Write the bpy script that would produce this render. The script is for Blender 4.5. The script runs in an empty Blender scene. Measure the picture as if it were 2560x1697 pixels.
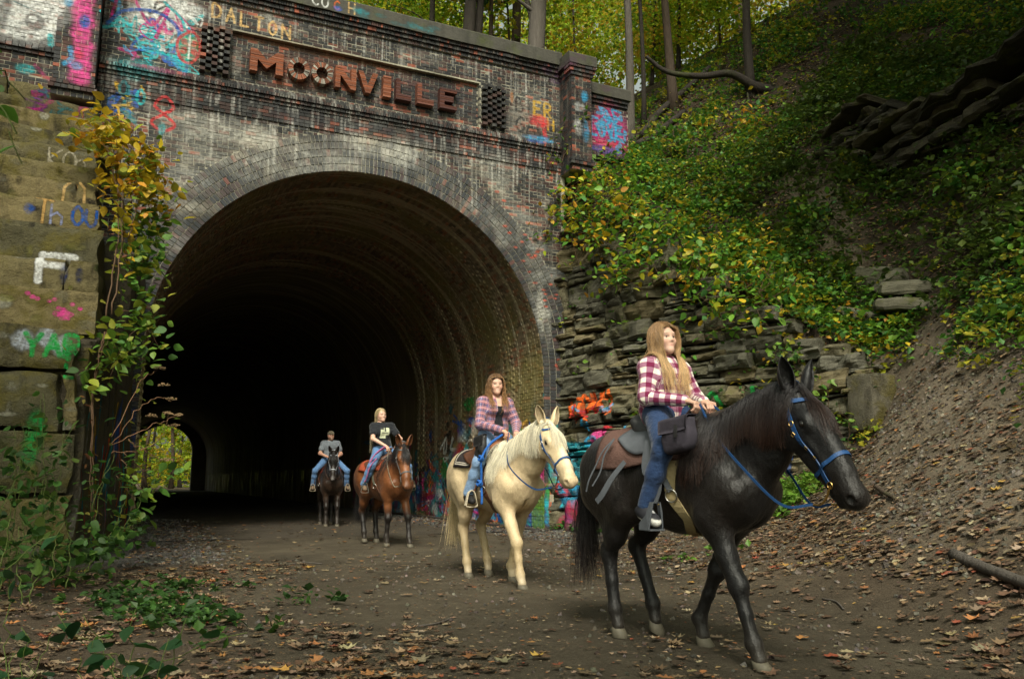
import bpy, math, random
import numpy as np
from mathutils import Vector, Matrix, Euler
from math import radians, sin, cos, pi

random.seed(7)
RNG = np.random.default_rng(11)
SC = bpy.context.scene
COL = SC.collection

# ------------------------------------------------------------------ camera, sky, sun, exposure
cam_data = bpy.data.cameras.new('camera')
cam = bpy.data.objects.new('camera', cam_data)
COL.objects.link(cam)
cam.location = (0, 0, 1.12)
cam.rotation_euler = (radians(90 + 9.6), 0, radians(-25.1))
cam_data.sensor_width = 36.0
cam_data.lens = 29.27
cam_data.clip_start = 0.05
cam_data.clip_end = 900
cam_data.dof.use_dof = True
cam_data.dof.focus_distance = 6.6
cam_data.dof.aperture_fstop = 11.0
SC.camera = cam

SUN_ELEV, SUN_AZ = 46.0, 203.0          # azimuth measured clockwise from +Y
world = bpy.data.worlds.new('World')
SC.world = world
world.use_nodes = True
wn = world.node_tree
bg = wn.nodes['Background']
sky = wn.nodes.new('ShaderNodeTexSky')
sky.sky_type = 'NISHITA'
sky.sun_disc = False
sky.sun_elevation = radians(SUN_ELEV)
sky.sun_rotation = radians(SUN_AZ)
sky.air_density = 1.0
sky.dust_density = 6.0
sky.ozone_density = 0.6
hs = wn.nodes.new('ShaderNodeHueSaturation'); hs.inputs['Saturation'].default_value = .30      # thin overcast: nearly white
wn.links.new(sky.outputs[0], hs.inputs['Color'])
tint = wn.nodes.new('ShaderNodeMix'); tint.data_type = 'RGBA'; tint.blend_type = 'MULTIPLY'
tint.inputs[0].default_value = 1.0; tint.inputs[7].default_value = (.94, 1.0, .82, 1)
wn.links.new(hs.outputs[0], tint.inputs[6]); wn.links.new(tint.outputs[2], bg.inputs[0])
bg.inputs[1].default_value = 0.075

sun_data = bpy.data.lights.new('sun', 'SUN')
sun_data.energy = 1.5
sun_data.angle = radians(14)
sun_data.color = (1.0, 0.93, 0.82)
sun = bpy.data.objects.new('sun', sun_data)
COL.objects.link(sun)
sun.rotation_euler = (radians(90 - SUN_ELEV), 0, radians(180 - SUN_AZ))
sun.location = (-6, -12, 30)

SC.view_settings.view_transform = 'Standard'
SC.view_settings.look = 'None'
SC.view_settings.gamma = 1.0
SC.view_settings.use_curve_mapping = False
SC.view_settings.exposure = 1.35
SC.render.engine = 'CYCLES'
SC.cycles.max_bounces = 7
SC.cycles.diffuse_bounces = 4
SC.cycles.glossy_bounces = 2
SC.cycles.transmission_bounces = 3
SC.cycles.transparent_max_bounces = 6
SC.cycles.use_denoising = True
SC.cycles.caustics_reflective = False
SC.cycles.caustics_refractive = False

# ------------------------------------------------------------------ objects
def link(o, parent=None):
    COL.objects.link(o)
    if parent is not None:
        o.parent = parent
    return o

def tag(o, label=None, cat=None, group=None, kind=None):
    if label: o['label'] = label
    if cat: o['category'] = cat
    if group: o['group'] = group
    if kind: o['kind'] = kind
    return o

def thing(name, label, cat, loc=(0, 0, 0), rotz=0.0, group=None):
    o = bpy.data.objects.new(name, None)
    o.empty_display_size = 0.2
    o.location = loc
    o.rotation_euler = (0, 0, rotz)
    link(o)
    return tag(o, label, cat, group)

def mesh(name, v, f, mat=None, col=None, uv=None, smooth=False, mats=None, mi=None):
    """v (n,3); f: (m,3|4) array or list of tuples; col (n,3) point colour; uv (n,2) point uv"""
    me = bpy.data.meshes.new(name)
    v = np.asarray(v, np.float32).reshape(-1, 3)
    if isinstance(f, np.ndarray) and f.ndim == 2:
        n = f.shape[1]
        m = len(f)
        me.vertices.add(len(v)); me.vertices.foreach_set('co', v.ravel())
        me.loops.add(m * n); me.loops.foreach_set('vertex_index', f.astype(np.int32).ravel())
        me.polygons.add(m)
        me.polygons.foreach_set('loop_start', np.arange(0, m * n, n, dtype=np.int32))
        me.polygons.foreach_set('loop_total', np.full(m, n, np.int32))
        me.update(calc_edges=True)
    else:
        me.from_pydata([tuple(map(float, p)) for p in v], [], [tuple(int(i) for i in q) for q in f])
    if col is not None:
        a = me.color_attributes.new('Col', 'FLOAT_COLOR', 'POINT')
        c = np.ones((len(v), 4), np.float32); c[:, :3] = np.asarray(col, np.float32)
        a.data.foreach_set('color', c.ravel())
    if uv is not None:
        a = me.attributes.new('PUV', 'FLOAT2', 'POINT')
        a.data.foreach_set('vector', np.asarray(uv, np.float32).ravel())
    if mats:
        for m_ in mats: me.materials.append(m_)
        if mi is not None: me.polygons.foreach_set('material_index', np.asarray(mi, np.int32))
    elif mat is not None:
        me.materials.append(mat)
    me.polygons.foreach_set('use_smooth', np.full(len(me.polygons), bool(smooth)))
    me.update()
    return me

def obj(name, me, parent=None, loc=None):
    o = bpy.data.objects.new(name, me)
    link(o, parent)
    if loc is not None: o.location = loc
    return o

class MB:
    """collects verts / quads / colours of many pieces into one mesh"""
    def __init__(s): s.v = []; s.f = []; s.c = []; s.u = []; s.n = 0
    def add(s, v, f, c=None, u=None):
        v = np.asarray(v, float).reshape(-1, 3); s.v.append(v)
        s.f.extend([tuple(int(i) + s.n for i in q) for q in f])
        if c is not None:
            c = np.asarray(c, float)
            s.c.append(np.broadcast_to(c, (len(v), 3)) if c.ndim == 1 else c)
        if u is not None: s.u.append(np.asarray(u, float).reshape(-1, 2))
        s.n += len(v)
    def build(s, name, mat, parent=None, smooth=False):
        me = mesh(name, np.concatenate(s.v), s.f, mat, np.concatenate(s.c) if s.c else None,
                  np.concatenate(s.u) if s.u else None, smooth)
        return obj(name, me, parent)

BOXF = [(0, 3, 2, 1), (4, 5, 6, 7), (0, 1, 5, 4), (1, 2, 6, 5), (2, 3, 7, 6), (3, 0, 4, 7)]
def boxv(a, b):
    (x0, y0, z0), (x1, y1, z1) = a, b
    return np.array([(x0, y0, z0), (x1, y0, z0), (x1, y1, z0), (x0, y1, z0), (x0, y0, z1), (x1, y0, z1), (x1, y1, z1), (x0, y1, z1)], float)

def frames(P):
    """tangent / normal / binormal along a polyline"""
    P = np.asarray(P, float)
    T = np.gradient(P, axis=0); T /= np.linalg.norm(T, axis=1)[:, None] + 1e-9
    up = np.array([0, 0, 1.0]); 
    if abs(T[0] @ up) > .9: up = np.array([1.0, 0, 0])
    N = []; n = up - T[0] * (up @ T[0]); n /= np.linalg.norm(n)
    for t in T:
        n = n - t * (n @ t); n /= np.linalg.norm(n) + 1e-9; N.append(n.copy())
    N = np.array(N); B = np.cross(T, N)
    return T, N, B

def tube(P, r, k=6, cap=True):
    P = np.asarray(P, float); m = len(P)
    r = np.broadcast_to(np.asarray(r, float), (m,))
    T, N, B = frames(P)
    a = np.linspace(0, 2 * pi, k, endpoint=False)
    V = P[:, None] + r[:, None, None] * (np.cos(a)[None, :, None] * N[:, None] + np.sin(a)[None, :, None] * B[:, None])
    f = []
    for i in range(m - 1):
        for j in range(k):
            j2 = (j + 1) % k
            f.append((i * k + j, i * k + j2, (i + 1) * k + j2, (i + 1) * k + j))
    if cap:
        f.append(tuple(range(k - 1, -1, -1))); f.append(tuple((m - 1) * k + j for j in range(k)))
    return V.reshape(-1, 3), f

def spline(P, n):
    """Catmull-Rom resample"""
    P = np.asarray(P, float)
    Q = np.vstack([2 * P[0] - P[1], P, 2 * P[-1] - P[-2]])
    t = np.linspace(0, len(P) - 1 - 1e-6, n); i = t.astype(int); u = (t - i)[:, None]
    a, b, c, d = Q[i], Q[i + 1], Q[i + 2], Q[i + 3]
    return .5 * (2 * b + (c - a) * u + (2 * a - 5 * b + 4 * c - d) * u * u + (3 * b - a - 3 * c + d) * u ** 3)

# ------------------------------------------------------------------ numpy value noise
_NT = np.random.default_rng(5).random((64, 64, 64)).astype(np.float32)
def vnoise(p):
    p = np.asarray(p, float); i = np.floor(p).astype(int); t = p - i; t = t * t * (3 - 2 * t)
    o = 0
    for a in (0, 1):
        for b in (0, 1):
            for c in (0, 1):
                w = (t[..., 0] if a else 1 - t[..., 0]) * (t[..., 1] if b else 1 - t[..., 1]) * (t[..., 2] if c else 1 - t[..., 2])
                o = o + w * _NT[(i[..., 0] + a) % 64, (i[..., 1] + b) % 64, (i[..., 2] + c) % 64]
    return o
def fbm(p, n=4):
    p = np.asarray(p, float); o = 0; a = .5; s = 1.0
    for k in range(n): o = o + a * (vnoise(p * s + 7.3 * k) - .5) * 2; a *= .5; s *= 2.03
    return o
def smooth(a, b, x):
    t = np.clip((x - a) / (b - a), 0, 1); return t * t * (3 - 2 * t)

# ------------------------------------------------------------------ materials
class NT:
    def __init__(s, name):
        s.m = bpy.data.materials.new(name); s.m.use_nodes = True
        s.t = s.m.node_tree; s.b = s.t.nodes['Principled BSDF']; s.out = s.t.nodes['Material Output']
    def n(s, typ, **kw):
        x = s.t.nodes.new('ShaderNode' + typ)
        for k, v in kw.items():
            if k.startswith('i_'): x.inputs[k[2:].replace('_', ' ')].default_value = v
            else: setattr(x, k, v)
        return x
    def l(s, a, b): s.t.links.new(a, b); return s
    def attr(s, name='Col'): return s.n('Attribute', attribute_name=name)
    def coord(s, scale=(1, 1, 1), kind='Object'):
        tc = s.n('TexCoord'); mp = s.n('Mapping'); mp.inputs['Scale'].default_value = scale
        s.l(tc.outputs[kind], mp.inputs['Vector']); return mp.outputs[0]
    def noise(s, vec, scale, detail=4, rough=.6, out='Fac'):
        x = s.n('TexNoise'); x.inputs['Scale'].default_value = scale; x.inputs['Detail'].default_value = detail
        x.inputs['Roughness'].default_value = rough
        if vec is not None: s.l(vec, x.inputs['Vector'])
        return x.outputs[out]
    def ramp(s, fac, stops):
        x = s.n('ValToRGB'); e = x.color_ramp.elements
        while len(e) < len(stops): e.new(.5)
        for el, (p, c) in zip(e, stops):
            el.position = p; el.color = (c, c, c, 1) if np.isscalar(c) else (*c, 1)
        s.l(fac, x.inputs[0]); return x.outputs[0]
    def mix(s, fac, a, b, mode='MIX'):
        x = s.n('Mix', data_type='RGBA', blend_type=mode)
        for k, val in ((0, fac), (6, a), (7, b)):
            inp = x.inputs[k]
            if hasattr(val, 'is_output'): s.l(val, inp)
            elif np.isscalar(val): inp.default_value = val if k == 0 else (val, val, val, 1)
            else: inp.default_value = (*val, 1)
        return x.outputs[2]
    def math(s, op, a, b=0.0, c=None):
        x = s.n('Math', operation=op)
        for k, v in enumerate((a, b) if c is None else (a, b, c)):
            if hasattr(v, 'is_output'): s.l(v, x.inputs[k])
            else: x.inputs[k].default_value = v
        return x.outputs[0]
    def bump(s, h, strength=.5, dist=.02, base=None):
        x = s.n('Bump'); x.inputs['Strength'].default_value = strength; x.inputs['Distance'].default_value = dist
        s.l(h, x.inputs['Height'])
        if base is not None: s.l(base, x.inputs['Normal'])
        return x.outputs[0]
    def fin(s, col=None, rough=.8, spec=.3, normal=None, metal=0.0):
        if col is not None:
            if hasattr(col, 'is_output'): s.l(col, s.b.inputs['Base Color'])
            else: s.b.inputs['Base Color'].default_value = (*col, 1)
        if hasattr(rough, 'is_output'): s.l(rough, s.b.inputs['Roughness'])
        else: s.b.inputs['Roughness'].default_value = rough
        s.b.inputs['Specular IOR Level'].default_value = spec
        s.b.inputs['Metallic'].default_value = metal
        if normal is not None: s.l(normal, s.b.inputs['Normal'])
        return s.m

def simple(name, col, rough=.6, spec=.4, var=.35, scale=30, bump=.15, metal=0.0, dist=.004):
    t = NT(name); vec = t.coord()
    n1 = t.noise(vec, scale, 5, .65)
    c = t.mix(n1, tuple(x * (1 - var) for x in col), tuple(min(1, x * (1 + var)) for x in col))
    return t.fin(c, rough, spec, t.bump(n1, bump, dist) if bump else None, metal)

def leafmat(name, trans=.45, rough=.5):
    t = NT(name); c = t.attr().outputs['Color']
    vec = t.coord(); nz = t.noise(vec, 40, 2)
    c2 = t.mix(nz, t.mix(1.0, c, (.65, .65, .6), 'MULTIPLY'), c)
    t.fin(c2, rough, .35)
    tr = t.n('BsdfTranslucent'); t.l(c2, tr.inputs[0])
    mx = t.n('MixShader'); mx.inputs[0].default_value = trans
    t.l(t.b.outputs[0], mx.inputs[1]); t.l(tr.outputs[0], mx.inputs[2]); t.l(mx.outputs[0], t.out.inputs[0])
    return t.m
# ------------------------------------------------------------------ terrain
W0 = np.array((9.35, 17.1)); WD = np.array((.396, -.918)); WN = np.array((.918, .396))
_low = [(-12, -8, 0), (-12, 5, .3), (-12, 16, 2), (-4, -8, 0), (-3, 0, 0), (-3, 8, .25), (-1.5, 12, .10), (-.2, 15, .02), (0, 4, 0), (0, 9, .0), (2, 0, 0), (2, 13, 0), (2, 17, 0), (4, -4, 0), (4, 4, 0), (4, 9, 0), (4.5, 14, 0), (4.6, 18, 0),
        (5.2, 2.0, .06), (5.4, 5.0, .08), (5.8, 8, .03), (6.4, 11, .0), (7.4, 14, 0), (8.6, 16.3, 0), (9.2, 17, 0), (9, 20, 0), (0, 20, 0), (7, 7.2, .40), (8.2, 9.4, .42), (9.2, 11.6, .45), (9.6, 13.6, .25),
        (7.5, 5, 1.05), (8.35, 6.4, 1.15), (9.6, 9, 1.15), (10.5, 11.2, 1.0), (11.3, 12.2, 1.15), (10.0, 15.0, .25), (11.8, 10.8, 1.7), (7.0, 2.5, .9), (9, 1, 2.2), (10, -5, 2.8)]
_hill = [(11, 8.6, 2.6), (11.8, 7.6, 3.66), (14, 4, 6.2), (14.3, 9.2, 6.5), (13.5, 11.1, 4.5), (15.7, 12.3, 8.3), (18, 8, 10.5), (20, 3, 12), (22, 12, 14.5), (30, 10, 20), (16, -3, 7.5), (30, -5, 17)]
_up = [(9.35, 17.1, 8.4), (10.2, 15.05, 6.0), (11.1, 13, 4.6), (11.6, 11.8, 3.9), (12.1, 10.8, 3.0), (13.75, 15.9, 8.7), (12.6, 18.6, 10.2), (15.1, 19.9, 12.4), (17.2, 20.8, 14.6), (20.5, 19, 17.0), (11, 17.2, 9.0), (26, 26, 22), (16, 28, 15.5), (22, 34, 20)]
def tps(pts, lam=.05):
    p = np.array(pts, float); X = p[:, :2]; n = len(p)
    d = np.linalg.norm(X[:, None] - X[None], axis=2); K = np.where(d > 0, d * d * np.log(d + 1e-9), 0) + lam * np.eye(n)
    Pm = np.hstack([np.ones((n, 1)), X]); A = np.zeros((n + 3, n + 3)); A[:n, :n] = K; A[:n, n:] = Pm; A[n:, :n] = Pm.T
    w = np.linalg.solve(A, np.concatenate([p[:, 2], np.zeros(3)]))
    def f(x, y):
        q = np.stack([x, y], -1); d = np.linalg.norm(q[..., None, :] - X, axis=-1)
        return (np.where(d > 0, d * d * np.log(d + 1e-9), 0)) @ w[:n] + w[n] + q @ w[n + 1:]
    return f
_fl = tps(_low + _hill); _fu = tps(_hill + _up + [q for q in _low if q[0] > 6.5 and q[1] < 10])
def wall_tp(x, y): q = np.stack([x, y], -1) - W0; return q @ WD, q @ WN
def height(x, y):
    x = np.asarray(x, float); y = np.asarray(y, float)
    t, p = wall_tp(x, y)
    lo = _fl(x, y); up = _fu(x, y)
    road = smooth(5.6, 4.9, x - .10 * np.maximum(y - 4, 0)) * smooth(-1.0, .6, x) * smooth(-6, -2, y + 0 * x)
    lo = lo * (1 - road); 
    w = smooth(.05, .45, p)
    h = lo * (1 - w) + np.maximum(up, lo) * w
    tun = smooth(17.55, 17.75, y)                                          # over the tunnel
    top = np.where(x < 9.5, 11.0 + .02 * (y - 17) * 4, np.maximum(up, 9.0)) + .10 * np.maximum(y - 20, 0)
    top = np.where((x > 9.5) & (y > 17.5), np.maximum(up, 9.0), top); top = np.minimum(top, 26)
    h = h * (1 - tun) + top * tun
    far = smooth(98.6, 99.0, y); h = h * (1 - far)
    lf = smooth(-2.2, -5.5, x) * smooth(9, 14, y) * (1 - tun); h = h * (1 - lf) + lf * np.maximum(h, 3 + .4 * (y - 9))
    rough = fbm(np.stack([x * .9, y * .9, 0 * x], -1), 4) * .16 * smooth(5.0, 7.5, x) + fbm(np.stack([x * 2.2, y * 2.2, 0 * x + 3], -1), 3) * .024 + fbm(np.stack([x * 5.5, y * 5.5, 0 * x + 6], -1), 2) * .012 * (y < 17) + fbm(np.stack([x * .35, y * .35, 0 * x + 9], -1), 3) * .35 * smooth(9, 13, x) * (p > .5)
    fl = smooth(13.0, 16.0, y) * smooth(.0, .7, x) * smooth(9.1, 8.6, x) * (y < 17.5)      # level with the tunnel floor
    return (h + rough * (1 - tun * .5) * (y < 99)) * (1 - fl) + fl * .008 * fbm(np.stack([x * 3, y * 3, 0 * x], -1), 2)

def trail_mask(x, y):
    c = np.interp(y, [4, 6.4, 8, 9.3, 11.4, 13, 15], [6.5, 8.3, 10.3, 11.5, 13.1, 14.0, 14.6]); w = np.interp(y, [5, 7, 9.5, 12, 14], [2.0, 2.0, 1.35, .9, .5])
    return smooth(1.0, .45, np.abs(x - c + .3 * np.sin(y * 1.7)) / w) * smooth(5.8, 7.2, x) * (y < 15) * (x < 16)
def _ax(*parts): return np.unique(np.concatenate([np.arange(a, b, s) for a, b, s in parts]))
def dirtmat():
    t = NT('path_and_hillside_soil'); vec = t.coord(); col = t.attr().outputs['Color']
    n1 = t.noise(vec, 3.2, 6, .65); n2 = t.noise(vec, 26, 5, .7); n3 = t.noise(vec, 130, 3, .7)
    c = t.mix(n1, t.mix(1.0, col, (.62, .60, .58), 'MULTIPLY'), t.mix(1.0, col, (1.28, 1.26, 1.24), 'MULTIPLY'))
    c = t.mix(t.math('MULTIPLY', n2, .8), c, t.mix(1.0, c, (.50, .48, .46), 'MULTIPLY'))
    pb = t.ramp(n3, [(0, 0), (.60, 0), (.68, 1)]); c = t.mix(t.math('MULTIPLY', pb, .35), c, (.22, .20, .175))
    w = t.ramp(t.noise(vec, .8, 5, .6), [(0, .6), (.42, .3), (.60, 0)]); c = t.mix(w, c, t.mix(1.0, c, (.42, .40, .37), 'MULTIPLY')); b = t.bump(n2, 1.0, .05); b = t.bump(n3, .7, .02, b)
    return t.fin(c, .9, .2, b)
MAT_SOIL = dirtmat()
_xs = _ax((-120, -14, 8), (-14, -2, .5), (-2, 14, .16), (14, 24, .35), (24, 40, 1.2), (40, 160, 10), (160, 161, 1)); _ys = _ax((-90, -8, 6), (-8, 1, .5), (1, 19, .16), (19, 34, .5), (34, 97, 3), (97, 100, .5), (100, 320, 12))
gx, gy = np.meshgrid(_xs, _ys, indexing='ij'); gz = height(gx, gy)
inside = (gx > .25) & (gx < 8.85) & (gy > 17.3) & (gy < 98.8)
nx, ny = gx.shape
t_, p_ = wall_tp(gx, gy)
road = smooth(.2, 1.3, gx + .25 * fbm(np.stack([gx, gy, 0 * gx], -1), 3)) * smooth(6.1, 4.9, gx - .16 * np.maximum(gy - 5, 0) + .35 * fbm(np.stack([gx * .7, gy * .7, 0 * gx + 4], -1), 3)) * (gy < 40)
col = np.zeros((nx, ny, 3)); col[:] = (.125, .096, .066)
col = col * (1 - road[..., None]) + road[..., None] * np.array((.130, .110, .077))
trail = trail_mask(gx, gy); col = col * (1 - .8 * trail[..., None]) + .8 * trail[..., None] * np.array((.29, .243, .18))
gravel = np.maximum(smooth(1.7, .4, gx), smooth(7.0, 8.3, gx)) * smooth(11.5, 13.5, gy) * (gx > -.5) * (gx < 9.4) * (gy < 40); col = col * (1 - gravel[..., None]) + gravel[..., None] * np.array((.15, .145, .135))
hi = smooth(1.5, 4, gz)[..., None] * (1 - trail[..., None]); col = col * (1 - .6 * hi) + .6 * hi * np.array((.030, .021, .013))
col = col * (1 + .42 * fbm(np.stack([gx * .8, gy * .8, 0 * gx + 12], -1), 4) + .18 * fbm(np.stack([gx * 3, gy * 1.2, 0 * gx + 2], -1), 3))[..., None]
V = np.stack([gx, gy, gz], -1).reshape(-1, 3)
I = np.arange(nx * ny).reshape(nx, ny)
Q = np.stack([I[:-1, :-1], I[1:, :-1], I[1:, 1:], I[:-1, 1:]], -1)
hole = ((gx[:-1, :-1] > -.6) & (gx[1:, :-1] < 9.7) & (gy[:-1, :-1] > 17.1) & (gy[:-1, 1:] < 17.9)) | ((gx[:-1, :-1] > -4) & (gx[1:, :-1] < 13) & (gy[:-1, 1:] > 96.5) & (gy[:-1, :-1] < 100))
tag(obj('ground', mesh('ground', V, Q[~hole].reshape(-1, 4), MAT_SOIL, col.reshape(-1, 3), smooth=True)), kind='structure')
# floor inside the tunnel
fx = np.linspace(.0, 9.1, 40); fy = _ax((17.0, 30, .25), (30, 101, 2)); a, b = np.meshgrid(fx, fy, indexing='ij')
fz = .03 * np.abs((a - 4.5) / 4.5) ** 3 + fbm(np.stack([a * 2, b * 2, 0 * a], -1), 3) * .02 + .004
n1, n2 = a.shape; I = np.arange(n1 * n2).reshape(n1, n2); Q = np.stack([I[:-1, :-1], I[1:, :-1], I[1:, 1:], I[:-1, 1:]], -1).reshape(-1, 4)
gr = np.maximum(smooth(2.0, .8, a), smooth(6.8, 7.8, a))[..., None]
fc = np.array((.105, .090, .068)) * (1 - gr) + gr * np.array((.15, .145, .135))
tag(obj('tunnel_floor', mesh('tunnel_floor', np.stack([a, b, fz], -1).reshape(-1, 3), Q, MAT_SOIL, fc.reshape(-1, 3), smooth=True)), kind='structure')

# ------------------------------------------------------------------ sprayed paint: pictures made here, point by point
def srgb(c): c = np.clip(np.asarray(c, float), 0, 1); return np.where(c <= .0031308, 12.92 * c, 1.055 * c ** (1 / 2.4) - .055)
class Canvas:
    def __init__(s, x0, x1, z0, z1, ppm):
        s.b = (x0, x1, z0, z1); s.p = ppm; s.w = int((x1 - x0) * ppm); s.h = int((z1 - z0) * ppm)
        s.rgb = np.zeros((s.h, s.w, 3), np.float32); s.a = np.zeros((s.h, s.w), np.float32)
        yy, xx = np.mgrid[0:s.h, 0:s.w]; s.X = x0 + (xx + .5) / ppm; s.Z = z0 + (yy + .5) / ppm
        s.n = np.kron(RNG.random((s.h // 3 + 1, s.w // 3 + 1)), np.ones((3, 3)))[:s.h, :s.w]
    def _sl(s, lo, hi):
        x0, x1, z0, z1 = s.b
        i0 = int(np.clip((lo[1] - z0) * s.p, 0, s.h)); i1 = int(np.clip((hi[1] - z0) * s.p + 1, 0, s.h)); j0 = int(np.clip((lo[0] - x0) * s.p, 0, s.w)); j1 = int(np.clip((hi[0] - x0) * s.p + 1, 0, s.w))
        return slice(i0, i1), slice(j0, j1)
    def put(s, sl, m, c):
        if m.size == 0: return
        m = np.clip(m, 0, 1)[..., None]; A = s.a[sl][..., None]; s.rgb[sl] = s.rgb[sl] * (1 - m) + np.array(c) * m; s.a[sl] = (A + m - A * m)[..., 0]
    def line(s, P, r, c, al=.85, soft=.45, drip=0):
        P = np.asarray(P, float); sl = s._sl(P.min(0) - r * 1.6, P.max(0) + r * 1.6); X, Z = s.X[sl], s.Z[sl]
        if X.size == 0: return
        d = np.full(X.shape, 9.0)
        for a, b in zip(P[:-1], P[1:]):
            ab = b - a; t = np.clip(((X - a[0]) * ab[0] + (Z - a[1]) * ab[1]) / (ab @ ab + 1e-9), 0, 1); d = np.minimum(d, np.hypot(X - a[0] - t * ab[0], Z - a[1] - t * ab[1]))
        s.put(sl, smooth(r * (1 + soft), r * (1 - soft), d) * al * (.72 + .5 * s.n[sl]), c)
        if drip:
            for q in P[RNG.integers(0, len(P), drip)]: s.line([q, q - (0, RNG.uniform(.1, .4))], r * .3, c, al * .8)
    def blob(s, cx, cz, rx, rz, c, al=.8, edge=.35):
        sl = s._sl((cx - rx * 1.5, cz - rz * 1.5), (cx + rx * 1.5, cz + rz * 1.5)); X, Z = s.X[sl], s.Z[sl]
        if X.size == 0: return
        d = np.hypot((X - cx) / rx, (Z - cz) / rz) + .22 * fbm(np.stack([X * 3, Z * 3, 0 * X], -1), 3); s.put(sl, smooth(1 + edge, 1 - edge, d) * al * (.75 + .45 * s.n[sl]), c)
    def box(s, x0, z0, x1, z1, c, al=.8):
        sl = s._sl((x0 - .15, z0 - .15), (x1 + .15, z1 + .15)); X, Z = s.X[sl], s.Z[sl]
        if X.size == 0: return
        e = .08 * fbm(np.stack([X * 4, Z * 4, 0 * X + 2], -1), 3); m = smooth(-.05, .05, X - x0 + e) * smooth(-.05, .05, x1 - X + e) * smooth(-.05, .05, Z - z0 + e) * smooth(-.05, .05, z1 - Z + e); s.put(sl, m * al * (.75 + .4 * s.n[sl]), c)
    def text(s, word, x, z, h, c, r=.02, al=.85, adv=.78, tilt=0.0, wd=.55, sk=0.0):
        for i, ch in enumerate(word):
            for st in FONT.get(ch, []):
                P = spline(np.array(st, float), 4 * len(st)) if len(st) > 3 and ch in 'OCSGBDRPUQ83aeo&' else np.array(st, float)
                s.line(np.stack([x + (i * adv + P[:, 0] * wd + sk * P[:, 1]) * h, z + P[:, 1] * h + tilt * (i * adv) * h], 1), r, c, al)
    def scribble(s, cx, cz, w, h, c, r, n=8, al=.8):
        P = np.stack([cx + RNG.uniform(-w, w, n), cz + RNG.uniform(-h, h, n)], 1); s.line(spline(P, n * 5), r, c, al)
    def image(s, name):
        im = bpy.data.images.new(name, s.w, s.h, alpha=True); im.alpha_mode = 'CHANNEL_PACKED'
        px = np.dstack([srgb(s.rgb), s.a]).astype(np.float32); im.pixels.foreach_set(px.ravel()); im.pack(); return im
    def uv(s, x, z): return np.stack([(np.asarray(x) - s.b[0]) / (s.b[1] - s.b[0]), (np.asarray(z) - s.b[2]) / (s.b[3] - s.b[2])], -1)
FONT = {'A': [[(0, 0), (.5, 1), (1, 0)], [(.2, .4), (.8, .4)]], 'B': [[(0, 0), (0, 1), (.8, .9), (.8, .6), (0, .52), (.95, .4), (.9, .05), (0, 0)]], 'C': [[(1, .85), (.6, 1), (.1, .7), (.1, .25), (.6, 0), (1, .15)]],
        'D': [[(0, 0), (0, 1), (.7, .9), (1, .5), (.7, .1), (0, 0)]], 'E': [[(1, 1), (0, 1), (0, 0), (1, 0)], [(0, .5), (.8, .5)]], 'F': [[(1, 1), (0, 1), (0, 0)], [(0, .52), (.75, .52)]], 'G': [[(1, .85), (.6, 1), (.1, .7), (.1, .25), (.6, 0), (1, .2), (1, .5), (.6, .5)]],
        'H': [[(0, 0), (0, 1)], [(1, 0), (1, 1)], [(0, .5), (1, .5)]], 'I': [[(.5, 0), (.5, 1)]], 'K': [[(0, 0), (0, 1)], [(.9, 1), (0, .45), (.9, 0)]], 'L': [[(0, 1), (0, 0), (.9, 0)]], 'N': [[(0, 0), (0, 1), (1, 0), (1, 1)]],
        'O': [[(.5, 1), (.1, .7), (.1, .25), (.5, 0), (.9, .25), (.9, .7), (.5, 1)]], 'R': [[(0, 0), (0, 1), (.8, .95), (.85, .6), (0, .5)], [(.3, .5), (1, 0)]], 'S': [[(.95, .9), (.5, 1), (.05, .8), (.3, .55), (.8, .4), (.9, .12), (.4, 0), (.0, .12)]],
        'T': [[(0, 1), (1, 1)], [(.5, 1), (.5, 0)]], 'U': [[(0, 1), (.02, .3), (.5, 0), (.98, .3), (1, 1)]], 'V': [[(0, 1), (.5, 0), (1, 1)]], 'Y': [[(0, 1), (.5, .5), (1, 1)], [(.5, .5), (.5, 0)]], 'W': [[(0, 1), (.25, 0), (.5, .7), (.75, 0), (1, 1)]], 'M': [[(0, 0), (0, 1), (.5, .4), (1, 1), (1, 0)]], 'X': [[(0, 0), (1, 1)], [(0, 1), (1, 0)]],
        '8': [[(.5, .5), (.1, .72), (.5, 1), (.9, .72), (.5, .5), (.0, .22), (.5, 0), (1, .22), (.5, .5)]], 'n': [[(0, 0), (0, .6)], [(0, .45), (.5, .65), (.8, .4), (.8, 0)]], '^': [[(0, 0), (.05, .6), (.5, 1), (.95, .6), (1, 0)]], 'h': [[(0, 0), (0, 1)], [(0, .4), (.5, .6), (.9, .4), (.9, 0)]]}
PAL = dict(white=(.70, .71, .70), black=(.012, .012, .014), blue=(.015, .09, .38), sky=(.03, .30, .55), cyan=(.02, .42, .46), pink=(.72, .07, .30), mag=(.45, .02, .17), red=(.52, .03, .035), orange=(.75, .13, .02), tan=(.62, .40, .16), yellow=(.60, .36, .03),
           green=(.02, .30, .06), lime=(.13, .26, .03), purple=(.16, .03, .17), grey=(.17, .17, .17), teal=(.02, .17, .20))

# ---- facade
FC = Canvas(-3.2, 11.6, 0, 12, 92)
P_ = PAL
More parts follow.
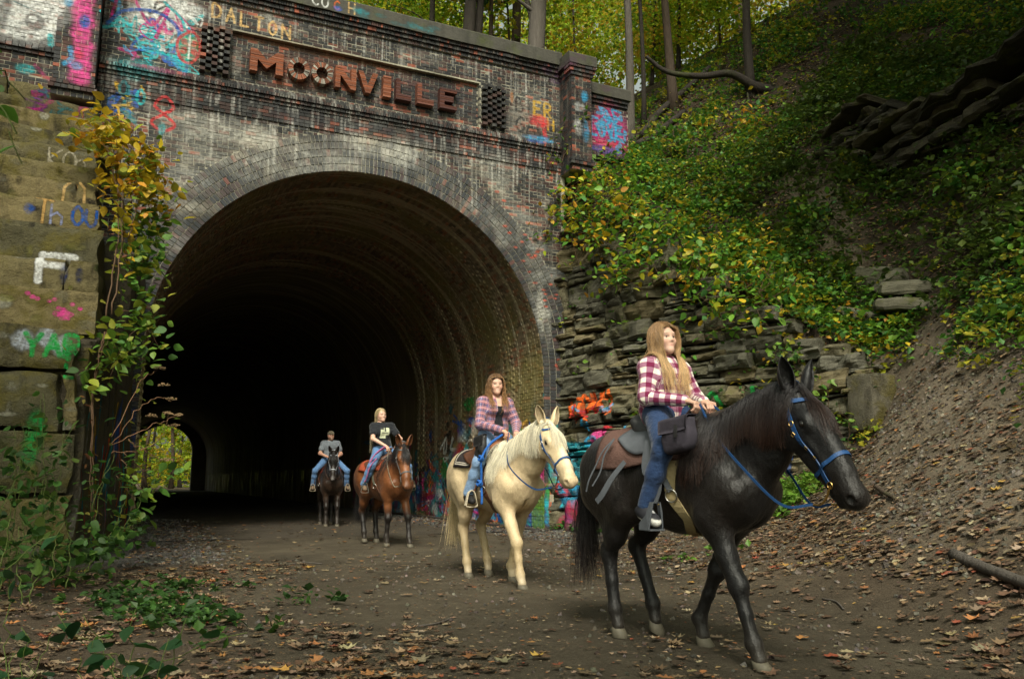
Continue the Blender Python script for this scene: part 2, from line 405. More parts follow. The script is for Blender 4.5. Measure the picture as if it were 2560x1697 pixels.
# pale mineral runs and patches
for _ in range(420):
    x = RNG.uniform(-.9, 9.3); z = RNG.choice([8.9, 8.5, 10.98, 9.3]) + RNG.normal(0, .05); L = RNG.exponential(.35) + .08
    FC.line([(x, z), (x + RNG.normal(0, .01), z - L)], RNG.uniform(.010, .032), (.48, .47, .43), RNG.uniform(.3, .75), .8)
for _ in range(150):
    a = RNG.uniform(.25, 2.9); r = RNG.uniform(4.3, 5.5); x = 4.55 + r * cos(a); z = 3.48 + r * sin(a)
    FC.blob(x, z, RNG.uniform(.08, .45), RNG.uniform(.05, .22), [(.30, .295, .255), (.36, .30, .19), (.40, .41, .40)][RNG.integers(3)], RNG.uniform(.12, .42))
for x, z, rx, rz, al in ((1.3, 8.2, 1.3, .28, .6), (2.2, 7.75, 1.5, .55, .42), (4.6, 8.4, .9, .22, .6), (5.2, 8.35, .35, .4, .7), (.6, 7.2, .7, .9, .35), (3.5, 8.1, 1.6, .3, .3), (7.6, 8.3, .5, .45, .45), (8.4, 10.1, .45, .5, .4), (8.1, 9.6, .25, .5, .5), (5.7, 10.75, .5, .16, .35), (2.5, 10.75, 1.2, .15, .2), (7.9, 7.2, .5, .8, .35), (8.6, 6.2, .3, 1.2, .3), (8.75, 5.0, .12, .6, .75), (8.95, 4.7, .08, .5, .5), (6.9, 8.6, .9, .15, .3), (1.65, 9.8, .14, .35, .55)):
    FC.blob(x, z, rx, rz, (.44, .43, .38), al)
FC.blob(3.0, 9.85, .9, .42, (.32, .10, .045), .5); FC.blob(3.2, 10.38, 2.4, .07, (.36, .14, .04), .55); FC.blob(5.6, 9.9, 1.4, .4, (.030, .028, .035), .55); FC.blob(4.5, 8.75, 4.6, .16, (.03, .028, .03), .35); FC.blob(6.5, 10.75, 2.8, .2, (.03, .028, .032), .3)
for _ in range(60):
    x = RNG.uniform(-.8, 9.3); z = RNG.uniform(7.8, 11); FC.blob(x, z, RNG.uniform(.1, .5), RNG.uniform(.06, .2), (.022, .021, .025), RNG.uniform(.3, .7))
for _ in range(46):
    a = RNG.uniform(.05, 1.0); r = RNG.uniform(4.6, 5.6); FC.blob(4.55 + r * cos(a), 3.48 + r * sin(a), .06, .03, (.48, .09, .05), .85)
# drawn and written paint
FC.text('DALTON', 1.12, 10.62, .30, P_['tan'], .026, .95, .95, -.09)
FC.blob(.15, 10.2, .62, .55, P_['white'], .85); FC.blob(.45, 10.65, .6, .25, P_['white'], .8)
for k in range(60):
    FC.scribble(RNG.uniform(-.75, .85), RNG.uniform(9.35, 10.5), .22, .20, [P_['cyan'], P_['blue'], P_['cyan'], P_['mag'], P_['white'], P_['black'], P_['sky']][RNG.integers(7)], RNG.uniform(.014, .035), 5, .85)
FC.line(spline([(-.75, 10.15), (-.55, 10.95), (-.25, 10.45), (.0, 10.15), (.3, 10.65), (.1, 9.9)], 30), .03, P_['mag'], .9)
FC.line(spline([(-.8, 10.0), (-.5, 10.35), (.1, 10.45), (.5, 10.15), (.45, 9.7)], 30), .035, P_['blue'], .9); FC.line(spline([(.2, 10.7), (.55, 10.4), (.6, 10.0), (.3, 9.75)], 24), .03, P_['cyan'], .9)
FC.line(spline([(-.7, 11.2), (-.2, 11.0), (.3, 11.15), (.6, 10.95)], 24), .05, P_['cyan'], .8)
FC.blob(.72, 9.85, .24, .32, P_['green'], .5); FC.line(spline([(.72, 10.2), (.5, 9.95), (.55, 9.6), (.75, 9.5), (.92, 9.75), (.88, 10.1), (.72, 10.2)], 30), .03, P_['red'], .8)
for dx, dz in ((-.1, .1), (.1, .1), (-.1, -.1), (.1, -.1)): FC.blob(.72 + dx, 9.85 + dz, .06, .07, P_['red'], .7)
FC.line([(.72, 10.1), (.72, 9.6)], .02, P_['white'], .8)
FC.blob(-.2, 9.15, .5, .25, P_['cyan'], .5); FC.blob(.25, 9.2, .55, .08, P_['mag'], .5)
FC.text('8', .12, 7.96, .72, P_['red'], .032, .95, 1, 0, .60); FC.blob(.32, 8.0, .07, .14, P_['cyan'], .7); FC.line([(.37, 7.9), (.37, 6.2)], .018, (.46, .44, .36), .6)
for k in range(16): FC.scribble(RNG.uniform(-.55, -.05), RNG.uniform(8.0, 8.7), .16, .16, [P_['blue'], P_['teal'], P_['black'], P_['yellow'], P_['blue']][RNG.integers(5)], .024, 5, .85)
FC.text('O', -.5, 8.55, .3, P_['teal'], .03); FC.text('O', -.18, 8.45, .28, P_['cyan'], .03)
FC.blob(8.5, 9.75, .55, .45, (.20, .16, .13), .5); FC.text('BI', 8.12, 9.92, .34, P_['black'], .028, .85, .75, 0, .5); FC.text('ER', 8.60, 9.92, .34, P_['yellow'], .036, .9, .85, 0, .5); FC.text('GAU', 8.12, 9.42, .36, P_['black'], .03, .85, .80, 0, .55); FC.text('H', 8.98, 9.6, .28, P_['yellow'], .03)
FC.blob(8.75, 9.78, .26, .17, P_['red'], .85); FC.line([(8.85, 9.7), (8.92, 9.35)], .06, P_['red'], .85); FC.blob(8.75, 9.3, .42, .10, P_['sky'], .75); FC.blob(8.6, 9.18, .25, .05, P_['blue'], .7); FC.line(spline([(7.95, 10.3), (8.2, 10.45), (8.1, 10.15), (8.5, 10.5)], 16), .014, P_['black'], .7); FC.blob(8.0, 10.25, .05, .16, (.45, .16, .04), .6)
# right wing: magenta and blue lettering
FC.blob(10.75, 9.95, .62, .62, P_['mag'], .95); FC.blob(10.8, 9.45, .55, .2, P_['red'], .6)
for k in range(13): FC.scribble(RNG.uniform(10.25, 11.1), RNG.uniform(9.5, 10.4), .18, .16, P_['sky'], .035, 5, .9)
FC.text('LOVE', 10.2, 9.72, .34, P_['sky'], .04, .95, .72, 0, .5); FC.blob(10.65, 9.35, .5, .12, P_['blue'], .7)
# far left parapet: white ball with a grey ring and eye
FC.blob(-2.25, 10.15, 1.0, .95, P_['white'], .95, .15); FC.line([(-2.25 + .93 * cos(a), 10.12 + .90 * sin(a)) for a in np.linspace(-2.2, 1.8, 40)], .10, P_['grey'], .9, .3)
FC.blob(-2.03, 9.72, .17, .17, P_['grey'], .95, .15); FC.blob(-2.06, 9.78, .07, .06, P_['white'], .95, .2); FC.line(spline([(-2.55, 10.9), (-2.5, 10.2), (-2.6, 9.5)], 14), .10, P_['grey'], .8); FC.line([(-2.4, 10.05), (-1.9, 9.9)], .012, P_['teal'], .7)
FC.blob(-2.1, 8.75, .18, .10, P_['cyan'], .75); FC.line([(-1.95, 8.85), (-1.7, 8.6)], .04, P_['mag'], .6); FC.line([(-1.75, 9.5), (-1.72, 9.3)], .05, P_['cyan'], .8)
# left pilaster pink
for z in np.arange(8.5, 11.2, .22): FC.blob(-1.18 + RNG.normal(0, .04), z, .20, .17, P_['pink'], .8)
FC.text('U', -1.36, 10.25, .55, P_['red'], .045, .9, 1, 0, .8); FC.text('B', -1.36, 10.85, .42, P_['red'], .045, .9, 1, 0, .8); FC.blob(-1.2, 10.55, .2, .12, P_['blue'], .8); FC.blob(-1.15, 9.62, .09, .14, P_['blue'], .9); FC.blob(-1.42, 10.1, .10, .12, P_['white'], .7); FC.blob(-1.45, 9.95, .08, .10, P_['sky'], .6)
FC.line([(-1.35, 9.05), (-1.30, 8.85), (-1.42, 8.72)], .05, P_['sky'], .8); FC.blob(-1.22, 8.72, .10, .08, P_['sky'], .7); FC.blob(-1.2, 8.95, .09, .1, P_['red'], .6)
# right pilaster
for z in np.arange(9.3, 10.5, .3): FC.line([(9.45, z), (9.75, z + .15)], .06, P_['black'], .6)
FC.text('YO', 9.42, 10.3, .26, P_['black'], .025, .8, .8, 0, .5); FC.text('H', 9.46, 9.95, .28, P_['black'], .04, .9, 1, 0, .7); FC.blob(9.68, 10.35, .10, .14, P_['sky'], .75); FC.blob(9.52, 10.05, .16, .12, P_['white'], .45); FC.blob(9.5, 9.55, .15, .22, P_['white'], .6); FC.blob(9.7, 9.45, .1, .3, P_['sky'], .65); FC.line([(9.6, 9.9), (9.62, 9.1)], .05, P_['black'], .75)
# foot of the right jamb and teal figure
FC.blob(9.15, 2.6, .06, .10, P_['cyan'], .9); FC.line([(9.15, 2.5), (9.15, 2.0)], .03, P_['cyan'], .9); FC.line([(9.0, 2.12), (9.32, 2.15)], .025, P_['cyan'], .9)
for k in range(26): FC.blob(RNG.uniform(8.8, 9.4), RNG.uniform(.05, 1.5), .16, .18, [P_['cyan'], P_['mag'], P_['lime'], P_['orange'], P_['green'], P_['sky']][RNG.integers(6)], .75)
FC.line(spline([(9.0, .95), (8.96, .4), (9.1, .25), (9.22, .5), (9.2, .95)], 20), .035, P_['orange'], .95)
FC.text('MINI', .02, 1.75, .24, (.03, .05, .16), .025, .8, 0, 0, .9)
for i, ch in enumerate('INIM'): FC.text(ch, -.05, 1.2 + i * .33, .26, (.03, .05, .16), .024, .85, 0, 0, 1.0)
FC.text('8', .02, .75, .3, (.03, .06, .2), .028, .9, 1, 0, .7); FC.blob(.12, .82, .07, .05, P_['white'], .8); FC.text('T', .0, .35, .26, (.02, .05, .2), .03, .9, 1, 0, .8)
FC.text('CU', 3.12, 11.32, .22, P_['white'], .022, .85, .95, 0, .6); FC.text('C', 3.60, 11.33, .20, P_['orange'], .022, .85); FC.blob(3.68, 11.36, .10, .06, P_['blue'], .8); FC.text('H', 3.92, 11.32, .24, P_['tan'], .024, .9)
for k in range(16): FC.blob(RNG.uniform(4.1, 6.4), RNG.uniform(11.28, 11.5), .16, .06, P_['teal'], .5)
for k in range(8): FC.blob(RNG.uniform(8.3, 11.2), RNG.uniform(10.9, 11.5), .16, .12, P_['purple'], .4)
IMG_FACADE = FC.image('facade_paint')

def paintmat(name, img, base, rough=.85, spec=.25, amt=1.0, moss=0.0, extra=None):
    """masonry: own colour (node builder) under the sprayed paint of img, both laid out by the point UV"""
    t = NT(name); vec = t.coord(); c, b = base(t, vec)
    uv = t.attr('PUV').outputs['Vector']; tx = t.n('TexImage'); tx.image = img; tx.extension = 'CLIP'; tx.interpolation = 'Linear'; t.l(uv, tx.inputs[0])
    wear = t.ramp(t.noise(vec, 9, 5, .7), [(0, .05), (.38, .35), (.60, .92)])
    c = t.mix(t.math('MULTIPLY', t.math('MULTIPLY', tx.outputs[1], wear), amt), c, tx.outputs[0])
    return t.fin(c, rough(t) if callable(rough) else rough, spec, b)
def base_brick(t, vec):
    col = t.attr().outputs['Color']; n = t.noise(vec, 22, 5, .7); st = t.noise(t.coord((5, 5, .8)), 1.0, 5, .65)
    c = t.mix(n, t.mix(1.0, col, (.6, .6, .6), 'MULTIPLY'), t.mix(1.0, col, (1.3, 1.3, 1.3), 'MULTIPLY')); c = t.mix(.22, c, (.060, .064, .068))
    dep = t.ramp(st, [(0, 0), (.52, 0), (.74, .55)]); c = t.mix(dep, c, (.26, .25, .215))
    soot = t.ramp(t.noise(t.coord((1.1, 1.1, .6)), 1.0, 4, .6), [(0, .75), (.45, .5), (.62, 0)]); c = t.mix(soot, c, (.018, .018, .017))
    return c, t.bump(n, .35, .008)
def base_mortar(t, vec):
    n = t.noise(vec, 16, 5, .7); c = t.mix(n, (.20, .185, .14), (.46, .43, .33))
    soot = t.ramp(t.noise(t.coord((1.1, 1.1, .6)), 1.0, 4, .6), [(0, .45), (.45, .3), (.6, 0)]); c = t.mix(soot, c, (.05, .048, .043))
    return c, t.bump(n, .6, .015)
def base_conc(t, vec):
    n = t.noise(vec, 9, 6, .7); st = t.noise(t.coord((6, 6, .7)), 1.0, 4, .6)
    c = t.mix(n, (.030, .028, .023), (.090, .086, .070)); c = t.mix(t.ramp(st, [(0, 0), (.5, .1), (.75, .7)]), c, (.022, .022, .018))
    ms = t.ramp(t.noise(vec, 1.6, 5, .65), [(0, 0), (.52, 0), (.66, .6)]); c = t.mix(ms, c, (.055, .065, .018))
    return c, t.bump(n, .6, .03)
MAT_BRICK = paintmat('weathered_brick', IMG_FACADE, base_brick)
MAT_MORTAR = paintmat('lime_mortar', IMG_FACADE, base_mortar)
MAT_CONC = paintmat('stained_concrete', IMG_FACADE, base_conc)

def brick_col(n, red=.05, x=None, z=None):
    r = RNG.random(n); c = np.zeros((n, 3)); k = RNG.random((n, 1))
    dark = np.array((.026, .025, .026)); plum = np.array((.082, .036, .028)); red_ = np.array((.36, .10, .055)); tan = np.array((.115, .095, .078))
    c[:] = dark * (.6 + .9 * k); m = r < .42; c[m] = (plum * (.6 + .8 * k))[m]; m = r < .07; c[m] = (tan * (.5 + .7 * k))[m]; m = r < red; c[m] = (red_ * (.7 + .6 * k))[m]
    return c
class Bricks:
    """front-facing bricks: boxes from y0 (front) back; collected, then written as single bricks and one joined rest"""
    def __init__(s): s.V = []; s.c = []; s.k = []
    def add(s, x0, x1, z0, z1, y, dep, col):
        """arrays; front at y, depth dep"""
        n = len(x0); j = lambda a: RNG.uniform(-a, a, n)
        V = np.zeros((n, 8, 3)); tl = RNG.normal(0, .0022, n)
        for i, (xx, zz, ff) in enumerate(((x0, z0, 0), (x1, z0, 0), (x1, z1, 0), (x0, z1, 0), (x0, z0, 1), (x1, z0, 1), (x1, z1, 1), (x0, z1, 1))):
            V[:, i, 0] = xx + j(.0018); V[:, i, 2] = zz + j(.0018); V[:, i, 1] = (y + dep) if ff else y + j(.0012) + tl * (1 if i in (0, 1) else -1)
        s.V.append(V); s.c.append(col)
    F = np.array([(0, 1, 2, 3), (0, 3, 7, 4), (1, 5, 6, 2), (3, 2, 6, 7), (0, 4, 5, 1)])
    def write(s, name, plural, mat, parent, canvas, uvfun=None, limit=300):
        V = np.concatenate(s.V); c = np.concatenate(s.c); n = len(V)
        ctr = V.mean(1); rel = ctr - np.array((0, 0, 1.12)); d = np.linalg.norm(rel, axis=1)
        # bricks that show largest in the camera: near, facing, inside the picture
        fw = np.array((.418, .893, .167)); rt = np.array((.9056, -.4242, 0)); up = np.cross(rt, fw); dz = rel @ fw; u = rel @ rt / dz; v = rel @ up / dz
        ok = (np.abs(u) < .60) & (np.abs(v) < .395) & (dz > 1); ok &= ~((u < -.49) & (v < .14))
        e = V[:, 1] - V[:, 0]; hgt = V[:, 3] - V[:, 0]; area = np.linalg.norm(np.cross(e, hgt), axis=1)
        score = np.where(ok, area / d ** 2, 0); order = np.argsort(-score); big = order[:min(limit, n)]; rest = np.setdiff1d(np.arange(n), big)
        U = canvas.uv(V[..., 0], V[..., 2]) if uvfun is None else uvfun(V)
        for i in big:
            me = mesh(name, V[i], s.F, mat, np.tile(c[i], (8, 1)), U[i]); obj(name, me, parent)
        if len(rest):
            m = len(rest); f = (s.F[None] + (np.arange(m) * 8)[:, None, None]).reshape(-1, 4)
            o = obj(plural, mesh(plural, V[rest].reshape(-1, 3), f, mat, np.repeat(c[rest], 8, 0), U[rest].reshape(-1, 2)), parent); o['kind'] = 'stuff'

AX, AZ, AR, AO = 4.55, 3.48, 4.27, 5.10       # arch axis, springing height, inner and outer radius
YF = 17.1
portal = thing('tunnel_portal', 'dark brick tunnel portal with raised letters above the round arch', 'tunnel portal', (AX, YF, 0))
PL = (-AX, -YF, 0)
class Shift:
    def __init__(s, o): s.o = o
portal_inner = portal
def pobj(name, me): o = obj(name, me, portal); o.matrix_parent_inverse = Matrix.Translation((-AX, -YF, 0)); return o
_obj0 = obj
def obj(name, me, parent=None, loc=None):
    o = _obj0(name, me, parent, loc)
    if parent is not None and parent.get('wp'): o.matrix_parent_inverse = Matrix.Translation(-Vector(parent.location))
    return o
portal['wp'] = 1
BR = Bricks()
def course_rows(x0, x1, z0, z1, y, dep=.10, red=.05, arch=False, hole=None, bw=.215, bh=.076, bond=6):
    nz = int(round((z1 - z0) / bh)); bh = (z1 - z0) / nz
    for r in range(nz):
        za = z0 + r * bh + .006; zb = z0 + (r + 1) * bh - .006; w = bw if (r % bond) else bw / 2
        xs = np.arange(x0 - (w / 2 if r % 2 else 0) + RNG.uniform(-.01, .01), x1, w); a = np.maximum(xs + .006, x0); b = np.minimum(xs + w - .006, x1)
        spans = [(a, b)]
        zm = (za + zb) / 2
        def cut(spans, l, h):
            out = []
            for a, b in spans:
                out.append((a, np.minimum(b, l))); out.append((np.maximum(a, h), b))
            return out
        if arch:
            if zm < AZ: spans = cut(spans, AX - AO, AX + AO)
            elif zm < AZ + AO: hw = math.sqrt(AO ** 2 - (zm - AZ) ** 2); spans = cut(spans, AX - hw - .004, AX + hw + .004)
        for hx0, hx1, hz0, hz1 in (hole or []):
            if hz0 < zm < hz1: spans = cut(spans, hx0, hx1)
        for a, b in spans:
            m = (b - a) > .03; a, b = a[m], b[m]; n = len(a)
            if not n: continue
            c = brick_col(n, red); yy = np.full(n, y) + np.clip(RNG.normal(-.001, .003, n), -.008, .002); sp = RNG.random(n) < .035; yy[sp] += .002; c[sp] = np.array((.34, .095, .05)) * RNG.uniform(.5, 1.2, (sp.sum(), 1))
            BR.add(a, b, np.full(n, za), np.full(n, zb), yy, dep, c)
core = MB()
def corebox(a, b):
    v = boxv(a, b); core.add(v, BOXF, None, FC.uv(v[:, 0], v[:, 2]))
# main wall with recessed name panel and the two chequer panels
PX0, PX1, PZ0, PZ1 = 1.54, 7.16, 9.32, 10.43
CH = [(.93, 1.50, 9.36, 10.40), (7.20, 7.80, 9.36, 10.40)]
course_rows(-.88, 9.32, 6.96, 8.56, YF, arch=True, red=.06)
course_rows(-.88, 9.32, 8.56, 8.94, YF - .03, arch=True, red=.06)
course_rows(-.60, 9.45, 0.0, 6.96, YF, arch=True, red=.09)
course_rows(-.88, 9.32, 9.24, 11.0, YF, hole=[(PX0, PX1, PZ0, PZ1)] + CH, red=.05)
course_rows(PX0, PX1, PZ0, PZ1, YF + .11, red=.10)
for k, z in enumerate((8.94, 9.015, 9.09, 9.165)): course_rows(-.88, 9.32, z, z + .075, YF - (.05, .09, .13, .10)[k], dep=.2, bw=.215 if k % 2 else .11, red=.03)
for k, z in enumerate((11.0, 11.09, 11.18)): course_rows(-.88, 9.32, z, z + .09, YF - .05 * (k + 1), dep=.25, bh=.09, red=.04, bw=.215 if k % 2 else .11)
# wall core with the arch cut out
def arch_pts(r, n=48, AX=AX, AZ=AZ): return [(AX + r * cos(a), AZ + r * sin(a)) for a in np.linspace(0, pi, n)]
def arch_sheet(x0, x1, ztop, r, y0, y1, n=48, AX=AX, AZ=AZ):
    """wall from ground to ztop with the tunnel opening, as a ring of quads front and back"""
    A = [(AX + r, 0)] + arch_pts(r, n, AX, AZ) + [(AX - r, 0)]
    O = []
    for (x, z) in A:
        t = math.atan2(z - AZ, x - AX)
        if z <= 0: O.append((x1 if x > AX else x0, 0)); continue
        dx, dz = x - AX, max(z - AZ, 1e-6); k = 1e9
        if dx > 1e-6: k = min(k, (x1 - AX) / dx)
        if dx < -1e-6: k = min(k, (x0 - AX) / dx)
        k = min(k, (ztop - AZ) / dz); O.append((AX + dx * k, AZ + dz * k))
    # keep the two upper corners
    V = []; F = []; n = len(A)
    for y in (y0, y1):
        V += [(x, y, z) for x, z in A]; V += [(x, y, z) for x, z in O]
    for i in range(n - 1):
        F.append((i, i + 1, n + i + 1, n + i)); F.append((2 * n + i + 1, 2 * n + i, 3 * n + i, 3 * n + i + 1)); F.append((i + 1, i, 2 * n + i, 2 * n + i + 1))
    c0 = len(V); V += [(x1, y0, ztop), (x0, y0, ztop)]
    for i in range(n - 1):
        if abs(O[i][0] - O[i + 1][0]) > 1e-4 and abs(O[i][1] - O[i + 1][1]) > 1e-4: F.append((n + i, n + i + 1, c0 if O[i][0] > AX else c0 + 1))
    return np.array(V), F
v, f = arch_sheet(-.86, 9.44, 8.6, AR + .01, YF + .004, YF + .75); core.add(v, f, None, FC.uv(v[:, 0], v[:, 2]))
for a in ((-.86, 8.6, PX0, 11.0), (PX1, 8.6, 9.30, 11.0), (PX0, PZ1, PX1, 11.0), (PX0, 8.6, PX1, PZ0)): corebox((a[0], YF + .004, a[1]), (a[2], YF + .7, a[3]))
corebox((PX0, YF + .118, PZ0), (PX1, YF + .7, PZ1)); corebox((-.86, YF - .03, 8.95), (9.30, YF + .3, 9.24)); corebox((-.86, YF - .03, 11.0), (9.30, YF + .6, 11.27))
# pilasters and wing parapets
PIL = [(-1.60, -.90, 16.5, 8.10, 11.1), (9.32, 9.88, 16.5, 8.45, 11.05)]
for x0, x1, y, z0, z1 in PIL:
    corebox((x0 + .008, y + .008, z0), (x1 - .008, YF + .3, z1 + .2))
    course_rows(x0, x1, z0, z1, y, red=.10, bond=2)
    for k, z in enumerate((z0 + .12, z0 + .22)): course_rows(x0 - .03 * (2 - k), x1 + .03 * (2 - k), z, z + .08, y - .03 * (2 - k), dep=.15, red=.03)
    for k, z in enumerate((z1 - .20, z1 - .11, z1 - .02)): course_rows(x0 - .035 * (k + 1), x1 + .035 * (k + 1), z, z + .09, y - .035 * (k + 1), dep=.3, bh=.09, red=.05)
for x0, x1, z0, z1 in ((-3.1, -1.62, 8.0, 10.9), (9.90, 11.32, 8.3, 10.75)):
    corebox((x0, YF + .004, z0), (x1, YF + .6, z1 + .02)); course_rows(x0, x1, z0, z1, YF, red=.10)
    for k in range(2): course_rows(x0, x1, z1 - .18 + .09 * k, z1 - .09 + .09 * k, YF - .05 * (k + 1), dep=.2, bh=.09)
    for k in range(3): course_rows(x0, x1, 9.05 + .075 * k, 9.125 + .075 * k, YF - (.05, .09, .06)[k], dep=.2)
BR.write('brick', 'bricks', MAT_BRICK, portal, FC)
# side faces of the pilasters (seen obliquely)
BS = Bricks()
for x0, x1, y, z0, z1 in PIL:
    for sx, xx in ((-1, x0), (1, x1)):
        nz = int((z1 - z0) / .076)
        for r in range(nz):
            w = .215 if r % 2 else .11; ys = np.arange(y, YF, w); n = len(ys); za = z0 + r * .076 + .005
            V = np.zeros((n, 8, 3)); y0, y1 = ys + .005, np.minimum(ys + w - .005, YF)
            for i, (a, z) in enumerate(((y1, za), (y0, za), (y0, za + .066), (y1, za + .066))):
                V[:, i] = np.stack([np.full(n, xx), a, np.full(n, z)], 1); V[:, i + 4] = np.stack([np.full(n, xx - sx * .05), a, np.full(n, z)], 1)
            if sx > 0: V = V[:, [1, 0, 3, 2, 5, 4, 7, 6]]
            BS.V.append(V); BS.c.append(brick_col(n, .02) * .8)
BS.write('side_brick', 'side_bricks', MAT_BRICK, portal, FC, limit=0)
# ring of arch bricks
BA = Bricks(); edges = np.linspace(AR, AO, 6)
for q in range(5):
    r0, r1 = edges[q] + .009, edges[q + 1] - .009
    na = int(pi * r0 / .086); th = np.linspace(0, pi, na + 1); gap = .007 / r0
    a0, a1 = th[:-1] + gap, th[1:] - gap; n = na
    V = np.zeros((n, 8, 3)); y = YF - .012 + np.clip(RNG.normal(0, .004, n), -.01, .008); sp = RNG.random(n) < .06; y = y + sp * .004
    for i, (a, r) in enumerate(((a1, r0), (a0, r0), (a0, r1), (a1, r1))):
        V[:, i] = np.stack([AX + r * np.cos(a), y, AZ + r * np.sin(a)], 1); V[:, i + 4] = V[:, i] + np.array((0, .14, 0)); 
    V[:, 4:, 1] = YF + .12
    V = V[(V[:, :4, 0].max(1) < 9.5) & (V[:, :4, 0].min(1) > -.62)]; n = len(V)
    c = brick_col(n, .035) * .55 + np.array((.024, .028, .034)); BA.V.append(V); BA.c.append(c)
    zs = np.arange(0, AZ, .076); n = len(zs)          # jambs below the springing
    for s in (-1, 1):
        x0, x1 = (AX + r0, min(AX + r1, 9.44)) if s > 0 else (max(AX - r1, -.6), AX - r0)
        if x1 - x0 < .03: continue
        b = Bricks(); b.add(np.full(n, x0), np.full(n, x1), zs + .005, zs + .071, np.full(n, YF - .012), .13, brick_col(n, .05) + np.array((.012, .014, .018))); BA.V += b.V; BA.c += b.c
BA.write('arch_brick', 'arch_bricks', MAT_BRICK, portal, FC)
core.build('mortar', MAT_MORTAR, portal)
# chequer panels of projecting bricks
for x0, x1, z0, z1 in CH:
    b = Bricks(); v = boxv((x0, YF + .02, z0), (x1, YF + .5, z1)); obj('panel_back', mesh('panel_back', v, BOXF, MAT_MORTAR, None, FC.uv(v[:, 0], v[:, 2])), portal)
    nr, nc = 14, 5; w = (x1 - x0) / nc; hh = (z1 - z0) / nr
    for r in range(nr):
        cs = np.arange(nc); xs = x0 + cs * w; out = np.where((cs + r) % 2 == 0, -.13, .03)
        b.add(xs + .004, xs + w - .004, np.full(nc, z0 + r * hh + .003), np.full(nc, z0 + (r + 1) * hh - .003), YF + out, .2, brick_col(nc, .06))
    b.write('chequer_brick', 'chequer_bricks', MAT_BRICK, portal, FC)
# concrete coping
def coping(x0, x1, y0, y1, z0, z1, nm='coping'):
    n = max(3, int((x1 - x0) / .35)); xs = np.linspace(x0, x1, n); V = []; F = []
    for x in xs: V += [(x, y0, z0), (x, y0 + .01, z1 - .05), (x, y0 + .06, z1), (x, y1, z1 - .02), (x, y1, z0)]
    V = np.array(V); V += fbm(V * 2.3, 3)[:, None] * np.array((0, .03, .035))
    for i in range(n - 1):
        for j in range(5): a, b2 = i * 5 + j, i * 5 + (j + 1) % 5; F.append((a, a + 5, b2 + 5, b2))
    F += [(0, 1, 2, 3, 4), tuple((n - 1) * 5 + j for j in (4, 3, 2, 1, 0))]
    obj(nm, mesh(nm, V, F, MAT_CONC, None, FC.uv(V[:, 0], V[:, 2])), portal)
coping(-.88, 9.30, YF - .20, YF + .9, 11.27, 11.64); coping(9.22, 9.99, 16.38, YF + .5, 11.12, 11.42, 'pilaster_cap'); coping(-1.70, -.80, 16.38, YF + .5, 11.17, 11.5, 'pilaster_cap')
coping(-3.1, -1.72, YF - .15, YF + .7, 10.9, 11.2); coping(10.0, 11.34, YF - .15, YF + .7, 10.76, 11.08)
# raised letters laid in brick
LT = {'M': [[(0, 0), (.22, 0), (.22, .55), (.5, .18), (.78, .55), (.78, 0), (1, 0), (1, 1), (.80, 1), (.5, .58), (.20, 1), (0, 1)]], 'N': [[(0, 0), (.24, 0), (.24, .60), (.76, 0), (1, 0), (1, 1), (.76, 1), (.76, .40), (.24, 1), (0, 1)]],
      'V': [[(.38, 0), (.62, 0), (1, 1), (.74, 1), (.5, .34), (.26, 1), (0, 1)]], 'I': [[(0, 0), (1, 0), (1, 1), (0, 1)]], 'L': [[(0, 0), (1, 0), (1, .24), (.28, .24), (.28, 1), (0, 1)]],
      'E': [[(0, 0), (1, 0), (1, .22), (.27, .22), (.27, .40), (.8, .40), (.8, .61), (.27, .61), (.27, .79), (1, .79), (1, 1), (0, 1)]]}
def lettermat():
    t = NT('letter_brick'); col = t.attr().outputs['Color']; n = t.noise(t.coord(), 26, 5, .7)
    c = t.mix(n, t.mix(1.0, col, (.55, .55, .55), 'MULTIPLY'), t.mix(1.0, col, (1.4, 1.35, 1.3), 'MULTIPLY')); return t.fin(c, .85, .2, t.bump(n, .6, .01))
MAT_LETTER = lettermat()
def clip_row(poly, z0, z1):
    """spans of a polygon inside a thin course, taken at its middle"""
    zm = (z0 + z1) / 2; xs = []
    for (x0, a), (x1, b) in zip(poly, poly[1:] + poly[:1]):
        if (a > zm) != (b > zm): xs.append((x0 + (zm - a) * (x1 - x0) / (b - a), (x1 - x0) / (b - a)))
    xs.sort(); return xs
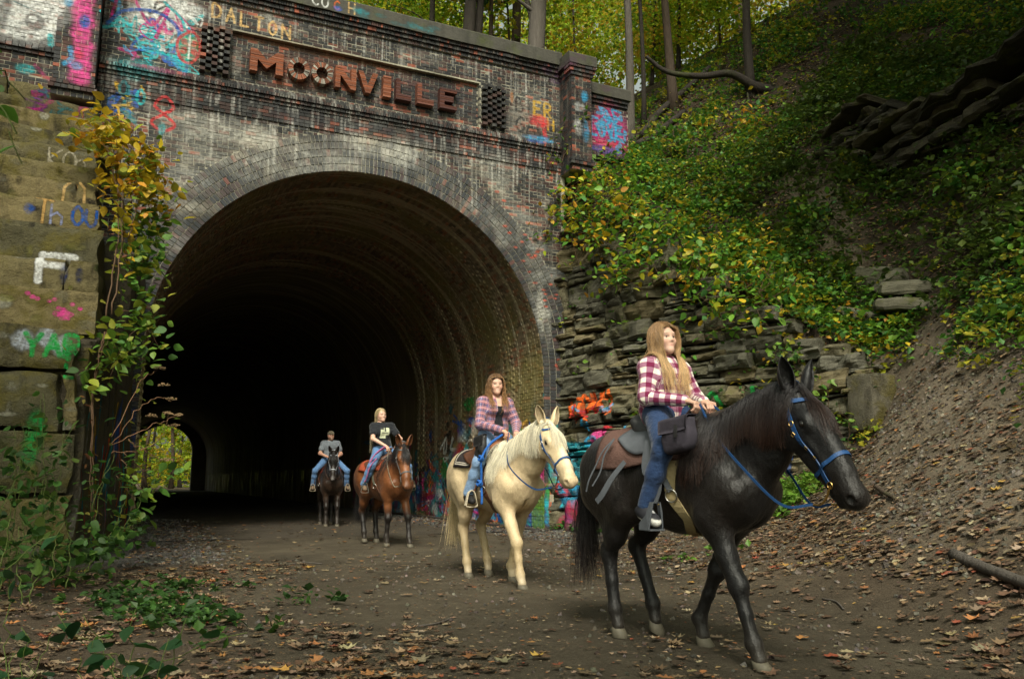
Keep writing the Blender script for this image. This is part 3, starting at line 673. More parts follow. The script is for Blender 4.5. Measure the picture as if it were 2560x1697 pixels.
def letter(ch, x, z, w, h, tone):
    m = MB(); yb = YF + .12; yf = YF - .05
    if ch == 'O':
        n = 26
        for i in range(n):
            a0, a1 = 2 * pi * i / n + .02, 2 * pi * (i + 1) / n - .02; V = []
            c = np.array(tone) * RNG.uniform(.55, 1.5) if RNG.random() < .6 else np.array((.26, .24, .21)) * RNG.uniform(.4, 1.3)
            dy = RNG.uniform(-.008, .008)
            for y in (yf + dy, yb):
                for a, r in ((a0, .27), (a1, .27), (a1, .5), (a0, .5)): V.append((x + w / 2 + cos(a) * r * w, y, z + h / 2 + sin(a) * r * h))
            m.add(V, [(0, 1, 2, 3), (1, 0, 4, 5), (2, 1, 5, 6), (3, 2, 6, 7), (0, 3, 7, 4)], c)
    else:
        poly = LT[ch][0]; nr = 11
        for r in range(nr):
            z0, z1 = r / nr, (r + 1) / nr; sp = clip_row(poly, z0, z1); dz = (z1 - z0) / 2 * .9; zm = (z0 + z1) / 2
            for (xa, sa), (xb, sb) in zip(sp[::2], sp[1::2]):
                c = np.array(tone) * RNG.uniform(.7, 1.25) * ((1.0, .80, .62) if r % 2 else (1, 1, 1)); V = []; dy = RNG.uniform(-.006, .006)
                for y in (yf + dy, yb):
                    for s2 in (-dz, dz):
                        V.append((x + (xa + sa * s2) * w, y, z + (zm + s2) * h)); V.append((x + (xb + sb * s2) * w, y, z + (zm + s2) * h))
                m.add(V, [(0, 1, 3, 2), (1, 0, 4, 5), (3, 1, 5, 7), (2, 3, 7, 6), (0, 2, 6, 4)], c)
    m.build('letter', MAT_LETTER, portal)
_x = [1.92, 2.70, 3.20, 3.72, 4.22, 4.80, 5.10, 5.60, 6.15]
_w = [.68, .46, .46, .46, .46, .18, .36, .40, .42]; orange = (.185, .074, .046); dk = (.075, .035, .032)
for ch, x, w, tn in zip('MOONVILLE', _x, _w, [orange] * 6 + [dk, (.13, .055, .042), dk]): letter(ch, x, 9.60, w, .50, tn)
portal_names = None
# ------------------------------------------------------------------ tunnel barrel
tunnel = thing('tunnel_barrel', 'long dark brick lined tunnel behind the portal, lit only from its far end', 'tunnel', (AX, 30, 0))
tunnel['wp'] = 1
S1 = AZ; S2 = AZ + pi * AR; ST = 2 * AZ + pi * AR                       # girth measured up the right wall, over, down the left
def barrel(s, y, r=0.0):
    """s from the foot of the right wall; r inwards"""
    s = np.asarray(s, float); a = np.clip((s - S1) / AR, 0, pi); rr = AR - r
    x = AX + rr * np.cos(a); z = AZ + rr * np.sin(a)
    z = np.where(s < S1, s, np.where(s > S2, ST - s, z)); return np.stack([x, np.broadcast_to(y, x.shape), z], -1)
TC = Canvas(0, 3.4, 17, 40, 60)          # u = s up the right wall, v = y
for k in range(1100):
    y = 17 + RNG.exponential(6.0) if k % 2 else RNG.uniform(17, 34); s0 = abs(RNG.normal(0, 1.0)) * (1.0 if y < 24 else .8) + .05; fade = .92 - .02 * (y - 17)
    c = [P_['red'], P_['blue'], P_['cyan'], P_['white'], P_['black'], P_['green'], P_['mag'], P_['sky'], P_['teal'], P_['purple'], P_['orange'], P_['yellow']][RNG.choice(12, p=[.14, .16, .12, .06, .13, .08, .07, .07, .08, .05, .03, .01])]
    if k % 3: TC.scribble(s0 + .15, y, RNG.uniform(.08, .30), RNG.uniform(.12, .45), c, RNG.uniform(.014, .05), 5, fade)
    else: TC.blob(s0 + .1, y, RNG.uniform(.08, .3), RNG.uniform(.1, .45), c, fade * .8)
TC.blob(1.3, 19.6, .22, .4, P_['red'], .9); TC.blob(1.25, 20.6, .25, .3, P_['orange'], .8); TC.blob(1.15, 22.4, .2, .5, P_['red'], .8)
TC.line([(2.0 + .22 * cos(a), 21.4 + .30 * sin(a)) for a in np.linspace(0, 6.3, 20)], .035, P_['white'], .6)
for k in range(14): TC.blob(RNG.uniform(1.8, 2.9), RNG.uniform(17.3, 23), .25, .25, [P_['teal'], P_['tan'], P_['red']][k % 3], .25)
TC.box(0, 17.05, .85, 17.7, P_['lime'], .8); TC.box(.85, 17.05, 1.5, 17.9, P_['mag'], .7)
IMG_TUNNEL = TC.image('tunnel_paint')
def base_soot(t, vec):
    u2 = t.attr('BUV').outputs['Vector']; mp = t.n('Mapping'); mp.inputs['Scale'].default_value = (.16, 3.2, 1); t.l(u2, mp.inputs['Vector'])
    st = t.n('TexNoise'); st.inputs['Scale'].default_value = 1.0; st.inputs['Detail'].default_value = 5; st.inputs['Roughness'].default_value = .65; t.l(mp.outputs[0], st.inputs['Vector'])
    mp2 = t.n('Mapping'); mp2.inputs['Scale'].default_value = (.9, 9, 1); t.l(u2, mp2.inputs['Vector'])
    s2 = t.n('TexNoise'); s2.inputs['Scale'].default_value = 1.0; s2.inputs['Detail'].default_value = 4; t.l(mp2.outputs[0], s2.inputs['Vector'])
    col = t.attr().outputs['Color']; n = t.noise(vec, 14, 5, .7)
    c = t.mix(n, t.mix(1.0, col, (.5, .5, .5), 'MULTIPLY'), t.mix(1.0, col, (1.5, 1.4, 1.3), 'MULTIPLY'))
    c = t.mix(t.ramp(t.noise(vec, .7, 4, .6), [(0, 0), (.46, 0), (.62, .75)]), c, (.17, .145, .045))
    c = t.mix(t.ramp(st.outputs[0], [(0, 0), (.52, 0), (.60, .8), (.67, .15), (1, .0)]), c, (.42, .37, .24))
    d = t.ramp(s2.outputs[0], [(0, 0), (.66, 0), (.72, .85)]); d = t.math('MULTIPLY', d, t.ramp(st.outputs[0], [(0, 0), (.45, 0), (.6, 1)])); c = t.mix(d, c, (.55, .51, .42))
    return c, t.bump(n, .6, .012)
def low_gloss(t):       # damp, painted foot of the wall; dull soot above
    sp = t.n('SeparateXYZ'); t.l(t.attr('BUV').outputs['Vector'], sp.inputs[0]); n = t.noise(t.coord((1, 1.6, .7)), 1.0, 4, .6)
    lo = t.math('MULTIPLY', t.math('LESS_THAN', t.math('ADD', sp.outputs[0], t.math('MULTIPLY', n, 1.6)), 2.6), t.ramp(n, [(0, 0), (.46, 0), (.58, 1)])); return t.math('SUBTRACT', .66, t.math('MULTIPLY', lo, .36))
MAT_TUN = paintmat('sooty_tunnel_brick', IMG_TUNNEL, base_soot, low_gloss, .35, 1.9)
def rib(y): return .075 * (((y - 17.1) / 2.3 + .12 * (np.sin(y * 1.3) - np.sin(17.1 * 1.3)) + 1e-4) % 1) ** 2 + .012 * np.sin(y * 1.75) + .035 * (np.abs(((y - 17.1) / 3.4) % 1 - .5) < .06) + .03 * (vnoise(np.stack([y * .8, 0 * y, 0 * y], -1)) - .5)
def tmesh(name, V, F, s, y, col, parent, stuff=False):
    me = mesh(name, V, F, MAT_TUN, col, TC.uv(s, y), False)
    a = me.attributes.new('BUV', 'FLOAT2', 'POINT'); a.data.foreach_set('vector', np.stack([s, y], -1).astype(np.float32).ravel())
    o = obj(name, me, parent)
    if stuff: o['kind'] = 'stuff'
    return o
ys = np.concatenate([np.arange(YF + .02, 26, .12), np.arange(26, 99.3, .6)]); ss = np.linspace(0, ST, 110)
a, b = np.meshgrid(ss, ys, indexing='ij'); V = barrel(a, b, -.004 + rib(b)); n1, n2 = a.shape; I = np.arange(n1 * n2).reshape(n1, n2)
F = np.stack([I[:-1, :-1], I[:-1, 1:], I[1:, 1:], I[1:, :-1]], -1).reshape(-1, 4)
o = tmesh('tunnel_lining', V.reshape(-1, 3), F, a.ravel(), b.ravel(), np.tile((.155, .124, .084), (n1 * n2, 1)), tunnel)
# lining bricks of the first metres, laid along the tunnel
bh = .078; bl = .222; sv, yv, dy = [], [], []
for r in range(int(ST / bh)):
    y0 = np.arange(YF + .03 - (bl / 2 if r % 2 else 0), 26, bl); y0 = y0[RNG.random(len(y0)) > .02]
    sv.append(np.full(len(y0), r * bh)); yv.append(y0)
sv = np.concatenate(sv); yv = np.concatenate(yv); n = len(sv); pr_ = rib(yv + .11) + .003 + RNG.normal(0, .004, n)
V = np.zeros((n, 8, 3)); SS = np.zeros((n, 8)); YY = np.zeros((n, 8))
for i, (ds, dy, fr) in enumerate(((.005, .005, 1), (.005, bl - .005, 1), (bh - .005, bl - .005, 1), (bh - .005, .005, 1), (.005, .005, 0), (.005, bl - .005, 0), (bh - .005, bl - .005, 0), (bh - .005, .005, 0))):
    yq = np.maximum(yv + dy, YF + .015); V[:, i] = barrel(sv + ds, yq, pr_ if fr else pr_ - .05); SS[:, i] = sv + ds; YY[:, i] = yq
k = RNG.random((n, 1)); cb = np.array((.160, .126, .082)) * (.5 + 1.1 * k); m = RNG.random(n) < .25; cb[m] = np.array((.22, .105, .060)) * (.5 + .8 * k[m])
Fb = np.array([(0, 1, 2, 3), (0, 4, 5, 1), (1, 5, 6, 2), (2, 6, 7, 3), (3, 7, 4, 0)])
sc = np.where((sv > .6) & (sv < 9.0), 1.0, 0) / (np.linalg.norm(V.mean(1), axis=1) ** 2) * (1 + .6 * (sv < 3)); big = np.argsort(-sc)[:300]; rest = np.setdiff1d(np.arange(n), big)
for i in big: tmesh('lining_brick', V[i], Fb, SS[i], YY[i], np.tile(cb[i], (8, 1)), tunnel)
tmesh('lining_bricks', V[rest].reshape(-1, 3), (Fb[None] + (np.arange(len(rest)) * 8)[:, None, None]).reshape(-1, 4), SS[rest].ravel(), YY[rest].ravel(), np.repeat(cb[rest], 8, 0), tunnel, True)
# outer shell that keeps the daylight out, and the far portal
a, b = np.meshgrid(np.linspace(0, ST, 40), np.array([YF + .76, 40, 70, 99.3]), indexing='ij'); V = barrel(a, b, -.5); n1, n2 = a.shape; I = np.arange(n1 * n2).reshape(n1, n2)
F = np.stack([I[:-1, :-1], I[1:, :-1], I[1:, 1:], I[:-1, 1:]], -1).reshape(-1, 4); obj('tunnel_shell', mesh('tunnel_shell', V.reshape(-1, 3), F, MAT_CONC, None, np.zeros((n1 * n2, 2))), tunnel)
fp = thing('far_portal', 'small far portal of the tunnel seen through the dark bore', 'tunnel portal', (AX, 99.3, 0)); fp['wp'] = 1
v, f = arch_sheet(AX - 9, AX + 9, 11, 2.9, 98.6, 99.5, AX=4.45, AZ=4.15); obj('portal_wall', mesh('portal_wall', v, f, MAT_MORTAR, None, np.zeros((len(v), 2))), fp)
# rusty drain rail along the foot of the right wall
kerb = thing('steel_rail', 'dark steel rail lying along the foot of the painted right tunnel wall', 'rail', (8.3, 17, 0))
kerb['wp'] = 1
v, f = tube([(8.30, 16.6, .05), (8.36, 20, .05), (8.40, 30, .05)], .045, 6); obj('rail', mesh('rail', v, f, simple('rusty_steel', (.035, .028, .025), .7, .4)), kerb)

# ------------------------------------------------------------------ stepped wing wall of big blocks, left
WC = Canvas(-3.2, .8, 0, 9.2, 110)
for k in range(150): WC.blob(RNG.uniform(-2, .2), RNG.uniform(.2, 8.5), RNG.uniform(.03, .16), RNG.uniform(.02, .10), [(.20, .19, .05), (.05, .06, .015), (.30, .29, .22), (.025, .022, .016)][RNG.integers(4)], RNG.uniform(.3, .8))
for k in range(26): WC.scribble(RNG.uniform(-1.9, -.85), RNG.uniform(7.65, 8.3), .16, .10, [P_['purple'], P_['mag'], P_['teal']][k % 3], .025, 5, .55)
WC.text('KO', -1.42, 6.30, .34, (.42, .38, .28), .020, .75, .62, 0, .6); WC.text('n', -1.0, 6.32, .3, (.42, .38, .28), .018, .7)
WC.text('^', -1.10, 5.50, .42, (.55, .36, .14), .022, .8, 1, 0, .75)
WC.line([(-1.42, 5.40), (-1.18, 5.36)], .018, (.5, .30, .1), .8); WC.line([(-1.30, 5.38), (-1.31, 4.98)], .022, (.5, .30, .1), .85); WC.text('h', -1.20, 5.0, .3, (.25, .28, .45), .02, .8); WC.text('O', -.92, 5.02, .30, P_['blue'], .026, .85); WC.text('U', -.72, 5.02, .26, P_['blue'], .024, .8); WC.blob(-1.5, 5.2, .07, .1, P_['blue'], .5)
WC.text('F', -1.22, 3.93, .46, P_['white'], .052, .95, 1, 0, .9); WC.blob(-.9, 4.05, .06, .16, (.02, .03, .09), .7); WC.blob(-.7, 4.05, .05, .12, (.02, .03, .09), .6)
for k in range(9): WC.blob(-1.3 + .08 * k + RNG.normal(0, .02), 3.66 - .02 * k + RNG.normal(0, .05), .035, .03, P_['pink'], .7)
for k in range(3): WC.scribble(-.82, 3.4, .12, .10, P_['pink'], .022, 5, .6)
for x, z, rx in ((-1.25, 2.95, .14), (-.98, 3.0, .12), (-.8, 2.9, .1)): WC.blob(x, z, rx, .14, (.42, .46, .52), .85)
WC.text('YAR', -1.22, 2.75, .28, P_['green'], .034, .9, .85, 0, .65); WC.text('P', -.72, 2.7, .30, P_['green'], .034); WC.line([(-.70, 2.95), (-.70, 2.72)], .035, P_['green'], .9); WC.text('L', -.72, 2.48, .16, P_['green'], .028)
WC.blob(-1.0, 1.75, .12, .28, P_['green'], .8); WC.blob(-1.05, 1.5, .1, .2, P_['green'], .6)
IMG_WING = WC.image('wing_wall_paint')
def base_stone(t, vec):
    col = t.attr().outputs['Color']; n = t.noise(vec, 6, 6, .7); n2 = t.noise(vec, 45, 4, .7)
    c = t.mix(n, t.mix(1.0, col, (.45, .44, .42), 'MULTIPLY'), t.mix(1.0, col, (1.5, 1.45, 1.35), 'MULTIPLY'))
    c = t.mix(t.ramp(t.noise(vec, 2.1, 5, .65), [(0, 0), (.5, 0), (.64, .75)]), c, (.105, .088, .016))
    c = t.mix(t.ramp(t.noise(t.coord((3, 3, .8)), 1.0, 4, .6), [(0, 0), (.55, 0), (.7, .75)]), c, (.020, .018, .013))
    c = t.mix(t.ramp(n2, [(0, 0), (.66, 0), (.72, .45)]), c, (.26, .26, .20))
    b = t.bump(n, 1.0, .11); return c, t.bump(n2, .9, .03, b)
MAT_WING = paintmat('mossy_sandstone_blocks', IMG_WING, base_stone, .9, .15, 1.6)
def rockbox(x0, x1, y0, y1, z0, z1, nx=8, nz=4, rough=.03, seed=0.0, taper=.02):
    """quarried block: noisy front and right faces"""
    V = []; F = []; us = np.linspace(0, 1, nx); ws = np.linspace(0, 1, nz); ny = 5; vs = np.linspace(0, 1, ny)
    def grid(fun, A, B):
        b = len(V)
        for i in A:
            for j in B: V.append(fun(i, j))
        for i in range(len(A) - 1):
            for j in range(len(B) - 1): F.append((b + i * len(B) + j, b + (i + 1) * len(B) + j, b + (i + 1) * len(B) + j + 1, b + i * len(B) + j + 1))
    X = lambda u: x0 + (x1 - x0) * u; Y = lambda v: y0 + (y1 - y0) * v; Z = lambda w: z0 + (z1 - z0) * w
    grid(lambda u, w: (X(u), y0, Z(w)), us, ws); grid(lambda v, w: (x1, Y(v), Z(w)), vs, ws); grid(lambda u, v: (X(u), Y(v), z1), us, vs); grid(lambda v, u: (X(u), Y(v), z0), vs, us); grid(lambda v, w: (x0, Y(1 - v), Z(w)), vs, ws)
    V = np.array(V); P = V * np.array((2.2, 2.2, 3.5)) + seed
    off = np.stack([fbm(P + 11, 3), fbm(P + 23, 3), fbm(P + 37, 3) * .6], -1) * rough * 2
    c = np.array(((x0 + x1) / 2, (y0 + y1) / 2, (z0 + z1) / 2)); q = np.abs((V - c) / (np.array((x1 - x0, y1 - y0, z1 - z0)) / 2))
    edge = ((q > .98).sum(1) >= 2)[:, None]; V = V + off - edge * (V - c) / np.linalg.norm(V - c, axis=1)[:, None] * taper * (1 + fbm(P * 2, 2)[:, None])
    return V, F
wing = thing('wing_wall', 'stepped wall of mossy stone blocks with painted letters left of the tunnel', 'wall', (-1, 14, 0)); wing['wp'] = 1
zs = [8.45, 8.0, 7.6, 7.15, 6.72, 6.30, 5.86, 5.40, 4.88, 4.28, 3.75, 3.15, 2.56, 1.75, .95, -.1]
for i in range(15):
    z1, z0 = zs[i], zs[i + 1]; y0 = 17.0 - 4.5 * min(1, i / 11.0); xr = -.80 + .48 * min(1, i / 12.0) - .0
    if i >= 11: xr = -.62 + .10 * RNG.random()
    xc = -3.6; cuts = [-3.6]
    while cuts[-1] < xr - (2.6 if i % 3 else 1.2): cuts.append(cuts[-1] + RNG.uniform(1.0, 1.6))
    cuts.append(xr + RNG.uniform(-.03, .03))
    for a, b in zip(cuts[:-1], cuts[1:]):
        c = np.array([(.155, .134, .070), (.116, .105, .060), (.178, .148, .076), (.098, .092, .054)][RNG.integers(4)])
        v, f = rockbox(a + .003, b - .003, y0 + RNG.uniform(-.03, .03), y0 + 1.9, z0 + .010, z1 - .010, 14, 7, .075 if i > 10 else .050, RNG.uniform(0, 50), .035 if i > 10 else .028)
        obj('stone_block', mesh('stone_block', v, f, MAT_WING, np.tile(c, (len(v), 1)), WC.uv(v[:, 0], v[:, 2]), True), wing)
# splayed return of the wall between the blocks and the tunnel mouth
pier = thing('portal_pier', 'narrow stained pier with streaks of paint at the left tunnel jamb', 'pier', (0, 16, 0)); pier['wp'] = 1
RC = Canvas(0, 5.3, 0, 8.6, 70)
for k in range(70):
    u = RNG.uniform(0, 5); z = RNG.uniform(.2, 2.6); RC.line([(u, z), (u + RNG.normal(0, .04), z - RNG.uniform(.3, 1.2))], RNG.uniform(.015, .05), [P_['cyan'], P_['red'], P_['yellow'], P_['teal'], P_['blue'], (.25, .23, .2), P_['orange'], P_['black']][RNG.integers(8)], .7)
RC.line([(4.9, 2.5), (4.9, .1)], .05, P_['teal'], .9); RC.line([(5.1, 3.2), (5.1, .1)], .05, (.20, .03, .03), .85); RC.line([(4.4, 1.6), (4.4, .8)], .05, P_['red'], .9); RC.line([(3.9, 1.5), (3.9, .1)], .06, P_['cyan'], .7); RC.blob(3.2, 2.0, .2, .5, P_['blue'], .7); RC.blob(2.6, 1.4, .3, .5, P_['cyan'], .6)
IMG_PIER = RC.image('pier_paint'); MAT_PIER = paintmat('stained_pier_stone', IMG_PIER, base_stone, .9, .15, 1.7)
p0, p1 = np.array((-.42, 12.7)), np.array((.20, 17.08)); us = np.linspace(0, 1, 44); zz = np.linspace(0, 1, 60); V = []; U = []
for u in us:
    top = 2.9 + 2.6 * u ** 1.5 + .25 * math.sin(u * 9)
    for w in zz:
        z = -.1 + (top + .1) * w; q = p0 + (p1 - p0) * u; d = .10 * fbm(np.array([[u * 9, z * 1.1, 3.0]]), 3)[0] + .05 * fbm(np.array([[u * 30, z * .8, 8.0]]), 2)[0]
        V.append((q[0] + d, q[1], z)); U.append((u * 4.4 + .5, z))
n2 = len(zz); F = [(i * n2 + j, i * n2 + j + 1, (i + 1) * n2 + j + 1, (i + 1) * n2 + j) for i in range(len(us) - 1) for j in range(n2 - 1)]
V = np.array(V); U = np.array(U); nb = len(V); B = V - np.array((.6, 0, 0)); F2 = [tuple(nb + k for k in q[::-1]) for q in F]
ring = [i * n2 for i in range(len(us))] + [(len(us) - 1) * n2 + j for j in range(1, n2)] + [i * n2 + n2 - 1 for i in range(len(us) - 2, -1, -1)] + [j for j in range(n2 - 2, 0, -1)]
F3 = [(a, b, nb + b, nb + a) for a, b in zip(ring, ring[1:] + ring[:1])]
VV = np.concatenate([V, B]); obj('pier_face', mesh('pier_face', VV, F + F2 + F3, MAT_PIER, np.tile((.075, .066, .048), (2 * nb, 1)), np.concatenate([RC.uv(U[:, 0], U[:, 1])] * 2), True), pier)

# ------------------------------------------------------------------ natural layered rock wall, right of the portal
KC = Canvas(-.4, 7.4, -.3, 8.8, 90)
for k in range(5): KC.text('HEDU'[k % 4], .25 + .24 * k * 1.0, 2.55 + .05 * k, .34, P_['orange'], .040, .9, 1, 0, .5)
for k in range(14): KC.scribble(.35 + RNG.uniform(0, 1.1), 2.45 + RNG.uniform(-.15, .3), .12, .12, [P_['orange'], P_['red'], P_['orange'], P_['sky']][RNG.integers(4)], .026, 4, .8)
KC.text('S', 1.95, 2.15, .25, P_['orange'], .04, .9); KC.text('O', 2.2, 2.2, .25, P_['orange'], .04, .8); KC.blob(1.75, 2.15, .08, .18, P_['sky'], .7)
KC.box(.15, 1.05, 1.35, 1.95, (.03, .28, .36), .85); KC.box(.1, .5, 1.5, 1.05, P_['sky'], .7); KC.box(.9, .6, 1.3, 2.25, P_['pink'], .85); KC.text('N', 1.3, .8, .9, P_['pink'], .06, .8)
for k in range(40): KC.scribble(RNG.uniform(.1, 2.4), RNG.uniform(.2, 2.0), .2, .18, [P_['blue'], P_['sky'], P_['cyan'], P_['pink'], P_['black'], P_['red'], P_['yellow'], P_['teal']][RNG.integers(8)], RNG.uniform(.02, .045), 5, .7)
for k in range(10): KC.blob(RNG.uniform(.2, 2.4), RNG.uniform(.1, .9), .3, .25, [P_['red'], P_['mag'], P_['grey'], P_['black']][k % 4], .4)
for k in range(16): KC.scribble(RNG.uniform(2.9, 4.9), RNG.uniform(2.15, 2.75), .16, .14, P_['green'], RNG.uniform(.03, .06), 4, .9)
KC.line([(3.3, 2.85), (3.32, 2.2)], .06, P_['green'], .9); KC.line([(4.75, 2.9), (4.72, 2.5)], .05, P_['green'], .9); KC.blob(3.5, 1.9, .5, .12, P_['green'], .7)
KC.line([(5.42, 1.75), (5.42, 1.05)], .06, P_['blue'], .95); KC.line([(4.9, 1.5), (4.9, 1.0)], .05, P_['blue'], .8); KC.blob(5.1, 1.3, .4, .3, (.28, .28, .26), .5)
IMG_ROCK = KC.image('rock_wall_paint')
def base_rock(t, vec):
    col = t.attr().outputs['Color']; n = t.noise(vec, 4.5, 6, .7); n2 = t.noise(vec, 38, 5, .75); ly = t.noise(t.coord((2.2, 2.2, 22)), 1.0, 5, .65)
    c = t.mix(n, t.mix(1.0, col, (.40, .40, .38), 'MULTIPLY'), t.mix(1.0, col, (1.55, 1.5, 1.4), 'MULTIPLY')); c = t.mix(t.math('MULTIPLY', ly, .6), c, t.mix(1.0, c, (.45, .43, .38), 'MULTIPLY'))
    c = t.mix(t.ramp(t.noise(vec, 2.6, 5, .65), [(0, 0), (.56, 0), (.68, .75)]), c, (.075, .080, .018))
    c = t.mix(t.ramp(n2, [(0, 0), (.58, 0), (.66, .55)]), c, (.20, .215, .17))
    c = t.mix(t.ramp(t.noise(vec, 1.1, 4, .6), [(0, 0), (.55, 0), (.7, .7)]), c, (.016, .015, .012))
    b = t.bump(ly, .8, .05); return c, t.bump(n2, .8, .02, b)
MAT_ROCK = paintmat('layered_rock', IMG_ROCK, base_rock, .9, .2, 1.8)
rock = thing('rock_wall', 'natural wall of layered dark rock with sprayed paint beside the tunnel mouth', 'rock wall', (10.5, 14.5, 0)); rock['wp'] = 1
def wtop(t): return np.interp(t, [-.3, .15, .8, 2.2, 4.4, 5.75, 6.9], [8.2, 7.9, 6.9, 6.05, 4.75, 4.0, 3.05])
def wbot(t): return np.interp(t, [-.3, 2.2, 4, 5.5, 6.9], [-.1, .1, .55, 1.0, 1.5])
def stone_mesh(t0, t1, z0, z1, p0, seed, rough, nx=6, nz=4, back=.7):
    us = np.linspace(0, 1, nx); ws = np.linspace(0, 1, nz); V = []
    for u in us:
        for w in ws: V.append((t0 + (t1 - t0) * u, p0, z0 + (z1 - z0) * w))
    V = np.array(V); q = np.minimum(np.repeat(np.minimum(us, 1 - us), nz), np.tile(np.minimum(ws, 1 - ws), nx)); P = np.stack([V[:, 0] * 3, 0 * V[:, 0], V[:, 2] * 5], -1) + seed
    n = fbm(P, 3); V[:, 1] += n * rough * 1.6 + np.where(q < 1e-6, .05 + .05 * fbm(P * 2 + 5, 2), 0); V[:, 0] += fbm(P + 31, 2) * .04; V[:, 2] += fbm(P + 57, 2) * .03
    nb = len(V); B = V.copy(); B[:, 1] = np.maximum(V[:, 1] + .1, p0 + back * .45); F = [(i * nz + j, (i + 1) * nz + j, (i + 1) * nz + j + 1, i * nz + j + 1) for i in range(nx - 1) for j in range(nz - 1)]
    ring = [i * nz for i in range(nx)] + [(nx - 1) * nz + j for j in range(1, nz)] + [i * nz + nz - 1 for i in range(nx - 2, -1, -1)] + [j for j in range(nz - 2, 0, -1)]
    F += [(b, a, nb + a, nb + b) for a, b in zip(ring, ring[1:] + ring[:1])]
    T = np.concatenate([V, B]); return T, F
t = -.28; nst = 0; pan = 0
while t < 6.95:
    PW = RNG.uniform(.8, 1.7); t1p = min(t + PW, 7.0); z = wbot(t) - .6; pp = RNG.normal(0, .05); tilt = .04 + RNG.normal(0, .035)
    while z < wtop(t + PW / 2) + .1:
        h = RNG.choice([.08, .13, .20, .30, .42, .55], p=[.18, .22, .24, .20, .11, .05])
        u = t - RNG.uniform(0, .25)
        while u < t1p - .1:
            L = min(RNG.uniform(.30, 1.0) * (1.25 if h > .3 else .9), t1p - u + RNG.uniform(0, .3)); tm = u + L / 2; zc = z + tilt * (tm - t) + RNG.normal(0, .018)
            if zc < wtop(tm) + RNG.uniform(-.15, .12) and L > .12:
                p = -.14 + pp + RNG.normal(0, .035) - (.14 if RNG.random() < .07 else 0) + (.14 if RNG.random() < .14 else 0) + .04 * max(0, zc - 3)
                if zc < .9 and tm < 2.4: p = -.34 + RNG.normal(0, .015)
                T, F = stone_mesh(u + .004, u + L - .004, zc + .004, zc + h - .004 + RNG.uniform(-.03, .02), p, RNG.uniform(0, 60), .15, 11 if L > .5 else 8, 7 if h > .2 else 5)
                T[:, 2] += (T[:, 0] - tm) * (tilt + RNG.normal(0, .03))
                xy = W0 + T[:, :1] * WD + T[:, 1:2] * WN; V = np.column_stack([xy, T[:, 2]])
                c = np.array([(.118, .112, .080), (.145, .132, .090), (.092, .089, .070), (.168, .142, .086), (.135, .132, .108)][RNG.integers(5)])
                obj('stone', mesh('stone', V, F, MAT_ROCK, np.tile(c, (len(V), 1)), KC.uv(T[:, 0], T[:, 2])), rock); nst += 1
            u += L
        z += h
    t = t1p; pan += 1
# low ledge with weeds at its foot
led = thing('stone_ledge', 'low painted stone ledge with weeds on top at the foot of the rock wall', 'ledge', (9.7, 16.1, 0)); led['wp'] = 1
T, F = stone_mesh(.55, 2.3, -.2, .70, -.75, 4.0, .04, 14, 6, .9); xy = W0 + T[:, :1] * WD + T[:, 1:2] * WN
obj('ledge', mesh('ledge', np.column_stack([xy, T[:, 2]]), F, MAT_ROCK, np.tile((.105, .098, .08), (len(T), 1)), KC.uv(T[:, 0], T[:, 2]), True), led)
# squared block at the end of the rock wall
v, f = rockbox(11.72, 12.38, 10.35, 10.95, 1.95, 2.98, 10, 8, .05, 9, .04)
blk = tag(obj('concrete_block', mesh('concrete_block', v, f, MAT_WING, np.tile((.14, .13, .10), (len(v), 1)), np.full((len(v), 2), -1.0), True)), 'pale squared concrete block at the end of the rock wall', 'block')
# ------------------------------------------------------------------ leaves
def rand_rot(n, flat=.5, up=None):
    """random leaf frames: columns side, along, normal; flat -> normals lean to up"""
    nrm = RNG.normal(size=(n, 3)) * (1 - flat) + np.array((0, 0, 1.0) if up is None else up) * flat * 1.6
    nrm /= np.linalg.norm(nrm, axis=1)[:, None]; a = RNG.normal(size=(n, 3)); a[:, 2] -= .35; a -= nrm * np.sum(a * nrm, 1)[:, None]; a /= np.linalg.norm(a, axis=1)[:, None]
    return np.stack([np.cross(a, nrm), a, nrm], 2)
T_QUAD = (np.array([(0, 0, 0), (.36, .42, .07), (0, 1, -.06), (-.36, .42, .07)]), np.array([(0, 1, 2, 3)]))
T_LEAF = (np.array([(0, 0, 0), (.24, .14, .05), (.36, .42, .08), (.20, .78, .03), (0, 1.02, -.07), (-.20, .78, .03), (-.36, .42, .08), (-.24, .14, .05), (0, .45, 0)]), np.array([(0, 1, 2, 8), (8, 2, 3, 4), (8, 4, 5, 6), (0, 8, 6, 7)]))
_l = [(0, 0), (.12, .05), (.42, -.02), (.34, .22), (.62, .40), (.36, .46), (.40, .74), (.18, .66), (0, 1.0), (-.18, .66), (-.40, .74), (-.36, .46), (-.62, .40), (-.34, .22), (-.42, -.02), (-.12, .05)]
T_MAPLE = (np.array([(x, y, .16 * abs(x) ** 1.2 + .10 * (y - .4) ** 2 + .05 * math.sin(7 * x + 5 * y)) for x, y in _l] + [(0, .38, 0)]), np.array([(16, i, (i + 1) % 16) for i in range(16)]))
_o = [(0, 0), (.10, .15), (.30, .22), (.14, .34), (.36, .50), (.16, .58), (.26, .80), (0, 1.0), (-.26, .80), (-.16, .58), (-.36, .50), (-.14, .34), (-.30, .22), (-.10, .15)]
T_OAK = (np.array([(x, y, .25 * abs(x) + .12 * (y - .5) ** 2) for x, y in _o] + [(0, .5, 0)]), np.array([(14, i, (i + 1) % 14) for i in range(14)]))
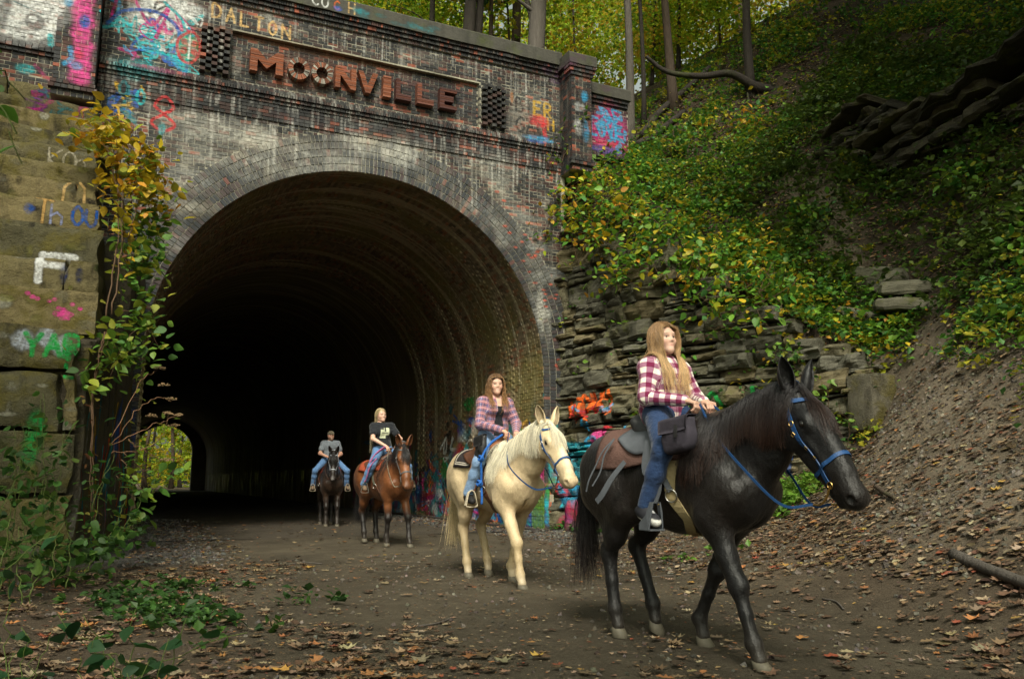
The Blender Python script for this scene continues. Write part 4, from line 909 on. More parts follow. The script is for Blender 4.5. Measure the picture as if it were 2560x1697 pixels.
def leafset(P, R, S, tmpl, col, curl=None):
    T, F = tmpl; n = len(P); S = np.broadcast_to(np.asarray(S, float), (n,))
    L = np.broadcast_to(T, (n,) + T.shape).copy()
    if curl is not None: L[..., 2] += curl[:, None] * (np.abs(L[..., 0]) ** 1.5 + (L[..., 1] - .4) ** 2)
    V = np.einsum('nij,nkj->nki', R, L * S[:, None, None]) + P[:, None]
    Q = (F[None] + (np.arange(n) * len(T))[:, None, None]).reshape(-1, F.shape[1])
    return V.reshape(-1, 3), Q, np.repeat(col, len(T), 0)
def pick(pal, n, p=None, var=.3):
    pal = np.array(pal, float); c = pal[RNG.choice(len(pal), n, p=p)]; return c * RNG.uniform(1 - var, 1 + var, (n, 1)) * RNG.uniform(.9, 1.1, (n, 3))
MAT_LEAF = leafmat('green_leaf', .38, .5); MAT_CROWN = leafmat('tree_leaf', .62, .6); MAT_DEAD = leafmat('dead_leaf', .10, .75)
def barkmat(name, a, b):
    t = NT(name); n = t.noise(t.coord((9, 9, 1.6)), 1.6, 5, .7); n2 = t.noise(t.coord(), 18, 4, .7); c = t.mix(n, a, b); c = t.mix(t.ramp(t.noise(t.coord(), 1.2, 4), [(0, 0), (.56, 0), (.68, .5)]), c, (.05, .06, .02))
    return t.fin(c, .9, .15, t.bump(n, .8, .05, t.bump(n2, .5, .02)))
BARKS = [barkmat('grey_bark', (.045, .038, .032), (.13, .115, .10)), barkmat('brown_bark', (.038, .027, .020), (.105, .078, .058)), barkmat('dark_bark', (.016, .013, .011), (.050, .042, .035))]
C_YG = [(.44, .54, .035), (.33, .47, .03), (.60, .55, .035), (.22, .38, .03), (.62, .40, .04), (.40, .52, .04)]
C_GR = [(.07, .19, .022), (.11, .26, .03), (.17, .31, .03), (.05, .14, .03), (.34, .33, .03)]
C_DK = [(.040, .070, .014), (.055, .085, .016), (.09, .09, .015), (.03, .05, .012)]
C_SH = [(.11, .27, .035), (.19, .36, .04), (.42, .44, .03), (.62, .44, .03), (.07, .20, .05), (.64, .32, .03)]

def tree(name, label, x, y, z0, h, r, lean=(0, 0), bark=0, crown=None, group='trees above the tunnel', nbr=5, wob=.12):
    """crown: list of (dx,dy,dz,rx,rz,n,size,palette)"""
    root = thing(name, label, 'tree', (x, y, z0), 0, group)
    zz = np.linspace(-.4, h, 14); P = np.stack([lean[0] * zz + wob * np.sin(zz * .45 + x), lean[1] * zz + wob * np.cos(zz * .37 + y), zz], 1); P -= P[0] * (1, 1, 0)
    rr = r * (1 - .62 * np.linspace(0, 1, 14)) + r * .55 * np.exp(-np.linspace(0, 14, 14) * 1.1); v, f = tube(P, rr, 12); v = v + (fbm(v * np.array((5, 5, 1.2)), 3) * r * .22)[:, None] * np.array((1, 1, 0))
    obj('trunk', mesh('trunk', v, f, BARKS[bark], smooth=True), root)
    for k in range(nbr):
        u = RNG.uniform(.3, .95); p = P[int(u * 13)]; a = RNG.uniform(0, 6.28); L = RNG.uniform(1.2, 3.0)
        q = np.array([p, p + np.array((cos(a) * L * .4, sin(a) * L * .4, L * .2)), p + np.array((cos(a) * L, sin(a) * L, L * RNG.uniform(.1, .7)))])
        v, f = tube(spline(q, 8), np.linspace(r * .28, .012, 8), 6); obj('branch', mesh('branch', v, f, BARKS[bark], smooth=True), root)
    if crown:
        Vs, Qs, Cs, nv = [], [], [], 0
        for dx, dy, dz, rx, rz, n, size, pal in crown:
            nc = max(8, n // 26); d = RNG.normal(size=(nc, 3)); d /= np.linalg.norm(d, axis=1)[:, None]; d *= RNG.random((nc, 1)) ** .45
            cc = d * np.array((rx, rx, rz)) + np.array((dx, dy, dz)); ci = RNG.integers(0, nc, n)
            p = cc[ci] + RNG.normal(0, 1, (n, 3)) * np.array((.42, .42, .20)) * min(1, rx * .35)
            hue = RNG.integers(0, len(pal), nc); c = np.array(pal)[np.where(RNG.random(n) < .7, hue[ci], RNG.integers(0, len(pal), n))] * RNG.uniform(.65, 1.3, (n, 1))
            v, q, cl = leafset(p, rand_rot(n, .45), size * RNG.uniform(.7, 1.3, n), T_QUAD, c); Vs.append(v); Qs.append(q + nv); Cs.append(cl); nv += len(v)
        obj('crown', mesh('crown', np.concatenate(Vs), np.concatenate(Qs), MAT_CROWN, np.concatenate(Cs)), root)
    return root
def gz_at(x, y): return np.where((x > .1) & (x < 9.2) & (y > 16.6), .03, height(x, np.minimum(y, np.where((x > .1) & (x < 9.2), 16.6, 99))))
def hz(x, y): return float(height(np.array([x]), np.array([y]))[0])
def polar(az, r): a = radians(az); return r * sin(a), r * cos(a)
# trunks that can be told apart above the portal and on the slope
TR = [(19.4, 27, .12, 0, 2, 'slim dark tree trunk leftmost above the coping'), (22.2, 25.5, .26, 0, 2, 'dark deeply furrowed double tree trunk behind the coping'), (22.75, 25.8, .17, 0, 2, 'dark companion stem touching the furrowed trunk'),
      (23.7, 27, .10, -.05, 1, 'thin brown stem leaning right of the furrowed trunk'), (24.9, 28, .20, 0, 1, 'brown tree trunk behind the coping left of the thickest trunk'), (26.5, 24, .31, .03, 0, 'thickest grey brown tree trunk above the coping'),
      (28.6, 25, .11, -.22, 0, 'pale bare stem leaning over the right pilaster'), (33.6, 23.0, .125, -.03, 0, 'slender grey tree in front of the slope beside the right parapet'), (34.6, 24.5, .07, 0, 2, 'thin dark sapling beside the slender grey tree'), (36.8, 25.5, .14, -.03, 1, 'brown tree on the slope right of the slender grey tree'), (42.2, 24.6, .13, 0, 2, 'dark tree on the ridge under the long bough')]
for k, (az, r, rad, ln, bk, lab) in enumerate(TR):
    x, y = polar(az, r); z0 = hz(x, y)
    tree('tree', lab, x, y, z0, 15, rad, (ln * .9, -ln * .4), bk, [(0, 0, 8.5, 2.6, 3.2, 1500, .20, C_YG if k % 3 else C_GR)] if ln > -.1 else None, nbr=4 if rad > .12 else 2)
# fallen bough reaching across
x, y = polar(42.2, 24.4); z0 = hz(x, y)
bough = tag(obj('bough', mesh('bough', *(lambda q: (q[0] + fbm(q[0] * 4, 2)[:, None] * .03, q[1]))(tube(spline([(x + 1.1, y - .5, z0 + .15), (x + .1, y - .1, z0 + .35), (x - .6, y + .2, z0 + .75), (x - 1.5, y + .5, z0 + .62), (x - 2.4, y + .9, z0 + .75), (x - 3.0, y + 1.1, z0 + 1.2)], 26), np.linspace(.16, .05, 26), 9)), BARKS[2], smooth=True)), 'thick dark bough stretching left from the ridge tree', 'branch')
# understorey and the wood behind
ZN = {}; ORD = ['tall', 'slim', 'bushy', 'spindly', 'leaning', 'spreading', 'small', 'thin stemmed', 'forked', 'sparse', 'dense', 'low', 'crooked', 'pale', 'dim', 'rounded', 'ragged', 'narrow', 'wide', 'bent']
for i in range(30):
    az = RNG.uniform(11, 47); r = RNG.uniform(27, 46); x, y = polar(az, r)
    if y < 19.5: continue
    z0 = hz(x, y); h = RNG.uniform(5, 9)
    zn = ['left of the slim dark trunk', 'between the slim dark trunk and the furrowed trunk', 'between the furrowed trunk and the thickest trunk', 'between the thickest trunk and the slender grey tree', 'right of the slender grey tree', 'behind the ridge tree'][int(np.searchsorted([19.4, 22.2, 26.5, 33.6, 39], az))]; ZN[zn] = ZN.get(zn, 0) + 1
    tree('young_tree', f'{ORD[ZN[zn] - 1]} young yellow green tree {zn}', x, y, z0, h, RNG.uniform(.05, .10), (RNG.normal(0, .04), 0), int(RNG.integers(0, 3)),
         [(0, 0, 1.9, 2.4, 1.8, 1300, .17, C_YG), (0, 0, 5.0, 2.8, 2.6, 1500, .18, C_YG if i % 3 else C_GR)], 'young trees in the wood behind the portal', 1)
for i in range(9):
    az = RNG.uniform(14, 47); r = RNG.uniform(36, 56); x, y = polar(az, r); z0 = hz(x, y)
    tree('tall_tree', f'{ORD[i]} tall tree deep in the wood ' + ('left of the thickest trunk' if az < 26.5 else 'right of the thickest trunk'), x, y, z0, 22, RNG.uniform(.14, .28), (RNG.normal(0, .02), 0), int(RNG.integers(0, 3)), [(0, 0, 8, 4.0, 4, 1500, .30, C_YG), (0, 0, 15, 4.5, 4, 1200, .34, C_GR)], 'tall trees deep in the wood', 3)
wl = tag(obj('distant_wood', mesh('distant_wood', *leafset((lambda n: np.stack([(lambda a, r: r * np.sin(a))(np.radians(RNG.uniform(5, 52, n)), 60.0), 60 * np.cos(np.radians(RNG.uniform(5, 52, n))), RNG.uniform(10, 46, n)], 1))(2), rand_rot(2), 1.0, T_QUAD, pick(C_YG, 2)))), 'x', 'x') if False else None
n = 9000; a_ = np.radians(RNG.uniform(2, 54, n)); r_ = RNG.uniform(52, 72, n); zz_ = 14 + RNG.random(n) ** 1.2 * 34
v, q, c = leafset(np.stack([r_ * np.sin(a_), r_ * np.cos(a_), zz_], 1), rand_rot(n, .3), RNG.uniform(.5, .9, n), T_QUAD, pick(C_YG, n)); tag(obj('distant_wood', mesh('distant_wood', v, q, MAT_CROWN, c)), 'bright yellow green wood far behind the portal', 'wood', kind='stuff')
# dense crowns shading the right-hand slope; first two, unseen, added to darken the ledges
for i, (x, y, h, rx) in enumerate(((13.2, 4.4, 10.5, 4.6), (16.8, 3.2, 11, 4.6), (19, 11, 9, 5.0), (23, 15, 9, 5.5), (17.5, 5.5, 8, 4.6), (25, 8, 9, 5.5), (15.5, 1.5, 8, 4.5), (21, 19, 9, 4.5))):
    tree('oak_tree', ('unseen broad dark tree added to shade the ledges', 'second unseen broad dark tree added to shade the ledges', 'broad dark tree above the ledges', 'broad dark tree high behind the ledges', 'broad tree on the right slope beyond the picture', 'broad tree at the far right edge of the slope', 'broad tree on the bank right of the camera path', 'broad dark tree on the ridge behind the bough')[i], x, y, hz(x, y), h + 4, .22, (-.06, 0), 2, [(-1, 0, h, rx, 1.6, 2600, .42, C_DK), (-2, -1, h + 2, rx, 1.5, 2000, .45, C_DK)], 'broad trees on the shaded slope', 4)
# wood seen through the tunnel
for i in range(16):
    az = RNG.uniform(-1.2, 7); r = RNG.uniform(108, 150); x, y = polar(az, r)
    tree('far_tree', f'{ORD[i]} tree beyond the far tunnel end, ' + ('near the opening' if r < 125 else 'deep in the bright wood'), x, y, 0, 16, RNG.uniform(.12, .32), (0, 0), 2 if i % 2 else 1, [(0, 0, 3.5, 3.2, 3, 420, .42, C_YG), (0, 0, 9, 4, 4, 420, .5, C_YG)], 'trees beyond the far end of the tunnel', 0, wob=.2)
n = 5000; v, q, c = leafset(np.stack([RNG.uniform(-12, 28, n), RNG.uniform(150, 170, n), RNG.random(n) * 22], 1), rand_rot(n, .3), .9, T_QUAD, pick(C_YG, n)); tag(obj('far_wood', mesh('far_wood', v, q, MAT_CROWN, c)), 'glowing yellow wood beyond the tunnel', 'wood', kind='stuff')

# ------------------------------------------------------------------ ground plants and fallen leaves
def on_ground(n, x0, x1, y0, y1, dens):
    x = RNG.uniform(x0, x1, n); y = RNG.uniform(y0, y1, n); k = RNG.random(n) < dens(x, y); return x[k], y[k]
def slope_n(x, y):
    tunnel_ = (x > -.2) & (x < 9.4) & (y > 16.2); y = np.where(tunnel_, 14.0, y); x = np.where(tunnel_, 4.0, x); e = .15; gx_ = (height(x + e, y) - height(x - e, y)) / (2 * e); gy_ = (height(x, y + e) - height(x, y - e)) / (2 * e); nn = np.stack([-gx_, -gy_, np.ones_like(gx_)], 1); return nn / np.linalg.norm(nn, axis=1)[:, None]
trailm = trail_mask
def cover(name, label, x, y, k, size, hgt, pal, p=None, tmpl=T_QUAD, cat='plants'):
    z = height(x, y); n = len(x); nn = slope_n(x, y); m = n * k; base = np.repeat(np.stack([x, y, z], 1), k, 0); hh = np.repeat(RNG.uniform(.4, 1.2, n) * hgt, k)
    off = RNG.normal(0, 1, (m, 3)) * np.array((.8, .8, .25)) * hh[:, None] * .75; P = base + np.repeat(nn, k, 0) * hh[:, None] * RNG.uniform(.35, 1.0, (m, 1)) + off
    hue = np.repeat(RNG.integers(0, len(pal), n), k) if p is None else np.repeat(RNG.choice(len(pal), n, p=p), k); c = np.array(pal)[hue] * RNG.uniform(.6, 1.35, (m, 1))
    v, q, cl = leafset(P, rand_rot(m, .55), size * np.repeat(RNG.uniform(.55, 1.5, n), k) * RNG.uniform(.6, 1.3, m), tmpl, c); o = obj(name, mesh(name, v, q, MAT_LEAF, cl)); return tag(o, label, cat, kind='stuff')
def wall_dist(x, y): t, p = wall_tp(x, y); return t, p
def d_hill(x, y):
    t, p = wall_tp(x, y); up = (p > .25) | (t > 7.2)
    return up * (height(x, y) > 1.6) * (1 - trailm(x, y)) * (.16 + .95 * smooth(-.06, .22, fbm(np.stack([x * .75, y * .75, 0 * x], -1), 3))) * (y < 23)
x, y = on_ground(26000, 8.5, 21, 4, 23, d_hill); cover('undergrowth', 'low green plants covering the shaded hillside', x, y, 7, .10, .22, C_GR + [(.10, .24, .06), (.26, .34, .03), (.40, .36, .03)])
x, y = on_ground(5200, 8.8, 13.5, 9.5, 18, lambda x, y: (wall_tp(x, y)[1] > .15) * (wall_tp(x, y)[1] < 2.2) * (wall_tp(x, y)[0] < 7.6) * (wall_tp(x, y)[0] > -.2) * (.35 + .65 * smooth(-.2, .3, fbm(np.stack([x * .9, y * .9, 0 * x + 5], -1), 3))))
cover('bramble_cover', 'bright green bramble growing along the top of the rock wall', x, y, 8, .115, .34, C_SH, [.34, .30, .12, .08, .12, .04])
x, y = on_ground(3000, 7.6, 11.5, 8.8, 13.2, lambda x, y: np.maximum(smooth(1.3, .3, np.hypot(x - 9.3, (y - 10.5) * .8)), .6 * smooth(.9, .2, np.hypot(x - 10.3, y - 12.0))) * smooth(-.1, -.3, wall_tp(x, y)[1]) * .75)
cover('bank_grass', 'bright grass and weeds on the bank under the rock wall', x, y, 8, .10, .15, [(.09, .20, .02), (.13, .26, .03), (.18, .28, .04)])
x, y = on_ground(1300, 6.0, 8.6, 6.6, 11.2, lambda x, y: smooth(.8, .1, np.hypot(x - 7.0, (y - 8.9) * .7)) * .6 * smooth(-.2, .3, fbm(np.stack([x * 2, y * 2, 0 * x], -1), 3))); cover('path_edge_grass', 'short grass tufts along the right edge of the path', x, y, 6, .08, .08, [(.08, .19, .02), (.12, .24, .03)])
x, y = on_ground(2600, -.8, 3.2, 5.4, 11, lambda x, y: smooth(1.6, .2, np.hypot((x - .75) / .85, (y - 8.2) / 1.5)) * .8 * smooth(-.25, .25, fbm(np.stack([x * 1.8, y * 1.8, 0 * x], -1), 3))); cover('verge_weeds', 'green weeds and grass on the left verge of the path', x, y, 7, .075, .11, [(.035, .095, .015), (.055, .125, .02), (.03, .075, .018)])
x, y = on_ground(900, 8.9, 10.6, 13.2, 17, lambda x, y: (np.abs(wall_tp(x, y)[1] + .55) < .45) * .5); cover('wall_foot_weeds', 'small weeds at the foot of the painted wall', x, y, 7, .09, .12, [(.06, .17, .03), (.10, .22, .03)])
# fallen leaves
C_DEAD = [(.165, .105, .060), (.110, .064, .036), (.235, .155, .090), (.29, .125, .045), (.30, .225, .145), (.065, .040, .025), (.38, .24, .06), (.25, .07, .035)]
PD_ = [.24, .20, .17, .07, .16, .12, .02, .02]
def litter(name, label, x, y, size, tmpl, lift=.008, pal=C_DEAD, p=PD_, flat=.86):
    z = gz_at(x, y); n = len(x); nn = slope_n(x, y); R = rand_rot(n, flat); 
    nr = R[:, :, 2] * .55 + nn * .9; nr /= np.linalg.norm(nr, axis=1)[:, None]; a = R[:, :, 1]; a -= nr * np.sum(a * nr, 1)[:, None]; a /= np.linalg.norm(a, axis=1)[:, None]; R = np.stack([np.cross(a, nr), a, nr], 2)
    P = np.stack([x, y, z], 1) + nn * (lift + .02 * RNG.random(n))[:, None]
    v, q, c = leafset(P, R, size * (.38 + RNG.random(n) ** 1.6), tmpl, pick(pal, n, p, .4), RNG.uniform(-.1, .55, n)); return tag(obj(name, mesh(name, v, q, MAT_DEAD, c)), label, 'leaves', kind='stuff')
def d_path(x, y):
    core = smooth(1.3, 2.6, x + .3 * np.sin(y)) * smooth(5.9, 4.6, x - .14 * (y - 4)); edge = 1 - core
    return np.clip(.07 + .60 * edge + .28 * smooth(6.5, 3.5, y) * 1.0, 0, 1) * (.35 + .8 * smooth(-.3, .4, fbm(np.stack([x * 1.3, y * 1.3, 0 * x], -1), 3)))
x, y = on_ground(22000, -2.5, 9.5, 2.6, 12, lambda x, y: d_path(x, y) * (.3 + 1.1 * smooth(-.15, .25, fbm(np.stack([x * 2.6, y * 2.6, 0 * x + 2], -1), 3)))); h = RNG.random(len(x)) < .6
litter('fallen_leaves', 'brown and orange fallen leaves scattered over the near ground', x[h], y[h], .088, T_MAPLE); litter('oak_litter', 'curled oak leaves lying on the near ground', x[~h], y[~h], .095, T_OAK)
x, y = on_ground(30000, -2.5, 9.5, 2.4, 11.5, lambda x, y: np.maximum(d_path(x, y), .35)); litter('leaf_crumbs', 'broken leaf fragments in the dirt', x, y, .036, T_QUAD, .004)
x, y = on_ground(9000, .2, 9.4, 10.5, 24, lambda x, y: np.where((x < 1.9) | (x > 7.0), .75, .10)); litter('leaf_drift', 'leaf drifts along both sides of the tunnel floor', x, y, .095, T_OAK)
x, y = on_ground(58000, 6.0, 20, 1.5, 22, lambda x, y: ((wall_tp(x, y)[1] > .2) | (wall_tp(x, y)[0] > 7) | (height(x, y) < 2)) * (1 - .50 * trailm(x, y)) * (height(x, y) > .3) * .9)
litter('slope_litter', 'brown leaf litter covering the slope on the right', x, y, .088, T_LEAF)
# gravel and small stones
def pebbles(name, label, x, y, size, cols):
    z = gz_at(x, y); n = len(x); B = boxv((-1, -1, -1), (1, 1, 1)); R = rand_rot(n, .2); s = size * RNG.uniform(.35, 1.6, (n, 1, 1)) ** 1.3 * RNG.uniform(.5, 1.0, (n, 1, 3))
    V = np.einsum('nij,nkj->nki', R, B[None] * s * RNG.uniform(.6, 1.0, (n, 8, 1))) + np.stack([x, y, z + size * .2], 1)[:, None]; F = np.array(BOXF)
    return tag(obj(name, mesh(name, V.reshape(-1, 3), (F[None] + (np.arange(n) * 8)[:, None, None]).reshape(-1, 4), MAT_SOIL, np.repeat(pick(cols, n, None, .4), 8, 0))), label, 'gravel', kind='stuff')
x, y = on_ground(15000, .1, 9.3, 12.4, 26, lambda x, y: np.maximum(smooth(2.1, 1.0, x), smooth(6.9, 7.8, x)) * .85); pebbles('gravel', 'grey ballast gravel along both edges of the tunnel floor', x, y, .019, [(.19, .19, .185), (.13, .127, .12), (.25, .24, .225)])
x, y = on_ground(9000, -1, 12, 2.5, 12.5, lambda x, y: .35 + .65 * (x > 6)); pebbles('small_stones', 'small flat stones in the soil of the path and bank', x, y, .014, [(.20, .18, .15), (.14, .12, .095), (.26, .24, .21)])

# ------------------------------------------------------------------ shrubs, vines and weeds with single leaves
def leafy(name, label, cat, stems, nper, size, pal, p=None, single=60, mat=None, stemmat=None, sr=.008, spread=.16, group=None, droop=.2, tmpl=T_LEAF):
    """stems: list of polylines; leaves grow along them; the leaves that show largest are objects of their own"""
    allp = np.concatenate([np.asarray(s, float) for s in stems]); o = allp[0]
    root = thing(name, label, cat, tuple(o), 0, group); root['wp'] = 1; Ps = []
    for s in stems:
        Q = spline(s, max(8, 5 * len(s))); Q = Q + RNG.normal(0, .012, Q.shape); v, f = tube(Q, np.linspace(sr, sr * .35, len(Q)), 5); obj('stem', mesh('stem', v, f, stemmat or MAT_STEM, smooth=True), root)
        n = int(nper * RNG.uniform(.8, 1.2)); k = RNG.random(n) ** .75 * (len(Q) - 1); i = k.astype(int); Ps.append(Q[np.minimum(i, len(Q) - 1)] + RNG.normal(0, spread, (n, 3)) * (.4 + .8 * RNG.random((n, 1))))
    P = np.concatenate(Ps); n = len(P); R = rand_rot(n, .5); S = size * RNG.uniform(.5, 1.25, n); c = pick(pal, n, p, .25)
    order = np.argsort(np.linalg.norm(P - np.array((0, 0, 1.12)), axis=1) / S); big, rest = order[:single], order[single:]
    for j in big:
        v, q, cl = leafset(P[j:j + 1], R[j:j + 1], S[j:j + 1], tmpl, c[j:j + 1]); obj('leaf', mesh('leaf', v, q, MAT_LEAF, cl, smooth=True), root)
    if len(rest):
        v, q, cl = leafset(P[rest], R[rest], S[rest], tmpl, c[rest]); obj('leaves', mesh('leaves', v, q, MAT_LEAF, cl, smooth=True), root)['kind'] = 'stuff'
    return root
MAT_STEM = simple('woody_stem', (.085, .050, .028), .8, .2, .4, 20, .3); MAT_GSTEM = simple('green_stem', (.09, .12, .03), .7, .2, .3, 20, .2)
C_VY = [(.58, .40, .02), (.50, .36, .03), (.30, .30, .03), (.16, .24, .03), (.60, .27, .03)]; C_VG = [(.10, .22, .035), (.17, .29, .04), (.07, .16, .04), (.30, .33, .04)]; C_WD = [(.05, .12, .022), (.075, .17, .03), (.035, .085, .02), (.12, .20, .04)]
leafy('climbing_vine', 'yellowing vine crowning the stepped wall at the upper left', 'vine', [[(-.1, 13.6, 4.4), (-.25, 14, 5.4), (-.4, 14.3, 6.6), (-.8, 14.4, 7.0)], [(-.1, 13.9, 5.0), (-.1, 14.2, 6.2), (-.45, 14.2, 6.9)], [(-.1, 14, 5.4), (.0, 14.3, 6.3), (.25, 14.5, 6.0), (.35, 14.5, 5.3)], [(-.3, 14.2, 6.3), (-.7, 14.4, 6.6), (-1.0, 14.5, 6.75)], [(-.05, 14, 5.8), (.15, 14.3, 6.4), (.33, 14.4, 5.7)], [(-.2, 13.9, 5.3), (-.5, 13.9, 6.2), (-.75, 14.2, 6.6)], [(-.1, 13.7, 4.8), (.05, 13.9, 5.6), (.2, 14.2, 5.9)]], 95, .165, C_VY, [.30, .24, .20, .16, .10], 110, spread=.20)
leafy('climbing_vine', 'green leaved vine hanging down the jamb below the yellow vine', 'vine', [[(.3, 14.4, 5.3), (.2, 14, 4.8), (.1, 13.8, 4.3)], [(-.2, 13.6, 4.6), (.0, 13.8, 4.2), (.3, 14, 3.9)], [(-.1, 13.4, 3.6), (.25, 13.8, 3.5), (.45, 13.8, 3.1)], [(-.35, 13, 3.0), (.0, 13.4, 3.0), (.3, 13.7, 2.8)], [(-.1, 14, 5.2), (.1, 14, 4.7), (.3, 14.1, 4.4)], [(-.2, 13.2, 2.4), (-.1, 13.0, 2.9), (.1, 13.2, 3.3)], [(-.4, 12.6, 2.0), (-.35, 12.6, 2.7), (-.2, 12.9, 3.2)], [(.0, 13.9, 4.4), (.2, 14.2, 5.0), (.3, 14.4, 5.5)]], 60, .165, C_VG, [.32, .30, .14, .24], 90, spread=.18)
leafy('dry_vine', 'bare brown tangled vine stems on the stepped wall', 'vine', [[(-.3 + .07 * k, 13.2 + .05 * k, 3.4 + .1 * k), (-.25 + .06 * k, 13.6, 4.6), (-.3 + .05 * k, 13.9, 5.6), (-.5 + .1 * k, 14.1, 6.5)] for k in range(2)] + [[(-.3, 13, 3.2), (-.35 - .02 * k, 12.6, 2.2), (-.3 + .05 * k, 12.4, 1.0), (-.2, 12.2, .2)] for k in range(2)], 12, .10, [(.16, .07, .03), (.25, .12, .04), (.30, .25, .04)], None, 10, sr=.014, spread=.10)
leafy('flower_head_stems', 'arching dry stems with brown flower heads reaching over the tunnel mouth', 'plant', [[(-.1, 12.9, 1.6), (.2, 13.2, 2.1), (.5, 13.5, 2.35), (.66, 13.6, 2.3)], [(-.1, 12.9, 1.6), (.3, 13.2, 1.85), (.6, 13.4, 2.0), (.78, 13.6, 2.1)], [(-.1, 12.9, 1.5), (.3, 13.2, 1.55), (.55, 13.3, 1.75), (.62, 13.3, 2.05)], [(-.1, 12.8, 1.7), (.2, 13.2, 2.5), (.45, 13.6, 2.75)], [(.1, 13.0, 1.7), (.4, 13.1, 1.5), (.62, 13.2, 1.4)]], 5, .09, [(.26, .29, .04), (.18, .25, .04)], None, 20, sr=.008, spread=.06, stemmat=simple('dry_stem', (.20, .105, .055), .8))
heads = MB()
for c in ((.66, 13.6, 2.32), (.78, 13.6, 2.08), (.62, 13.3, 2.08), (.47, 13.6, 2.78), (.64, 13.2, 1.40), (.55, 13.5, 2.52), (.40, 13.4, 2.05), (.72, 13.5, 1.92)):
    for k in range(26):
        a = RNG.uniform(0, 6.28); r = .085 * math.sqrt(RNG.random()); p = np.array(c) + np.array((r * cos(a), r * sin(a), .02 + .03 * RNG.random() - r * .3)); v = boxv((-.010, -.010, -.008), (.010, .010, .008)) + p; heads.add(v, BOXF, np.array((.24, .155, .075)) * RNG.uniform(.6, 1.3))
fh = [o for o in bpy.data.objects if o.name.startswith('flower_head_stems')][0]; heads.build('flower_heads', MAT_DEAD, fh)['kind'] = 'stuff'
leafy('leafy_branch', 'bright green leafy twigs hanging before the far light of the tunnel', 'plant', [[(.05, 12.6, 1.5), (.35, 12.6, 1.25), (.62, 12.7, 1.3), (.78, 12.8, 1.22)], [(.05, 12.5, 1.4), (.3, 12.5, 1.0), (.5, 12.6, .95)], [(.0, 12.4, 1.2), (.25, 12.4, .8), (.3, 12.3, .5)]], 22, .17, C_VG, [.5, .3, .1, .1], 66, spread=.11)
for j, (st, lab) in enumerate(((([(-.25, 11.9, .1), (-.2, 11.9, .8), (-.1, 12.1, 1.4)], [(-.2, 11.9, .1), (.05, 12, .6), (.15, 12.2, 1.0)], [(-.1, 11.6, .1), (.1, 11.7, .5), (.3, 12, .55)]), 'tall weeds at the foot of the left tunnel jamb'),
        (([(-.7, 10.9, .2), (-.75, 11, 1.1), (-.84, 11, 2.1)], [(-.6, 10.9, .2), (-.62, 11.1, 1.0), (-.6, 11.4, 1.7)], [(-.8, 10.6, .2), (-.95, 10.6, 1.0), (-.95, 10.5, 1.7)]), 'upright leafy weeds before the lowest wall blocks'),
        (([(-.9, 9.9, .1), (-.95, 9.9, .8), (-.92, 10, 1.3)], [(-.7, 9.9, .1), (-.68, 10, .6), (-.6, 10, .95)], [(-.5, 10.2, .1), (-.4, 10.3, .35), (-.2, 10.5, .4)]), 'dense green weeds at the left edge below the painted blocks'),
        (([(-.5, 9.6, .1), (-.52, 9.7, .4), (-.5, 9.8, .7)], [(-.3, 10.4, 0), (-.15, 10.5, .3), (.0, 10.9, .5)], [(-.7, 8.8, 0), (-.75, 8.9, .4), (-.78, 9, .7)]), 'low broad leaved weeds in front of the wall foot'))):
    leafy('weed', lab, 'weed', [list(s) for s in st] + [[np.array(q) + RNG.normal(0, .12, 3) * (1, 1, .3) for q in s] for s in st], 30, .125, C_WD, None, 60, sr=.007, spread=.15, stemmat=MAT_GSTEM, group='weeds at the foot of the left wall')
for j, (st, lab, sz) in enumerate(((([(.06, 3.62, 0), (.04, 3.65, .35), (-.07, 3.7, .62)], [(.1, 3.6, 0), (.1, 3.62, .4), (.10, 3.6, .62)], [(.15, 3.5, 0), (.2, 3.45, .35), (.27, 3.42, .60)], [(.15, 3.4, 0), (.18, 3.4, .3), (.2, 3.37, .54)]), 'dark broad leaved plant standing at the bottom of the verge', .10),
        (([(-.2, 3.1, .1), (-.2, 3.1, .4), (-.2, 3.1, .58)], [(-.1, 3.15, .1), (-.08, 3.15, .4), (-.05, 3.2, .55)], [(.05, 3.2, 0), (.08, 3.2, .3), (.10, 3.2, .48)], [(-.3, 3.4, .1), (-.3, 3.5, .4), (-.3, 3.7, .5)]), 'shaded weed clump in the lower left corner', .09),
        (([(-.4, 4.7, 0), (-.42, 4.75, .4), (-.42, 4.78, .66)], [(-.3, 4.1, 0), (-.3, 4.1, .3), (-.29, 4.05, .52)], [(-.48, 4.7, .1), (-.47, 4.7, .6), (-.46, 4.7, .95)]), 'green sprig at the left edge of the verge', .10))):
    leafy('foreground_weed', lab, 'weed', [list(s) for s in st] + [[np.array(q) + np.array((RNG.normal(0, .10), RNG.normal(0, .10), -.03)) for q in s] for s in st], 7, sz * .85, [(.022, .075, .022), (.016, .055, .018), (.035, .095, .022)], None, 40, sr=.004, spread=.045, stemmat=MAT_GSTEM, group='weeds close to the camera')
leafy('overhanging_twig', 'blurred green twig hanging in at the left edge', 'plant', [[(-.36, 1.7, 1.98), (-.27, 1.78, 1.86), (-.215, 1.8, 1.75)], [(-.34, 1.7, 1.95), (-.24, 1.85, 1.88)]], 5, .045, [(.12, .26, .04), (.09, .2, .03)], None, 20, sr=.003, spread=.02, stemmat=MAT_GSTEM)
